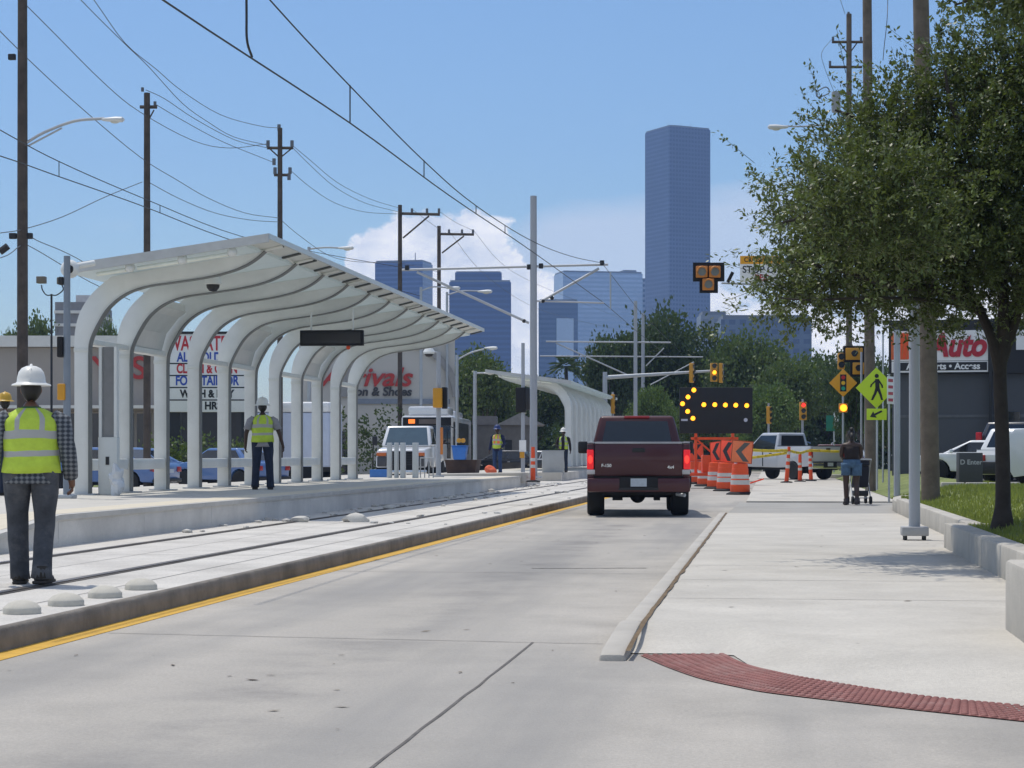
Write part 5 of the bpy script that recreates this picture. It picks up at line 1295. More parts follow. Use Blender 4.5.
# transit bus
bus = thing('transit_bus', 'white city bus with rooftop unit and orange destination lights behind the white work truck', 'bus', at(427, 99, z=.0), PI + R(4))
bd = MB().bb(-1.28, 1.28, -11.6, 0, .38, 3.15, bev=.14).build('body', m_wp, bus)
MB().bb(-1.18, 1.18, -.03, .012, 1.02, 2.65, bev=.005).build('windshield', m_glass, bd)
ds = MB().bb(-1.20, 1.20, -.02, .02, 2.655, 3.06, bev=.005).build('destination_box', m_black, bd)
MB().bb(.60, .92, .015, .026, 2.76, 2.97).build('destination_display', M('orange led', (.8, .2, .02), emit=(1, .2, .03), estr=1.2), ds)
MB().bb(-.5, .4, .015, .026, 2.74, 2.98).build('route_panel', M('dim display', (.12, .10, .09)), ds)
for sd in (-1, 1):
    for k in range(6): MB().bb(sd*1.285, sd*1.294, -1.9 - k*1.55, -.352 - k*1.55, 1.25, 2.85).build('side_window', M('black bus glass', (.012, .014, .016), rough=.35, spec=.15), bd)
    MB().bb(sd*.86, sd*1.2, -.03, .02, .62, .86, bev=.02).build('headlight', M('headlamp', (.7, .7, .7)), bus)
    wheel(bus, sd*1.12, -2.6, .48, .30, sd); wheel(bus, sd*1.12, -8.4, .48, .30, sd)
    mm2 = MB(); mm2.tube([(sd*1.2, -.05, 2.6), (sd*1.4, .2, 2.5), (sd*1.42, .22, 2.1)], .025, 6); mm2.box((sd*1.42, .22, 1.9), (.2, .1, .45), bev=.03); mm2.build('mirror', m_dark, bus)
MB().bb(-1.0, 1.0, -3.6, -.5, 3.155, 3.62, bev=.12).build('roof_unit', m_wp, bus); MB().bb(-.95, .95, -10, -5.2, 3.155, 3.50, bev=.12).build('roof_unit', m_wp, bus)
MB().bb(-1.27, 1.27, -.02, .10, .36, .60, bev=.03).build('front_bumper', m_dark, bus)
MB().bb(-1.0, 1.0, -11, -.5, .25, .40).build('underbody', m_black, bus)
# white box trailers parked behind the shelter
def trailer(px, d, label, L):
    t = thing('box_trailer', label, 'trailer', at(px, d, z=0), R(88))
    MB().bb(-1.15, 1.15, -L/2, L/2, .7, 2.95, bev=.06).build('box', M('pale blue white panel', (.52, .57, .68), rough=.5, var=.06), t)
    MB().bb(-1.18, 1.18, -L/2-.02, L/2+.02, 2.955, 3.40, bev=.14).build('roof', m_wsheet, t)
    for sd in (-1, 1):
        for y_ in (-L*.25, -L*.25 + 1.0): wheel(t, sd*1.0, y_, .42, .26, sd)
    MB().bb(-1.0, 1.0, -L/2+.3, L/2-.3, .5, .69).build('frame', m_black, t)
    return t
trailer(294, 84, 'short white box trailer with rounded roof parked behind the middle of the shelter', 3.6)
# blue bin with orange sign, brown dumpster
o = thing('blue_bin', 'bright blue plastic bin on the brown container beside the bus', 'bin', at(460, 76, z=1.02))
MB().hexa([(-.22, -.22, 0), (.22, -.22, 0), (.22, .22, 0), (-.22, .22, 0)], [(-.28, -.28, .5), (.28, -.28, .5), (.28, .28, .5), (-.28, .28, .5)], bev=.03).build('tub', M('blue plastic', (.03, .17, .55), rough=.4), o)
MB().bb(-.3, .3, -.3, .3, .5, .54, bev=.015).build('rim', M('blue plastic', (.03, .17, .55)), o)
o = thing('brown_container', 'low brown metal container under the blue bin at the bus side', 'container', at(463, 76.6, z=.15))
MB().hexa([(-.5, -.5, .15), (.5, -.5, .15), (.5, .6, .15), (-.5, .6, .15)], [(-.62, -.6, .87), (.62, -.6, .87), (.62, .7, .87), (-.62, .7, .87)], bev=.02).build('tub', M('brown rusty metal', (.06, .035, .025), rough=.8, var=.3), o)
for x in (-.38, .38):
    for y_ in (-.35, .45): MB().lathe([(.0, -.04), (.09, -.035), (.1, 0), (.09, .035), (0, .04)], 14, c=(x, y_, .1), axis='X').build('caster', m_rub, o)
o = thing('lantern_flasher', 'small amber flasher lamps standing on the blue bin', 'lamp', at(461, 75.9, z=1.56))
MB().bb(-.16, .16, -.03, .03, 0, .1, bev=.01).build('base', m_dark, o)
for x in (-.08, .08): MB().lathe([(0, -.03), (.09, -.03), (.09, .03), (0, .03)], 14, c=(x, 0, .19), axis='Y').build('lens', M('amber lens', (.7, .32, .02), rough=.3), o)
# orange bag on the far platform end
t = bmesh.new(); bmesh.ops.create_icosphere(t, subdivisions=3, radius=.2)
for v in t.verts: v.co *= 1 + .4*mnoise.noise(v.co*5)
tag(MB().add(t, Matrix.Diagonal((1.1, .8, .85, 1))).build('orange_sack', M('orange fabric', (.75, .14, .06), rough=.8, var=.2, scale=8), loc=at(490.5, 72.5, z=.51+.15)), 'crumpled bright orange sack at the feet of the blue capped worker', 'sack')
# ================================================================ work zone
def barrel(px, py, label, chev=None, dz=0):
    d = F*(CAMZ-.004)/(py - YH); b = at(px, d, z=.004)
    o = thing('traffic_barrel', label, 'traffic barrel', b, TH + random.uniform(-.05, .05), 'orange barrels closing the lane')
    dr = MB(); H = [(.30, .10), (.30, .28), (.285, .285), (.283, .46), (.27, .465), (.268, .62), (.255, .625), (.253, .78), (.24, .785), (.235, .92), (.16, .94), (0, .94)]
    dr.lathe([(0.0, .06), (.29, .06)] + H, 26).build('drum', m_or, o, angle=25)
    for z0, z1, r0, r1 in ((.30, .44, .2865, .2855), (.48, .60, .2725, .2715), (.64, .75, .2575, .2565)):
        if z0 > .6 : continue
        MB().lathe([(r0, z0), (r1, z1)], 26).build('reflective_band', m_refl, o)
    MB().lathe([(0, 0), (.42, 0), (.42, .03), (.33, .07), (.28, .09), (0, .09)], 26).build('rubber_base', m_rub, o)
    MB().bb(-.08, .08, -.02, .02, .94, 1.02, bev=.015).build('handle', m_or, o)
    if chev:
        w_, h_, ry, tilt = chev[:4]
        pn = MB().bb(-w_/2, w_/2, -.012, .012, 0, h_, bev=.008).build('chevron_panel', chev[4] if len(chev) > 4 else m_orsheet, o, loc=(0.02, -.10, .95), rz=ry)
        pn.rotation_euler.y = tilt
        cx = w_*.04; t_ = h_*.24
        ch = MB().prism([(cx-w_*.34, h_*.5), (cx+w_*.04, h_*.92), (cx+w_*.04+t_*1.1, h_*.92), (cx-w_*.34+t_*1.1+.0, h_*.5), (cx+w_*.04+t_*1.1, h_*.08), (cx+w_*.04, h_*.08)], lambda u, v, w__: (u, w__, v), -.018, -.0125)
        ch.build('chevron', chev[5] if len(chev) > 5 else M('chevron black', (.02, .02, .022), rough=.6), pn)
        eb = MB()
        for q_ in ((-w_/2, -w_/2+.025, 0, h_), (w_/2-.025, w_/2, 0, h_), (-w_/2+.03, w_/2-.03, 0, .02), (-w_/2+.03, w_/2-.03, h_-.02, h_)): eb.bb(q_[0], q_[1], -.019, -.0125, q_[2], q_[3])
        eb.build('panel_edge', M('panel edge dark orange', (.45, .06, .015), rough=.6), pn)
    return o
barrel(740, 494.5, 'nearest orange barrel with the greyish chevron panel, at the kerb end of the row', (.66, .68, R(8), R(5), M('sun bleached orange sheeting', (.90, .22, .08), rough=.5), M('worn chevron grey', (.10, .10, .09), rough=.6)))
barrel(725.5, 491, 'second orange barrel from the kerb, its chevron panel tilted', (.62, .74, R(-50), R(5)))
barrel(715.5, 488.7, 'middle orange barrel of the row with a narrow slanting chevron panel', (.62, .72, R(-58), R(-4)))
barrel(705, 486.2, 'fourth orange barrel from the kerb, without a chevron panel')
barrel(695.5, 484, 'farthest orange barrel, next to the tail lamp of the maroon pickup, with a square chevron', (.64, .74, R(4), R(-3)))
# arrow board trailer
AD = 72.0
ab = thing('arrow_board', 'big black trailer arrow board with lit amber lamps forming a left arrow', 'arrow board', at(716, AD, z=0), TH)
S_ = AD/F
pw, ph = 73*S_, 46*S_
MB().bb(-pw/2, pw/2, -.05, .05, 0, ph, bev=.02).build('panel', M('board black', (.012, .012, .013), rough=.7, var=.2), ab, loc=(0, 0, CAMZ + (YH-433.5)*S_))
pz = CAMZ + (YH-433.5)*S_
def lampat(px, py, lit=True):
    x = (px - 716)*S_; z = CAMZ + (YH-py)*S_
    r_ = .085
    l = MB(); l.lathe([(r_, .0), (r_*.95, .03), (r_*.6, .055), (0, .062)], 16, c=(0, 0, 0), axis='Y')
    for v in l.bm.verts: v.co.y *= -1
    l.build('lamp', m_lampA if lit else M('unlit amber', (.10, .05, .01), rough=.3), ab, loc=(x, -.052, z))
    MB().tube([(r_*1.08*math.cos(a), 0, r_*1.08*math.sin(a)) for a in [PI*k/8 for k in range(9)]], .012, 5).build('lamp_hood', m_black, ab, loc=(x, -.09, z))
for zx, zy in ((130, 165), (98, 203), (68, 240), (96, 282), (125, 320), (185, 245), (245, 245), (303, 247), (360, 248), (420, 250)):
    lampat(670 + zx/5.49, 360 + zy/5.49)
MB().lathe([(.07, -.01), (.07, .012), (0, .012)], 16, c=((745.5-716)*S_, -.06, CAMZ + (YH-420)*S_), axis='Y').build('round_badge', M('pale badge', (.5, .52, .6)), ab)
MB().bb((681-716)*S_, (687.5-716)*S_, -.07, -.051, CAMZ+(YH-421)*S_, CAMZ+(YH-419)*S_).build('plate', M('pale badge', (.5, .52, .6)), ab)
fr = MB()
zo = pz
fr.bb(-.78, -.68, -.04, .06, .5, zo + .1); fr.bb(.55, .65, -.04, .06, .5, zo + .1); fr.bb(-.9, .8, -.04, .04, 1.75, 1.84); fr.bb(-1.0, 1.0, -.5, .5, .45, .55); fr.bb(-.05, .05, -2.0, .5, .45, .55)
fr.cyl((-.73, 0, 1.8), (.6, 0, .6), .03)
fr.build('frame', m_or, ab)
MB().bb(-.5, .5, -.25, .4, .56, 1.2, bev=.03).build('battery_box', m_or, ab)
for sd in (-1, 1): wheel(ab, sd*1.0, .1, .33, .2, sd)
# orange and white channelising posts
def chan(px, d, ybot, ytop, label, zb, lean=0.0):
    b = at(px, d, z=zb); h = (ybot - ytop)*d/F
    o = thing('channelizer_post', label, 'delineator post', b, TH)
    MB().tube([(0, 0, .04), (lean*.5, 0, h*.5), (lean, 0, h)], [.085, .075, .06], 16).build('post', m_or, o)
    for k in range(2 if h < 1.2 else 3):
        z0 = h*(.40 + .19*k); MB().tube([(lean*z0/h, 0, z0), (lean*(z0+h*.08)/h, 0, z0 + h*.09)], [.087 - .02*z0/h + .004]*2, 16).build('reflective_band', m_refl, o)
    MB().lathe([(0, 0), (.24, 0), (.23, .04), (.1, .06), (0, .06)], 8).build('rubber_base', m_rub, o)
    return o
chan(533, 67, 481, 446, 'orange and white striped post standing at the foot of the tallest mast', .30)
ca = 'thin orange posts with caution tape'
CP = [(786.5, 78, 485, 449, .12, .1), (800, 81, 480, 452, .12, .0), (811, 83, 478, 449, .12, -.05)]
for k, (x, d, yb, yt, zb, ln_) in enumerate(CP):
    chan(x, d, yb, yt, ('leaning thin orange post in front of the silver pickup cab', 'thin orange post in front of the silver pickup wheel', 'thin orange post behind the silver pickup wheel, nearest the walking woman')[k], zb, ln_)
def ribbon(pts, w_, name, label):
    r_ = MB(); P = [Vector(p) for p in pts]
    for a, b in zip(P, P[1:]):
        r_.hexa([a - Vector((0, .004, w_/2)), b - Vector((0, .004, w_/2)), b + Vector((0, .004, -w_/2)), a + Vector((0, .004, -w_/2))], [a + Vector((0, -.004, w_/2)), b + Vector((0, -.004, w_/2)), b + Vector((0, .004, w_/2)), a + Vector((0, .004, w_/2))])
    tag(r_.build(name, M('caution tape yellow', (.75, .58, .03), rough=.4, var=.1, scale=6), angle=180), label, 'caution tape')
T1 = [at(741, 72, 449.5), at(770, 76, 451), at(787, 77.8, 450.5), at(800, 80.6, 453), at(811, 82.6, 450.5), at(840, 84.5, 451.5), at(862, 86, 449)]
ribbon(cr(T1, 3), .11, 'caution_tape', 'yellow caution tape strung in front of the silver pickup, upper strand')
T2 = [at(741, 72, 459), at(765, 76, 456), at(787, 77.8, 453)]
ribbon(cr(T2, 3), .10, 'caution_tape', 'short lower strand of yellow caution tape by the orange barrels')
tag(MB().box((0, 0, .12), (.5, .25, .05), rot=Euler((0, R(-18), 0)).to_matrix(), bev=.01).build('fallen_panel', m_orsheet, loc=at(757, 70, z=.17)), 'small orange panel lying tilted beside the nearest barrel', 'panel')
for k, (x, y) in enumerate(((838, 479), (868, 481.5))):
    tag(MB().box((0, 0, .09), (.85, .4, .2), rz=R(10+20*k), bev=.03).build('kerb_stone', m_kerb2, loc=at(x, 92 - 14*k, z=.12)), ('pale kerb stone lying near the rear of the silver pickup', 'pale kerb stone lying at the grass edge in front of the walking woman')[k], 'kerb stone')

# ================================================================ right-hand poles and signs
b = at(914.5, 25.9, z=.10)
o = thing('steel_pole', 'slim grey steel pole on a square box base standing on the sidewalk', 'pole', b)
MB().tube([(0, 0, .14), (0, 0, 2.2), (-.02, 0, 4.3)], [.073, .070, .067], 16).build('shaft', m_polegrey, o)
MB().box((0, 0, .115), (.34, .34, .115), bev=.012).build('base_box', M('base grey', (.38, .38, .38), rough=.6, var=.1), o)
for sx_ in (-1, 1):
    for sy_ in (-1, 1): MB().cyl((sx_*.12, sy_*.12, 0), (sx_*.12, sy_*.12, .06), .02, seg=8).build('anchor_bolt', m_dark, o)
def wp(px, d, ytop, w_, zb, label, lean=(0, 0)): return wood_pole(px, ytop, label, w_, d=d, zb=zb, mat=m_wood2, lean=lean)
wp(931, 35.5, -120, .33, .5, 'thick brown wooden pole rising through the tree, right behind the slim steel pole', (-.22, 0))
wp(870.5, 58, -120, .31, .45, 'brown wooden pole behind the pedestrian crossing sign', (-.12, 0))
o, dd, hh = wp(849, 98, 14, .32, .2, 'wooden utility pole with two cross arms showing above the tree')
for (xa, xb, y) in ((832, 863, 42), (829, 862, 67)): MB().cyl(loc_of(o, xa, y, dd), loc_of(o, xb, y, dd), .07, seg=6).build('cross_arm', m_wood, o)
MB().cyl(loc_of(o, 840, 43, dd), loc_of(o, 848, 54, dd), .03, seg=6).build('brace', m_wood, o); MB().cyl(loc_of(o, 857, 43, dd), loc_of(o, 849, 54, dd), .03, seg=6).build('brace', m_wood, o)
for (x, y) in ((833, 39), (861, 39), (848.5, 14), (830, 63)): MB().cyl(loc_of(o, x, y-2, dd), loc_of(o, x, y+3, dd), .06, seg=8).build('insulator', m_wire2, o)
MB().lathe([(0, -.5), (.2, -.5), (.22, -.4), (.22, .4), (.2, .5), (0, .5)], 16, c=loc_of(o, 836, 102, dd)).build('transformer', M('transformer grey', (.30, .31, .31), rough=.5), o)
MB().tube(cr([loc_of(o, 816, 92, dd), loc_of(o, 826, 87, dd), loc_of(o, 829, 93, dd), loc_of(o, 818, 97, dd), loc_of(o, 816, 92, dd)], 5), .03, 6).build('cable_loop', m_wire2, o)
lamp(o, dd, None, [(848, 124), (825, 125), (800, 126.5), (786, 126)], (778, 127, 1.4))
def rline(name, pts, label): wire(name, cr(pts, 4), .012, label, 'power line', m_wire2)
rline('power_line', [at(833, 98, 38), at(822, 97, 52), at(824, 97, 66), at(834, 98, 92)], 'slack jumper wire beside the cross-armed pole above the tree')
rline('power_line', [at(845, 98, 14), at(838, 90, -10), at(830, 80, -60)], 'wire leaving the top of the cross-armed pole above the tree')
rline('power_line', [at(888, 58, -10), at(887, 57, 20), at(884, 58, 48), at(883, 60, 60)], 'twisted cable dropping into the tree between the two brown poles')

def sign_post(px, d, ybase, ytop, r_, label, cat, name, zb):
    o = thing(name, label, cat, at(px, d, z=zb), TH); h = CAMZ + (YH - ytop)*d/F - zb
    MB().tube([(0, 0, -.2), (0, 0, h)], r_, 10).build('post', m_steel, o); return o, h
def rel(o, d, px, py): return ((px - o['px'])*d/F, CAMZ + (YH-py)*d/F - o.location.z)
def diamond(o, x, z, half, mat, border=True, name='sign_face', y=-.06):
    f = MB().prism([(x-half, z), (x, z-half), (x+half, z), (x, z+half)], lambda u, v, w_: (u, w_, v), y-.006, y+.006, bev=.002).build(name, mat, o)
    return f
m_yg = M('fluorescent yellow green sheeting', (.50, .68, .02), rough=.5, var=.03); m_ambs = M('amber warning sheeting', (.80, .36, .01), rough=.5, var=.03)
m_ink = M('sign black', (.012, .012, .012), rough=.6)
D = 56; o, h = sign_post(877, D, 480, 366, .03, 'yellow green diamond pedestrian crossing sign with a downward arrow plate', 'sign', 'crossing_sign', .42)
s1 = D/F; zc_ = lambda py: CAMZ + (YH-py)*s1 - .42
f = diamond(o, -.03, zc_(388), 20.5*s1, m_yg)
Hn = (.0)
fig = MB(); cx0 = -.03; zz0 = zc_(388)
def seg(p, q, a, b): fig.prism([(p[0]-a, p[1]), (q[0]-b, q[1]), (q[0]+b, q[1]), (p[0]+a, p[1])] if abs(q[1]-p[1]) > abs(q[0]-p[0]) else [(p[0], p[1]-a), (q[0], q[1]-b), (q[0], q[1]+b), (p[0], p[1]+a)], lambda u, v, w_: (cx0 + u, w_, zz0 + v), -.074, -.0675)
seg((.02, .25), (.03, .0), .055, .06); seg((.03, .03), (-.05, -.20), .05, .035); seg((-.05, -.18), (-.12, -.34), .04, .03); seg((.03, .03), (.11, -.17), .05, .035); seg((.11, -.16), (.16, -.34), .035, .028)
seg((.0, .22), (-.13, .10), .03, .025); seg((-.13, .11), (-.16, .02), .025, .02); seg((.05, .23), (.15, .08), .03, .025); seg((.15, .09), (.17, .0), .025, .02)
fig.lathe([(.058, -.074), (.058, -.0675), (0, -.0675)], 16, c=(cx0 + .01, 0, zz0 + .335), axis='Y')
fig.build('walking_figure', m_ink, f)
f2 = MB().bb(-.30, .26, -.066, -.054, zc_(420), zc_(408.7), bev=.003).build('arrow_plate', m_yg, o)
ar = MB(); zz1 = zc_(414.4)
ar.prism([(.13, .12), (.16, .075), (-.04, -.035), (-.0, -.10), (-.19, -.075), (-.10, .09), (-.07, .02)], lambda u, v, w_: (u - .02, w_, zz1 + v*.95), -.074, -.0665); ar.build('arrow', m_ink, f2)
D = 95; o, h = sign_post(843, D, 480, 366, .05, 'amber diamond signal ahead sign with a lit amber flasher below', 'sign', 'warning_sign', .2)
s1 = D/F; zc_ = lambda py: CAMZ + (YH-py)*s1 - .2
f = diamond(o, 0, zc_(383), 14*s1, m_ambs)
MB().bb(-.15, .15, -.074, -.0665, zc_(391.5), zc_(374.5)).build('signal_symbol', m_ink, f)
for py, c in ((377.5, (.6, .02, .02)), (383, (.85, .50, .02)), (388.5, (.02, .35, .2))):
    MB().lathe([(.095, .0), (.095, .006), (0, .006)], 16, c=(0, -.082, zc_(py)), axis='Y').build('symbol_disc', M('disc %.2f' % c[0], c, rough=.5), f)
MB().bb(-.20, .20, -.12, .05, zc_(412.5), zc_(403.5), bev=.03).build('flasher_housing', m_amber, o)
MB().lathe([(.17, 0), (.14, .03), (0, .05)], 16, c=(0, -.17, zc_(408)), axis='Y').build('flasher_lens', m_lampA, o)
D = 40; o, h = sign_post(889, D, 495, 374, .022, 'narrow parking regulation plate turned half away on a thin post', 'sign', 'parking_sign', .45)
s1 = D/F; zc_ = lambda py: CAMZ + (YH-py)*s1 - .45
o.rotation_euler.z = TH + R(55)
f = MB().bb(-.155, .155, -.034, -.026, zc_(404), zc_(376.5), bev=.002).build('sign_face', m_wsheet, o)
m_rink = M('sign red', (.45, .03, .05), rough=.5)
for k in range(4): MB().bb(-.11, .11, -.038, -.0345, zc_(401.5 - k*6.5), zc_(398.5 - k*6.5)).build('legend_bar', m_rink, f)
o, h = sign_post(897, 46, 482, 330, .075, 'plain grey steel post between the crossing sign and the slim steel pole', 'pole', 'steel_post', .45)
o, h = sign_post(883, 66, 470, 330, .03, 'thin grey post just behind the narrow parking plate', 'pole', 'steel_post', .45)
o, h = sign_post(861.5, 84, 470, 352, .05, 'thin pale post just above the walking woman head', 'pole', 'steel_post', .3)
# small pale sign & green street sign
D = 110; o, h = sign_post(834, D, 470, 412, .04, 'small green street name sign beneath the amber flasher', 'sign', 'street_sign', .2)
s1 = D/F; MB().bb((826-834)*s1, (842.5-834)*s1, -.06, -.045, CAMZ+(YH-431)*s1-.2, CAMZ+(YH-415.5)*s1-.2, bev=.004).build('sign_face', M('sign green', (.01, .16, .10), rough=.5), o)
MB().bb((834-834)*s1, (838-834)*s1, -.08, -.062, CAMZ+(YH-427)*s1-.2, CAMZ+(YH-411)*s1-.2).build('pale_plate', m_wsheet, o)

# ================================================================ traffic signals
def sig_head(o, loc, n, lit, w_=.34, sec=.34, back=None, rz=0, size=1.0):
    """a vertical signal: housing, sections with lens and visor"""
    hd = MB().bb(-w_/2, w_/2, -.10, .10, -n*sec/2, n*sec/2, bev=.03).build('signal_head', m_amber, o, loc=loc, rz=rz); hd.scale = (size,)*3
    if back: MB().bb(-w_/2-.1, w_/2+.1, .0, .02, -n*sec/2-.1, n*sec/2+.1).build('backplate', m_black, hd)
    for k in range(n):
        z = n*sec/2 - sec*(k+.5)
        col = m_lampA if lit == k and k == 1 else (m_lampR if lit == k else M('dark lens', (.03, .03, .03), rough=.25))
        MB().lathe([(.125, 0), (.11, .02), (0, .035)], 16, c=(0, -.135, z), axis='Y').build('lens', col, hd)
        MB().tube([(.14*math.cos(a), -.2, z + .14*math.sin(a)) for a in [PI*j_/8 for j_ in range(9)]], [.02]*9, 6).build('visor', m_black, hd)
    return hd
# three-lens hanging pedestrian beacon
D = 57.3; s1 = D/F
o = thing('traffic_signal', 'black backed beacon of three round amber housings on a thin arm beside the tallest tower', 'traffic signal', at(868, 57.3, z=.3), TH)
Z = lambda py: CAMZ + (YH-py)*s1 - .3
Xx = lambda px: (px-868)*s1
MB().tube([(0, .45, Z(283)-.25), (0, .45, Z(283)+.25)], [.2, .2], 12).build('pole_clamp', m_polegrey, o)
MB().tube([(0, .45, Z(283)), (Xx(745), .3, Z(283)), (Xx(722), .06, Z(283))], [.05, .035, .025], 10).build('mast_arm', m_polegrey, o)
bp = MB().prism([(Xx(693), Z(281.5)), (Xx(699.5), Z(281.5)), (Xx(699.5), Z(293)), (Xx(718), Z(293)), (Xx(718), Z(281.5)), (Xx(724.5), Z(281.5)), (Xx(724.5), Z(262.5)), (Xx(693), Z(262.5))], lambda u, v, w_: (u, w_, v), 0, .03).build('backplate', m_black, o)
for (px, py) in ((701.5, 272), (714.5, 272), (708, 284.5)):
    MB().bb(Xx(px)-.165, Xx(px)+.165, -.12, -.002, Z(py)-.165, Z(py)+.165, bev=.02).build('housing', M('signal orange housing', (.55, .20, .03), rough=.45), o)
    MB().lathe([(.12, 0), (.10, .015), (0, .03)], 18, c=(Xx(px), -.15, Z(py)), axis='Y').build('lens', M('smoky lens', (.16, .17, .15), rough=.3), o)
    MB().tube([(Xx(px) + .135*math.cos(a), -.22, Z(py) + .135*math.sin(a)) for a in [PI*k/8 for k in range(9)]], .025, 6).build('visor', M('signal orange housing', (.55, .20, .03)), o)
MB().cyl((Xx(728), .06, Z(282)), (Xx(733), .06, Z(272)), .05, seg=8).build('sensor', m_black, o)
# sign on the same span, partly hidden by the tree
o = thing('crosswalk_sign', 'orange and white overhead sign mostly hidden by the tree leaves', 'sign', at(762, 62, z=CAMZ + (YH-274)*.031), TH)
f = MB().bb(-.68, .68, -.01, .01, -.26, .56, bev=.004).build('sign_face', m_wsheet, o)
g_ = MB().bb(-.68, .68, -.016, -.0105, .31, .56).build('orange_header', m_ambs, f)
text('CROSSWALK', .20, 'lettering', m_ink, g_, (0, -.018, .435), ext=.001, bold=.004, sx=.95)
text('STOP ON', .30, 'lettering', m_ink, f, (0, -.012, .13), ext=.001, bold=.006, sx=.95)
text('RED', .26, 'lettering', m_rink, f, (0, -.012, -.12), ext=.001, bold=.006)
tr_ = MB(); tr_.cyl((-.3, .02, -.33), (2.4, .1, -.33), .03); tr_.cyl((0, .03, -.3), (0, .03, .5), .03); tr_.build('support', m_steel, o)
# far mast arm with two signals behind the pickup
D = 117; s1 = D/F
o = thing('traffic_signal', 'far horizontal signal mast arm with two amber heads above the arrow board', 'traffic signal', at(605, D, z=.1), TH)
Z = lambda py: CAMZ + (YH-py)*s1 - .1
Xx = lambda px: (px-605)*s1
MB().tube([(0, 0, 0), (0, 0, Z(372))], [.17, .13], 12).build('mast_pole', m_polegrey, o)
MB().tube([(0, 0, Z(377.5)), (Xx(710), 0, Z(371))], [.13, .07], 10).build('mast_arm', m_steel, o)
sig_head(o, (Xx(691.5), -.1, Z(373)), 3, -1, rz=R(70), w_=.42, sec=.38); sig_head(o, (Xx(713.5), -.2, Z(372.5)), 3, 1, w_=.40, sec=.36, back=None, rz=R(8)); sig_head(o, (Xx(721), .0, Z(373)), 3, -1, rz=R(75), w_=.42, sec=.38)
def post_signal(px, d, py, label, rz, lit, zb=.1):
    o = thing('traffic_signal', label, 'traffic signal', at(px + 1, d, z=zb), TH); s1 = d/F
    MB().tube([(0, .2, 0), (0, .2, CAMZ + (YH-py+12)*s1 - zb)], [.08, .06], 10).build('post', m_polegrey, o)
    sig_head(o, (0, 0, CAMZ + (YH-py)*s1 - zb), 3, lit, rz=rz, w_=.42, sec=.36)
post_signal(768, 125, 415, 'amber signal head turned sideways, between the arrow board and the silver pickup', R(60), -1)
post_signal(802, 120, 411, 'dark signal head with a red lamp above the silver pickup cab', R(5), 0)
o = thing('traffic_signal', 'shaded signal heads hanging behind the amber diamond sign', 'traffic signal', at(868, 88, z=.3), TH); s1 = 88/F
MB().tube([(0, .3, 0), (0, .3, CAMZ + (YH-340)*s1)], [.11, .09], 10).build('mast_pole', m_polegrey, o)
sig_head(o, ((854-868)*s1, 0, CAMZ + (YH-354)*s1 - .3), 1, -1, w_=.75, sec=.52, back=True); sig_head(o, ((858-868)*s1, -.05, CAMZ + (YH-368.5)*s1 - .3), 1, -1, w_=.5, sec=.52, back=True); sig_head(o, ((841.5-868)*s1, .1, CAMZ + (YH-361)*s1 - .3), 2, -1, w_=.3, sec=.36)
MB().tube([(0, .3, CAMZ + (YH-361)*s1-.3), ((841-868)*s1, .2, CAMZ + (YH-361)*s1-.3)], .035, 8).build('bracket', m_steel, o)
post_signal(612, 112, 404, 'amber signal head seen edge on at the far corner of the second shelter roof', R(80), -1)
# ================================================================ buildings
def facade_mat(name, wall, glass, nx, nz_, fx=.5, fz=.5, rough=.4):
    """wall with a grid of window strips, in object space metres (nx, nz_ = pitch)"""
    m = M(name, wall, rough=rough, var=.22, scale=.035)
    nn, ll, bs = nodes_of(m); src = bs.inputs['Base Color'].links[0].from_socket
    tc_ = nn.new('ShaderNodeTexCoord'); sp = nn.new('ShaderNodeSeparateXYZ'); ll.new(tc_.outputs['Object'], sp.inputs[0])
    def band(sock, pitch, frac):
        a = nn.new('ShaderNodeMath'); a.operation = 'DIVIDE'; ll.new(sock, a.inputs[0]); a.inputs[1].default_value = pitch
        b = nn.new('ShaderNodeMath'); b.operation = 'FRACT'; ll.new(a.outputs[0], b.inputs[0])
        c = nn.new('ShaderNodeMath'); c.operation = 'LESS_THAN'; ll.new(b.outputs[0], c.inputs[0]); c.inputs[1].default_value = frac; return c.outputs[0]
    sm = nn.new('ShaderNodeMath'); sm.operation = 'ADD'; ll.new(sp.outputs['X'], sm.inputs[0]); ll.new(sp.outputs['Y'], sm.inputs[1])
    f = band(sp.outputs['Z'], nz_, fz)
    if nx:
        g = band(sm.outputs[0], nx, fx); mu = nn.new('ShaderNodeMath'); mu.operation = 'MULTIPLY'; ll.new(f, mu.inputs[0]); ll.new(g, mu.inputs[1]); f = mu.outputs[0]
    mx = nn.new('ShaderNodeMix'); mx.data_type = 'RGBA'; ll.new(f, mx.inputs['Factor']); ll.new(src, mx.inputs['A']); mx.inputs['B'].default_value = (*glass, 1)
    ll.new(mx.outputs['Result'], bs.inputs['Base Color'])
    return m
def tower(px, d, w_, dp, h, rot, label, mat, extra=None, name='office_tower'):
    o = thing(name, label, 'tower', at(px, d, z=-.3), rot)
    MB().bb(-w_/2, w_/2, -dp/2, dp/2, 0, h).build('facade', mat, o)
    MB().bb(-w_/2+.8, w_/2-.8, -dp/2+.8, dp/2-.8, h, h+1.6).build('roof_parapet', M('tower roof', (.16, .17, .19)), o)
    if extra: extra(o, h)
    return o
mk = 1880/F
ft = facade_mat('tall tower granite and glass', (.065, .088, .17), (.018, .035, .09), 3.4, 4.0, .62, .55, .35)
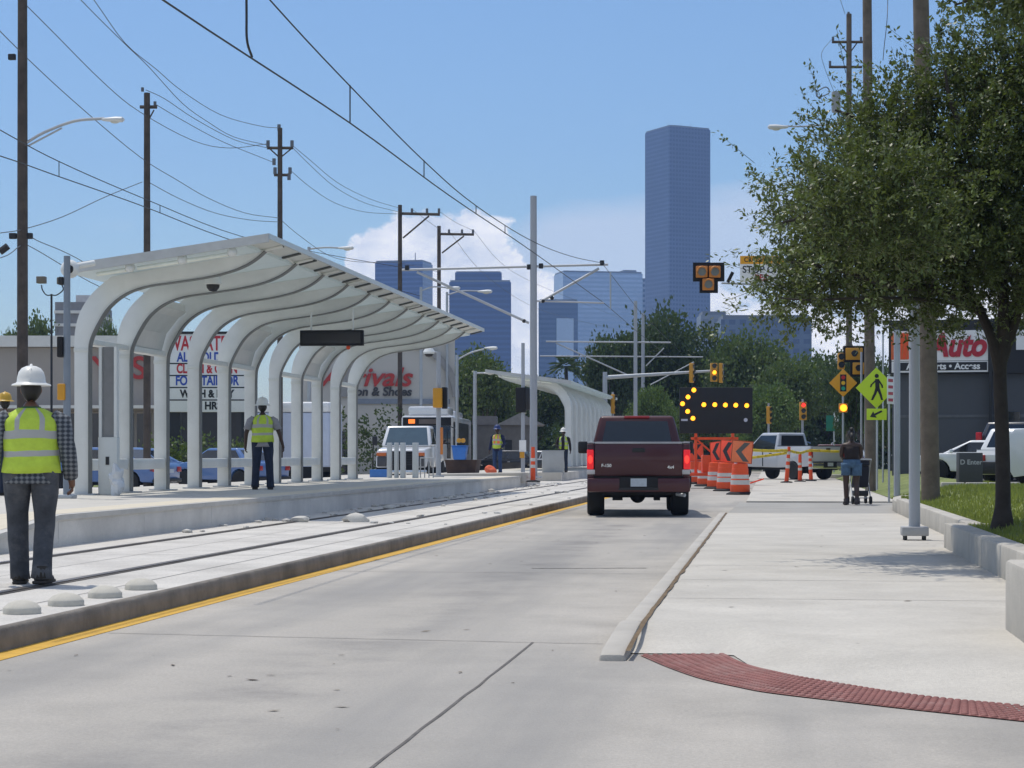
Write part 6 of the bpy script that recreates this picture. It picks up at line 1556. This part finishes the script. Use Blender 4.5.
def ant(o, h):
    for x, y, l in ((-14, -6, 7), (-6, 9, 4), (4, 0, 9), (9, -9, 8), (16, 5, 5)):
        MB().cyl((x, y, h), (x, y, h+l), .35, .12, seg=6).build('antenna', M('antenna grey', (.2, .2, .22)), o)
    MB().bb(-10, 10, -10, 10, h+1.6, h+4).build('roof_plant', M('tower roof', (.16, .17, .19)), o)
# w*cos = 42px, w*sin = 21 px seen
tower(677.5, 1880, 44.5, 44.5, (YH-130)*mk, TH + R(26.6), 'tallest slim blue tower rising alone above the trees', ft, ant)
fb = facade_mat('blue curtain wall', (.05, .095, .25), (.025, .055, .17), 0, 3.9, 1, .6, .3)
fb2 = facade_mat('deep blue curtain wall', (.022, .055, .19), (.012, .032, .12), 0, 4.2, 1, .55, .3)
fl = facade_mat('pale blue curtain wall', (.36, .46, .62), (.30, .40, .56), 0, 4.0, 1, .5, .35)
fd = facade_mat('slate blue curtain wall', (.055, .09, .18), (.03, .06, .13), 0, 4.0, 1, .5, .35)
k1 = 1700/F
tower(404, 1700, 42, 30, (YH-262)*k1, TH + R(-14), 'square blue tower with a flat top, leftmost in the skyline', fb, lambda o, h: MB().cyl((10, 0, h), (10, 0, h+9), .4, seg=6).build('antenna', M('antenna grey', (.2, .2, .22)), o))
k1 = 1600/F
def steps(o, h):
    MB().bb(-20, 17, -13, 13, h, h+8.0).build('upper_storeys', fb2, o); MB().bb(-19, 16, -12, 12, h+8.0, h+9).build('upper_parapet', M('tower roof', (.16, .17, .19)), o)
tower(480.5, 1600, 49, 34, (YH-282)*k1, TH + R(0), 'dark blue tower with a stepped top beside the wooden poles', fb2, steps)
k1 = 1820/F
tower(598, 1820, 74, 36, (YH-273)*k1, TH + R(12), 'broad pale blue tower behind the palm', fl, lambda o, h: MB().bb(22, 34, -8, 8, h+1.6, h+4).build('roof_plant', M('tower roof', (.16, .17, .19)), o))
k1 = 1650/F
def panel(o, h): MB().bb(-1.5, 12.5, -12.6, -12.1, 0, h-14).build('bright_glass_panel', M('bright glass', (.46, .56, .70), rough=.3), o)
tower(558, 1650, 32, 24, (YH-300.5)*k1, TH + R(0), 'lower slate blue block with a bright glass panel in front of the pale tower', fd, panel)
k1 = 1950/F
tower(641, 1950, 12, 14, (YH-279)*k1, TH, 'narrow striped tower wedged beside the tallest one', facade_mat('striped wall', (.30, .34, .42), (.10, .14, .22), 0, 5.0, 1, .5, .4))
k1 = 900/F
tower(712, 900, 12, 20, (YH-313)*k1, TH, 'low grey office block at the foot of the tallest tower', facade_mat('grey office wall', (.20, .22, .26), (.15, .17, .22), 5, 4, .5, .5))
tower(763, 760, 34, 20, (YH-317)*760/F, TH, 'low wide blue grey block behind the leafy tree edge', facade_mat('blue office wall', (.10, .14, .22), (.06, .09, .17), 4, 3.6, .6, .5))

# --- strip mall on the far left
o = thing('strip_mall', 'long beige strip mall with a white roof band at the picture edge', 'building', at(30, 108, z=0), TH)
S = 108/F; X_ = lambda px: (px-30)*S; Z = lambda py: CAMZ + (YH-py)*S
m_beige = M('beige stucco', (.36, .32, .28), rough=.9, var=.07, scale=.4)
MB().bb(X_(-60), X_(168), 0, 14, 0, Z(347.5)).build('wall', m_beige, o)
MB().bb(X_(-61), X_(169), -.35, 14.2, Z(347), Z(336)).build('roof_band', M('white fascia', (.68, .67, .63), rough=.7, var=.05), o)
MB().bb(X_(-58), X_(166), -1.8, -.02, Z(409), Z(406)).build('canopy', M('white fascia', (.68, .67, .63)), o)
MB().bb(X_(168.2), X_(262), .5, 14, 0, Z(409)).build('wing_wall', M('dark shop front', (.035, .033, .032), rough=.6), o)
MB().bb(X_(168.2), X_(263), .2, 14.1, Z(409)+.005, Z(406)).build('wing_band', M('white fascia', (.68, .67, .63)), o)
for px in range(-50, 165, 17):
    w_ = MB().bb(X_(px), X_(px+14), -.06, .02, .15, Z(413)).build('shop_window', M('shop glass', (.03, .032, .035), rough=.1), o)
    MB().bb(X_(px)-.06, X_(px+14)+.06, -.10, -.062, Z(413)-.02, Z(412)).build('window_head', m_beige, w_)
text('TOYS', 1.25, 'lettering', M('sign letter red', (.42, .035, .03), rough=.5), o, (X_(122), -.06, Z(369)), ext=.05, bold=.03, sx=1.5, space=1.15) if False else None
for ch_, px in (('Y', 102), ('S', 139)): text(ch_, 1.7, 'lettering', M('sign letter red', (.42, .035, .03), rough=.5), o, (X_(px), -.06, Z(369)), ext=.05, bold=.03, sx=1.1)
o = thing('grey_block', 'small two storey grey building with white bands behind the slim floodlight post', 'building', at(72, 150, z=0), TH)
S = 150/F; X_ = lambda px: (px-72)*S; Z = lambda py: CAMZ + (YH-py)*S
MB().bb(X_(55), X_(88), 0, 9, 0, Z(302)).build('wall', M('grey block wall', (.25, .25, .26), rough=.9), o)
for py in (312, 325): MB().bb(X_(54.5), X_(88.5), -.15, 9.1, Z(py+1.5), Z(py-1.5)).build('white_band', M('white fascia', (.68, .67, .63)), o)
MB().bb(X_(70), X_(84), 2, 8, Z(302)+.02, Z(293)).build('roof_house', M('pale roof house', (.55, .53, .52)), o)
# --- big shop sign board behind the shelter
D = 96; S = D/F
o = thing('shop_sign', 'big white board of red and blue shop lettering behind the middle of the shelter', 'sign', at(207, D, z=0), TH)
X_ = lambda px: (px-207)*S; Z = lambda py: CAMZ + (YH-py)*S
f = MB().bb(X_(168), X_(252), 0, .25, Z(412), Z(333), bev=.02).build('sign_face', m_wsheet, o)
for px in (174, 246): MB().bb(X_(px)-.26, X_(px)+.26, .27, .6, -.2, Z(340)).build('leg', m_dark, o)
m_lr = M('sign letter bright red', (.50, .02, .03), rough=.5); m_lb = M('sign letter blue', (.02, .07, .40), rough=.5); m_lk = m_ink
for (s_, py, size, mm, sx_) in (('WASHATERIA', 344, .98, m_lr, .62), ('ALL COLD ICE', 357.5, .62, m_lb, .72), ('CLEAN & OPEN', 369, .62, m_lr, .68), ('FOUNTAIN OR', 381, .62, m_lb, .72), ('WASH & DRY', 394, .50, m_lk, .85), ('24 HRS', 406, .50, m_lk, .9)):
    text(s_, size, 'lettering', mm, f, (0, -.004, Z(py)), ext=.004, bold=.022, sx=sx_)
for py in (363.5, 375.5, 387.5, 400): MB().bb(X_(169), X_(251), -.008, -.001, Z(py)-.03, Z(py)+.03).build('divider', m_ink, f)
MB().bb(X_(168)-.05, X_(252)+.05, -.05, .27, Z(334), Z(331.5)).build('top_trim', m_ink, o)
# --- arched fashion shop
D = 118; S = D/F
o = thing('fashion_shop', 'pale shop wall with an arch and red script lettering beyond the shelter end', 'building', at(400, D, z=0), R(13))
X_ = lambda px: (px-400)*S; Z = lambda py: CAMZ + (YH-py)*S
m_sh = M('pale grey shop wall', (.52, .50, .46), rough=.85, var=.05, scale=.3)
MB().bb(X_(300), X_(455), 0, 16, 0, Z(336)).build('wall', m_sh, o)
MB().bb(X_(298), X_(457), -.2, 16.1, Z(336)+.01, Z(332)).build('cornice', m_sh, o)
ap = [( X_(400) + 3.5*math.cos(a), Z(397) + 3.4*math.sin(a)) for a in [PI*k/24 for k in range(25)]]
ai = [( X_(400) + 3.1*math.cos(a), Z(397) + 3.0*math.sin(a)) for a in [PI*k/24 for k in range(25)]]
MB().prism(ap + ai[::-1], lambda u, v, w_: (u, w_, v), -.22, -.02).build('arch_moulding', M('grey arch stucco', (.30, .295, .285), rough=.9), o)  # arch ring in a darker grey than the wall
MB().bb(X_(352), X_(450), -.12, -.01, Z(404), Z(399)).build('band', M('blue grey band', (.22, .25, .30), rough=.8), o)
text('Arrivals', 1.55, 'lettering', M('sign letter red', (.42, .035, .03), rough=.5), o, (X_(366), -.08, Z(378)), ext=.05, bold=.03, shear=.3, sx=1.08)
text('Fashion & Shoes', .72, 'lettering', M('dark grey letters', (.05, .05, .055)), o, (X_(371), -.06, Z(392)), ext=.03, bold=.02, shear=.15, sx=1.0)
MB().bb(X_(340), X_(352), -.05, .02, .1, 2.6).build('door', m_glass, o)
# --- shed with gabled roof among the far workers
D = 125; S = D/F
o = thing('grey_shed', 'low grey gabled shed behind the second shelter canopy', 'building', at(505, D, z=0), TH)
X_ = lambda px: (px-505)*S; Z = lambda py: CAMZ + (YH-py)*S
MB().bb(X_(474), X_(535), 0, 6, 0, Z(425)).build('wall', M('shed wall', (.17, .16, .15), rough=.9), o)
MB().prism([(X_(496), Z(425)), (X_(520), Z(413)), (X_(545), Z(425))], lambda u, v, w_: (u, w_, v), -.3, 6.3).build('gable', M('shed gable', (.26, .25, .24), rough=.9), o)
MB().bb(X_(472), X_(497), -.2, 6.2, Z(425)+.01, Z(416)).build('roof', M('shed roof', (.20, .19, .19), rough=.9), o)
MB().bb(X_(505), X_(512), -.05, .02, .1, Z(440)).build('door', m_dark, o)
# --- auto parts shop on the right
D = 72; S = D/F
o = thing('auto_parts_shop', 'dark grey shop with a black sign band and red italic Auto lettering', 'building', at(950, D, z=.35), R(-6))
X_ = lambda px: (px-950)*S; Z = lambda py: CAMZ + (YH-py)*S - .35
m_dw = M('dark grey block wall', (.085, .09, .10), rough=.85, var=.08, scale=.6)
nn, ll, bs = nodes_of(m_dw)
MB().bb(X_(893), X_(1180), 0, 16, 0, Z(374)).build('wall', m_dw, o)
sb = MB().bb(X_(890), X_(1182), -.25, 16.2, Z(374)+.005, Z(320)).build('sign_band', M('sign band black', (.014, .015, .019), rough=.6), o)
MB().bb(X_(893), X_(1180), -.03, -.003, 2.2, 2.3).build('wall_course', M('wall course', (.12, .125, .135), rough=.8), o)
pnl = MB().bb(X_(893), X_(987), -.33, -.255, Z(361), Z(331)).build('sign_panel', m_wsheet, sb)
for k in range(4):
    MB().prism([(X_(894) + k*.17, Z(359)), (X_(894) + k*.17 + .12, Z(359)), (X_(894) + k*.17 + .27, Z(333)), (X_(894) + k*.17 + .15, Z(333))], lambda u, v, w_: (u, w_, v), -.36, -.332).build('orange_stripe', m_or, pnl)
MB().bb(X_(892.5), X_(909.5), -.35, -.331, Z(359.5), Z(333)).build('stripe_block', M('stripe orange', (.62, .13, .03), rough=.5), pnl)
text('Auto', 1.14, 'lettering', M('auto letter red', (.42, .012, .03), rough=.45), pnl, (X_(957), -.34, Z(346.5)), ext=.03, bold=.045, shear=.25, sx=.84)
s2 = MB().bb(X_(893), X_(987), -.33, -.255, Z(372.5), Z(361.5)).build('lower_panel', m_wsheet, sb)
MB().bb(X_(895), X_(986), -.338, -.331, Z(370.8), Z(362.6)).build('lower_field', M('sign band black', (.014, .015, .019)), s2)
text('Auto Parts • Access', .32, 'lettering', m_wsheet, s2, (X_(943.5), -.342, Z(366.8)), ext=.004, bold=.010, sx=1.0)
MB().bb(X_(1014), X_(1060), -.33, -.255, Z(351), Z(331)).build('second_sign', m_wsheet, sb)
MB().bb(X_(987.6), X_(991), -.4, .3, 0, Z(322)).build('pilaster', m_dark, o)
for px in (996, 1060, 1110): MB().bb(X_(px), X_(px+22), -.04, .01, .1, 2.4).build('shop_window', m_glass, o)
# dark notice box on the grass
D = 44; S = D/F
o = thing('notice_box', 'dark square notice box with pale lettering on the grass in front of the white sedan', 'sign', at(969.5, D, z=.51), TH)
f = MB().bb(-.26, .26, -.15, .15, 0, .74, bev=.012).build('box', M('notice box dark', (.05, .052, .055), rough=.6), o)
text('D Enter', .15, 'lettering', M('pale letter', (.42, .43, .44)), f, (-.0, -.153, .53), ext=.001, bold=.003)
text('p', .09, 'lettering', M('pale letter', (.42, .43, .44)), f, (-.18, -.153, .33), ext=.001) if False else None
MB().bb(-.30, .30, -.19, .19, -.04, .004).build('base', m_kerb2, o)
for k, (x0, x1) in enumerate(((941, 964), (966, 987), (989, 1018))):
    D = 42; S = D/F
    tag(MB().box((0, 0, .06), ((x1-x0)*S, .16, .13), bev=.02).build('parking_kerb', m_kerb2, loc=at((x0+x1)/2, D, z=.50), rz=TH), ('pale parking kerb on the grass nearest the thick wooden pole', 'middle pale parking kerb in front of the dark notice box', 'pale parking kerb under the white minivan bumper')[k], 'kerb')

# ================================================================ trees
def leaf_quads(pos, dirs, ln, wd, rng, flat=False):
    """rhombic leaves at pos pointing along dirs"""
    n = len(pos); d = dirs / np.linalg.norm(dirs, axis=1, keepdims=True)
    u = rng.normal(size=(n, 3)); u[:, 2] *= .35
    s_ = np.cross(d, u*(.55 if flat else 1) + np.array([0, 0, 1.0])*(1 if flat else 0)); s_ /= np.linalg.norm(s_, axis=1, keepdims=True) + 1e-9
    l = (ln*(.7 + .6*rng.random(n)))[:, None]; w_ = (wd*(.7 + .6*rng.random(n)))[:, None]
    V = np.empty((n, 4, 3)); V[:, 0] = pos; V[:, 1] = pos + d*l*.5 + s_*w_*.5; V[:, 2] = pos + d*l; V[:, 3] = pos + d*l*.5 - s_*w_*.5
    return V
def blob_points(rng, ells, n, shell=.55):
    """points in a union of ellipsoids, more near the outside"""
    out = []; out_n = []
    vol = np.array([e[1][0]*e[1][1]*e[1][2] for e in ells])**.75; vol /= vol.sum()
    for (c, r), f in zip(ells, vol):
        k = int(n*f); v = rng.normal(size=(k, 3)); v /= np.linalg.norm(v, axis=1, keepdims=True)
        rad = (shell + (1-shell)*rng.random(k))[:, None]
        out.append(np.array(c) + v*rad*np.array(r)); out_n.append(v)
    return np.concatenate(out), np.concatenate(out_n)
def tree_crown(name, parent, ells, nclump, leaves, clump_r, ln, wd, mat, seed, shell=.5):
    rng = np.random.default_rng(seed)
    P, Nn = blob_points(rng, ells, nclump, shell)
    k = len(P); cr_ = clump_r*(.5 + rng.random(k))
    idx = np.repeat(np.arange(k), leaves)
    off = rng.normal(size=(len(idx), 3)) * np.array([1, 1, .7]) * cr_[idx][:, None]*.5
    pos = P[idx] + off
    dr = Nn[idx]*.5 + rng.normal(size=(len(idx), 3))*.8 + np.array([0, 0, -.1])
    return np_mesh(name, leaf_quads(pos, dr, ln, wd, rng), 4, mat, parent)
m_leafA = leaf_mat('dark evergreen leaves', (.060, .088, .030)); m_leafB = leaf_mat('mid green leaves', (.095, .13, .038)); m_leafC = leaf_mat('light green leaves', (.11, .16, .045))
m_bark = M('bark', (.085, .07, .055), rough=.95, var=.3, scale=4, bump=.6, bscale=20)
def proto_tree(seed, mat, kind, h=10.0, rw=4.5):
    rng = random.Random(seed)
    o = thing('leafy_tree', 'x', 'tree', (0, 0, -50))
    ells = [((0, 0, h*.66), (rw*.62, rw*.62, h*.30))]
    for k in range(9):
        a = k*2.4 + rng.random(); rr_ = rw*(.45 + .28*rng.random()); z = h*(.42 + .42*rng.random()); s_ = rw*(.30 + .2*rng.random())
        ells.append(((math.cos(a)*rr_, math.sin(a)*rr_, z), (s_, s_, s_*.78)))
    tk = MB(); tk.tube(cr([(0, 0, -.3), (.05, 0, h*.2), (0.1, .1, h*.45), (0, 0, h*.75)], 4), [.34 - .02*k for k in range(13)][:13], 8)
    for e in ells[1:7]: tk.tube(cr([(0, 0, h*.25), (e[0][0]*.45, e[0][1]*.45, h*.42), e[0]], 3), [.16, .15, .13, .11, .09, .07, .05][:7], 6)
    tk.build('trunk', m_bark, o)
    tree_crown('crown', o, ells, 520, 22, rw*.20, .34, .22, mat, seed)
    return o
protos = [proto_tree(1, m_leafA, 0), proto_tree(2, m_leafB, 1), proto_tree(3, m_leafC, 2, 9.0, 4.2), proto_tree(4, m_leafA, 3, 10, 5.2), proto_tree(5, m_leafB, 4, 10, 4.0)]
used = set()
def tree(k, px, d, ytop, width_px, label, zb=-.05, rz=None):
    h = CAMZ + (YH-ytop)*d/F - zb; w_ = width_px*d/F
    base_h = [10, 10, 9.0, 10, 10][k]*.98; base_w = [9, 9, 8.4, 10.4, 8][k]
    o = protos[k] if k not in used else copy_tree(protos[k]); used.add(k)
    o.location = at(px, d, z=zb); o.scale = (w_/base_w, w_/base_w, h/base_h); o.rotation_euler = (0, 0, rz if rz is not None else px*.37)
    o['label'] = label; o['group'] = 'background trees'; return o
tree(3, 668, 155, 311, 118, 'broad dark tree crown at the foot of the tallest tower, behind the pickup')
tree(0, 614, 150, 326, 72, 'dark tree just above the second shelter roof, beside the palm')
tree(1, 743, 150, 326, 88, 'mid green tree behind the arrow board, under the three amber beacons')
tree(2, 651, 128, 386, 46, 'small bright green tree directly above the maroon pickup cab')
tree(0, 700, 170, 345, 90, 'dark tree filling the gap behind the far signal heads')
tree(1, 790, 140, 352, 90, 'mid green tree above the silver pickup, behind the sideways amber signal')
tree(4, 826, 150, 356, 80, 'tree behind the amber diamond sign')
tree(3, 862, 130, 352, 90, 'dark tree behind the pedestrian crossing sign', rz=1.1)
tree(2, 765, 132, 385, 70, 'pale green low tree over the silver pickup cab roof')
tree(3, 800, 175, 372, 120, 'wide dark tree farthest back above the red vehicle')
tree(4, 487, 145, 350, 76, 'mid green tree behind the far end of the near shelter, beside the shop wall')
tree(0, 470, 150, 362, 60, 'dark narrow tree at the corner of the arched shop wall')
tree(3, 535, 160, 378, 90, 'dark tree seen under the second shelter roof')
tree(1, 108, 135, 314, 34, 'small tree top showing between the first two shelter ribs')
tree(4, 22, 150, 320, 70, 'thin tree line top above the strip mall roof at the picture edge')
tree(0, 575, 190, 392, 60, 'dark tree far behind the second shelter posts')
tree(1, 700, 140, 400, 70, 'bushy green tree low behind the arrow board frame')
tree(1, 905, 85, 376, 62, 'bushy tree at the corner of the auto parts shop, behind the slim posts', zb=.4)
tree(2, 640, 165, 408, 100, 'light green thicket low behind the pickup and mast')
tree(3, 745, 165, 398, 110, 'dark low tree mass behind the arrow board trailer')
tree(0, 853, 97.5, 346, 46, 'slim dark tree standing right behind the amber diamond sign', zb=.1)
tree(0, 890, 100, 395, 60, 'dark bush behind the narrow parking plate', zb=.4)
# hedges
def hedge(px0, px1, d, ytop, label, mat, seed, dep=1.6):
    a, b = at(px0, d), at(px1, d); L_ = (b-a).length; h = CAMZ + (YH-ytop)*d/F
    o = thing('hedge', label, 'hedge', a, TH)
    ells = [((x, 0, h*.45), (1.1, dep*.5, h*.5)) for x in np.arange(.4, L_, 1.1)]
    tree_crown('foliage', o, ells, int(L_*26), 16 if dep < 2 else 26, .5 if dep < 2 else .7, .20 if dep < 2 else .36, .13 if dep < 2 else .26, mat, seed, .3)
    st_ = MB()
    for x in np.arange(.4, L_, 1.1): st_.tube([(x, 0, -.1), (x+.05, .03, h*.5)], [.05, .03], 6)
    st_.build('stems', m_bark, o); return o
hedge(345, 400, 109, 398, 'tall ivy covered hedge against the arched shop wall, behind the white truck', m_leafA, 21)
hedge(150, 255, 92, 432, 'low green hedge under the big lettered shop sign', m_leafB, 22)
hedge(560, 780, 176, 425, 'far dark hedge across the end of the street', m_leafA, 23, 3)
hedge(450, 560, 180, 420, 'far hedge behind the shed and the second shelter', m_leafA, 24, 3)
hedge(770, 900, 150, 412, 'far hedge behind the silver pickup and walking woman', m_leafA, 25, 3)
# grass strip behind the shelter
struct(MB().bb(-32, -23, 66, 100, -.05, .07).build('lawn', m_grass))
# palm
o = thing('palm_tree', 'small dark palm standing between the tall mast and the far masts', 'palm', at(566, 160, z=0)); h = CAMZ + (YH-366)*.08
MB().tube([(0, 0, -.2), (.1, 0, h*.5), (0, 0, h)], [.22, .16, .14], 8).build('trunk', m_bark, o)
rng = np.random.default_rng(9); Vs = []
for k in range(26):
    a = rng.random()*2*PI; e = rng.uniform(-.5, 1.1); ax = np.array([math.cos(a)*math.cos(e), math.sin(a)*math.cos(e), math.sin(e)])
    t_ = np.linspace(.25, 1, 12)[:, None]; pts = np.array([0, 0, h]) + ax*t_*1.5 + np.array([0, 0, -1])*(t_**2)*.55
    for sd in (-1, 1):
        dr = np.tile(ax*.5 + sd*np.cross(ax, [0, 0, 1])*.9 + np.array([0, 0, -.4]), (12, 1)); Vs.append(leaf_quads(pts, dr, .55, .09, rng))
np_mesh('fronds', np.concatenate(Vs), 4, m_leafA, o)

# --- the near street tree
NT = 22.0
m_leafN = leaf_mat('glossy oak leaves', (.10, .124, .044), rough=.42, island=.6, transl=.22)
tb = at(1004, NT, z=.52)
nt = thing('oak_tree', 'leafy young oak with a slim dark trunk leaning over the sidewalk', 'tree', tb)
rel_ = lambda px, py, dy=0: at(px, NT + dy, py) - tb
tk = MB()
trp = cr([(-.02, 0, -.25), rel_(1003, 490), rel_(1002, 430), rel_(1000, 375), rel_(1003, 335)], 6)
n_ = len(trp); tk.tube(trp, [max(.088 - .022*k/n_, .16 - .018*k) for k in range(n_)], 14)
limbs = []
def limb(pts, r0, r1, seg=9):
    c_ = cr(pts, 5); tk.tube(c_, [r0 + (r1-r0)*k/(len(c_)-1) for k in range(len(c_))], seg); limbs.append([np.array(v) for v in c_])
limb([rel_(1001, 380), rel_(992, 340), rel_(975, 300, .2), rel_(950, 250, .5), rel_(930, 190, .7)], .065, .03)
limb([rel_(1002, 360), rel_(1015, 320), rel_(1030, 270, -.3), rel_(1050, 200, -.6), rel_(1060, 120, -.8)], .065, .03)
limb([rel_(1003, 340), rel_(1003, 290), rel_(995, 220, .2), rel_(990, 140, .1), rel_(985, 80, 0)], .07, .025)
limb([rel_(980, 310, .2), rel_(940, 290, -.3), rel_(890, 285, -.8), rel_(840, 270, -1.0), rel_(790, 262, -1.0)], .06, .012)
limb([rel_(970, 290, .2), rel_(930, 240, .8), rel_(880, 210, 1.2), rel_(830, 190, 1.3), rel_(800, 160, 1.3)], .055, .012)
limb([rel_(950, 250, .5), rel_(910, 220, -.2), rel_(860, 200, -.7), rel_(810, 215, -.8), rel_(775, 225, -.7)], .05, .012)
limb([rel_(930, 190, .7), rel_(900, 150, .3), rel_(860, 120, 0), rel_(835, 110, 0)], .04, .012)
limb([rel_(930, 190, .7), rel_(920, 150, .6), rel_(905, 110, .5), rel_(890, 90, .5)], .035, .012)
limb([rel_(985, 200, .1), rel_(965, 140, -.5), rel_(950, 100, -.8), rel_(945, 70, -.9)], .04, .012)
limb([rel_(1050, 200, -.6), rel_(1070, 150, -1.2), rel_(1080, 60, -1.4)], .05, .015)
limb([rel_(1040, 240, -.5), rel_(1080, 210, .2), rel_(1120, 170, .6)], .05, .015)
limb([rel_(1003, 330), rel_(1020, 290, 1.0), rel_(1030, 240, 1.7), rel_(1040, 190, 2.0)], .06, .015)
limb([rel_(985, 310, 0), rel_(930, 300, -.6), rel_(870, 298, -1.1), rel_(810, 300, -1.3), rel_(780, 298, -1.3)], .025, .006)
tk.build('trunk', M('dark oak bark', (.045, .036, .030), rough=.95, var=.3, scale=6, bump=.6, bscale=25), nt)
rng = np.random.default_rng(77)
def R3(px, py, dy=0): return np.array(rel_(px, py, dy))
pxm = NT/F
E = lambda px, py, rx, rz_, ry, dy=0: (R3(px, py, dy), (rx*pxm, ry, rz_*pxm))
ells = [E(935, 205, 125, 125, 1.6), E(1010, 150, 110, 135, 1.7, .2), E(1070, 190, 110, 150, 1.8, .3), E(880, 256, 110, 72, 1.35, -.3), E(845, 228, 72, 72, 1.1, -.2), E(815, 292, 62, 45, .9, -.5), E(870, 165, 75, 70, 1.2, .3), E(970, 276, 110, 56, 1.5, 0), E(1050, 280, 90, 48, 1.5, .2), E(905, 118, 50, 38, .9, .2), E(965, 88, 55, 44, .9, 0), E(1015, 62, 55, 55, .9, .1), E(1065, 70, 60, 70, 1.1, .2), E(815, 195, 30, 26, .6, 0), E(812, 252, 26, 26, .5, -.3), E(780, 308, 32, 22, .5, -.6), E(848, 140, 24, 20, .5, .1), E(842, 232, 36, 32, .4, -2.3)] + [E(865, 215, 50, 45, .5, -2.5), E(900, 240, 40, 30, .5, -2.3), E(885, 190, 46, 40, .45, -2.4)]*2 + [E(850, 210, 50, 40, .5, 1.0), E(890, 225, 50, 40, .5, 1.1)]*2
# sprays: short twigs growing outward, leaves along each
nt_ = 7000
CP_, CN_ = blob_points(rng, ells, 620, .35)
ci = rng.integers(0, len(CP_), nt_); cs = (.13 + .17*rng.random(len(CP_)))[ci][:, None]
P = CP_[ci] + rng.normal(size=(nt_, 3))*cs*np.array([1, 1, .75]); Nn = CN_[ci]*.6 + (P - CP_[ci])/(cs*2)
P += 0
dirs = Nn*.85 + rng.normal(size=P.shape)*.5 + np.array([0, 0, .18])
dirs /= np.linalg.norm(dirs, axis=1, keepdims=True)
tl_ = .16 + .26*rng.random(len(P))
per = 25
ti = np.repeat(np.arange(len(P)), per); tt = rng.random(len(ti))
pos = P[ti] + dirs[ti]*(tl_[ti]*tt)[:, None] + rng.normal(size=(len(ti), 3))*.022
keep = pos[:, 2] > 2.0 - .16*rng.random(len(pos)); pos = pos[keep]; ti = ti[keep]
ld = dirs[ti]*.7 + rng.normal(size=(len(ti), 3))*.75
np_mesh('crown', leaf_quads(pos, ld, .060, .027, rng, True), 4, m_leafN, nt)
# the twigs themselves
tv = []
sel = rng.permutation(len(P))[:2600]
for i in sel:
    p0 = P[i] - dirs[i]*.15; p1 = P[i] + dirs[i]*tl_[i]; s_ = np.cross(dirs[i], rng.normal(size=3)); s_ /= np.linalg.norm(s_); u_ = np.cross(s_, dirs[i])
    if min(p0[2], p1[2]) < 2.0: continue
    for v_ in (s_, u_): tv.append([p0 - v_*.004, p0 + v_*.004, p1 + v_*.0015, p1 - v_*.0015])
np_mesh('twigs', np.array(tv), 4, M('twig bark', (.06, .05, .035), rough=.9), nt)
# a second tree whose branch dips into the corner
nb = thing('oak_tree', 'second oak whose leafy branch dips into the top corner above the thick pole', 'tree', at(1085, 17.5, z=.52))
off2 = nb.location
rel2 = lambda px, py, dy=0: at(px, 17.5 + dy, py) - off2
tk = MB(); limbs = []
tk.tube(cr([(0, 0, -.2), (.05, 0, 1.5), (0, 0, 3.0), rel2(1080, 40)], 5), [.16 - .006*k for k in range(16)], 12)
limb([rel2(1080, 60), rel2(1060, 20), rel2(1030, 0, -.1), rel2(990, -5, -.2), rel2(955, 5, -.2)], .05, .008)
limb([rel2(1080, 40), rel2(1060, -20, .3), rel2(1020, -60, .4)], .05, .02)
tk.build('trunk', M('dark oak bark', (.045, .036, .030)), nb)
pxm = 17.5/F
E2 = lambda px, py, rx, rz_, ry, dy=0: (np.array(rel2(px, py, dy)), (rx*pxm, ry, rz_*pxm))
ells = [E2(1010, -22, 60, 42, .5), E2(1070, -20, 70, 60, .8), E2(958, -14, 30, 22, .3, -.1), E2(1030, 10, 28, 18, .3)]
P, Nn = blob_points(rng, ells, 420, .3)
dirs = Nn*.8 + rng.normal(size=P.shape)*.6; dirs /= np.linalg.norm(dirs, axis=1, keepdims=True); tl_ = .14 + .2*rng.random(len(P))
ti = np.repeat(np.arange(len(P)), 15); tt = rng.random(len(ti))
pos = P[ti] + dirs[ti]*(tl_[ti]*tt)[:, None] + rng.normal(size=(len(ti), 3))*.02
np_mesh('crown', leaf_quads(pos, dirs[ti]*.7 + rng.normal(size=(len(ti), 3))*.75, .066, .028, rng), 4, m_leafN, nb)
for k in range(len(protos)):
    if k not in used: bpy.data.objects.remove(protos[k])
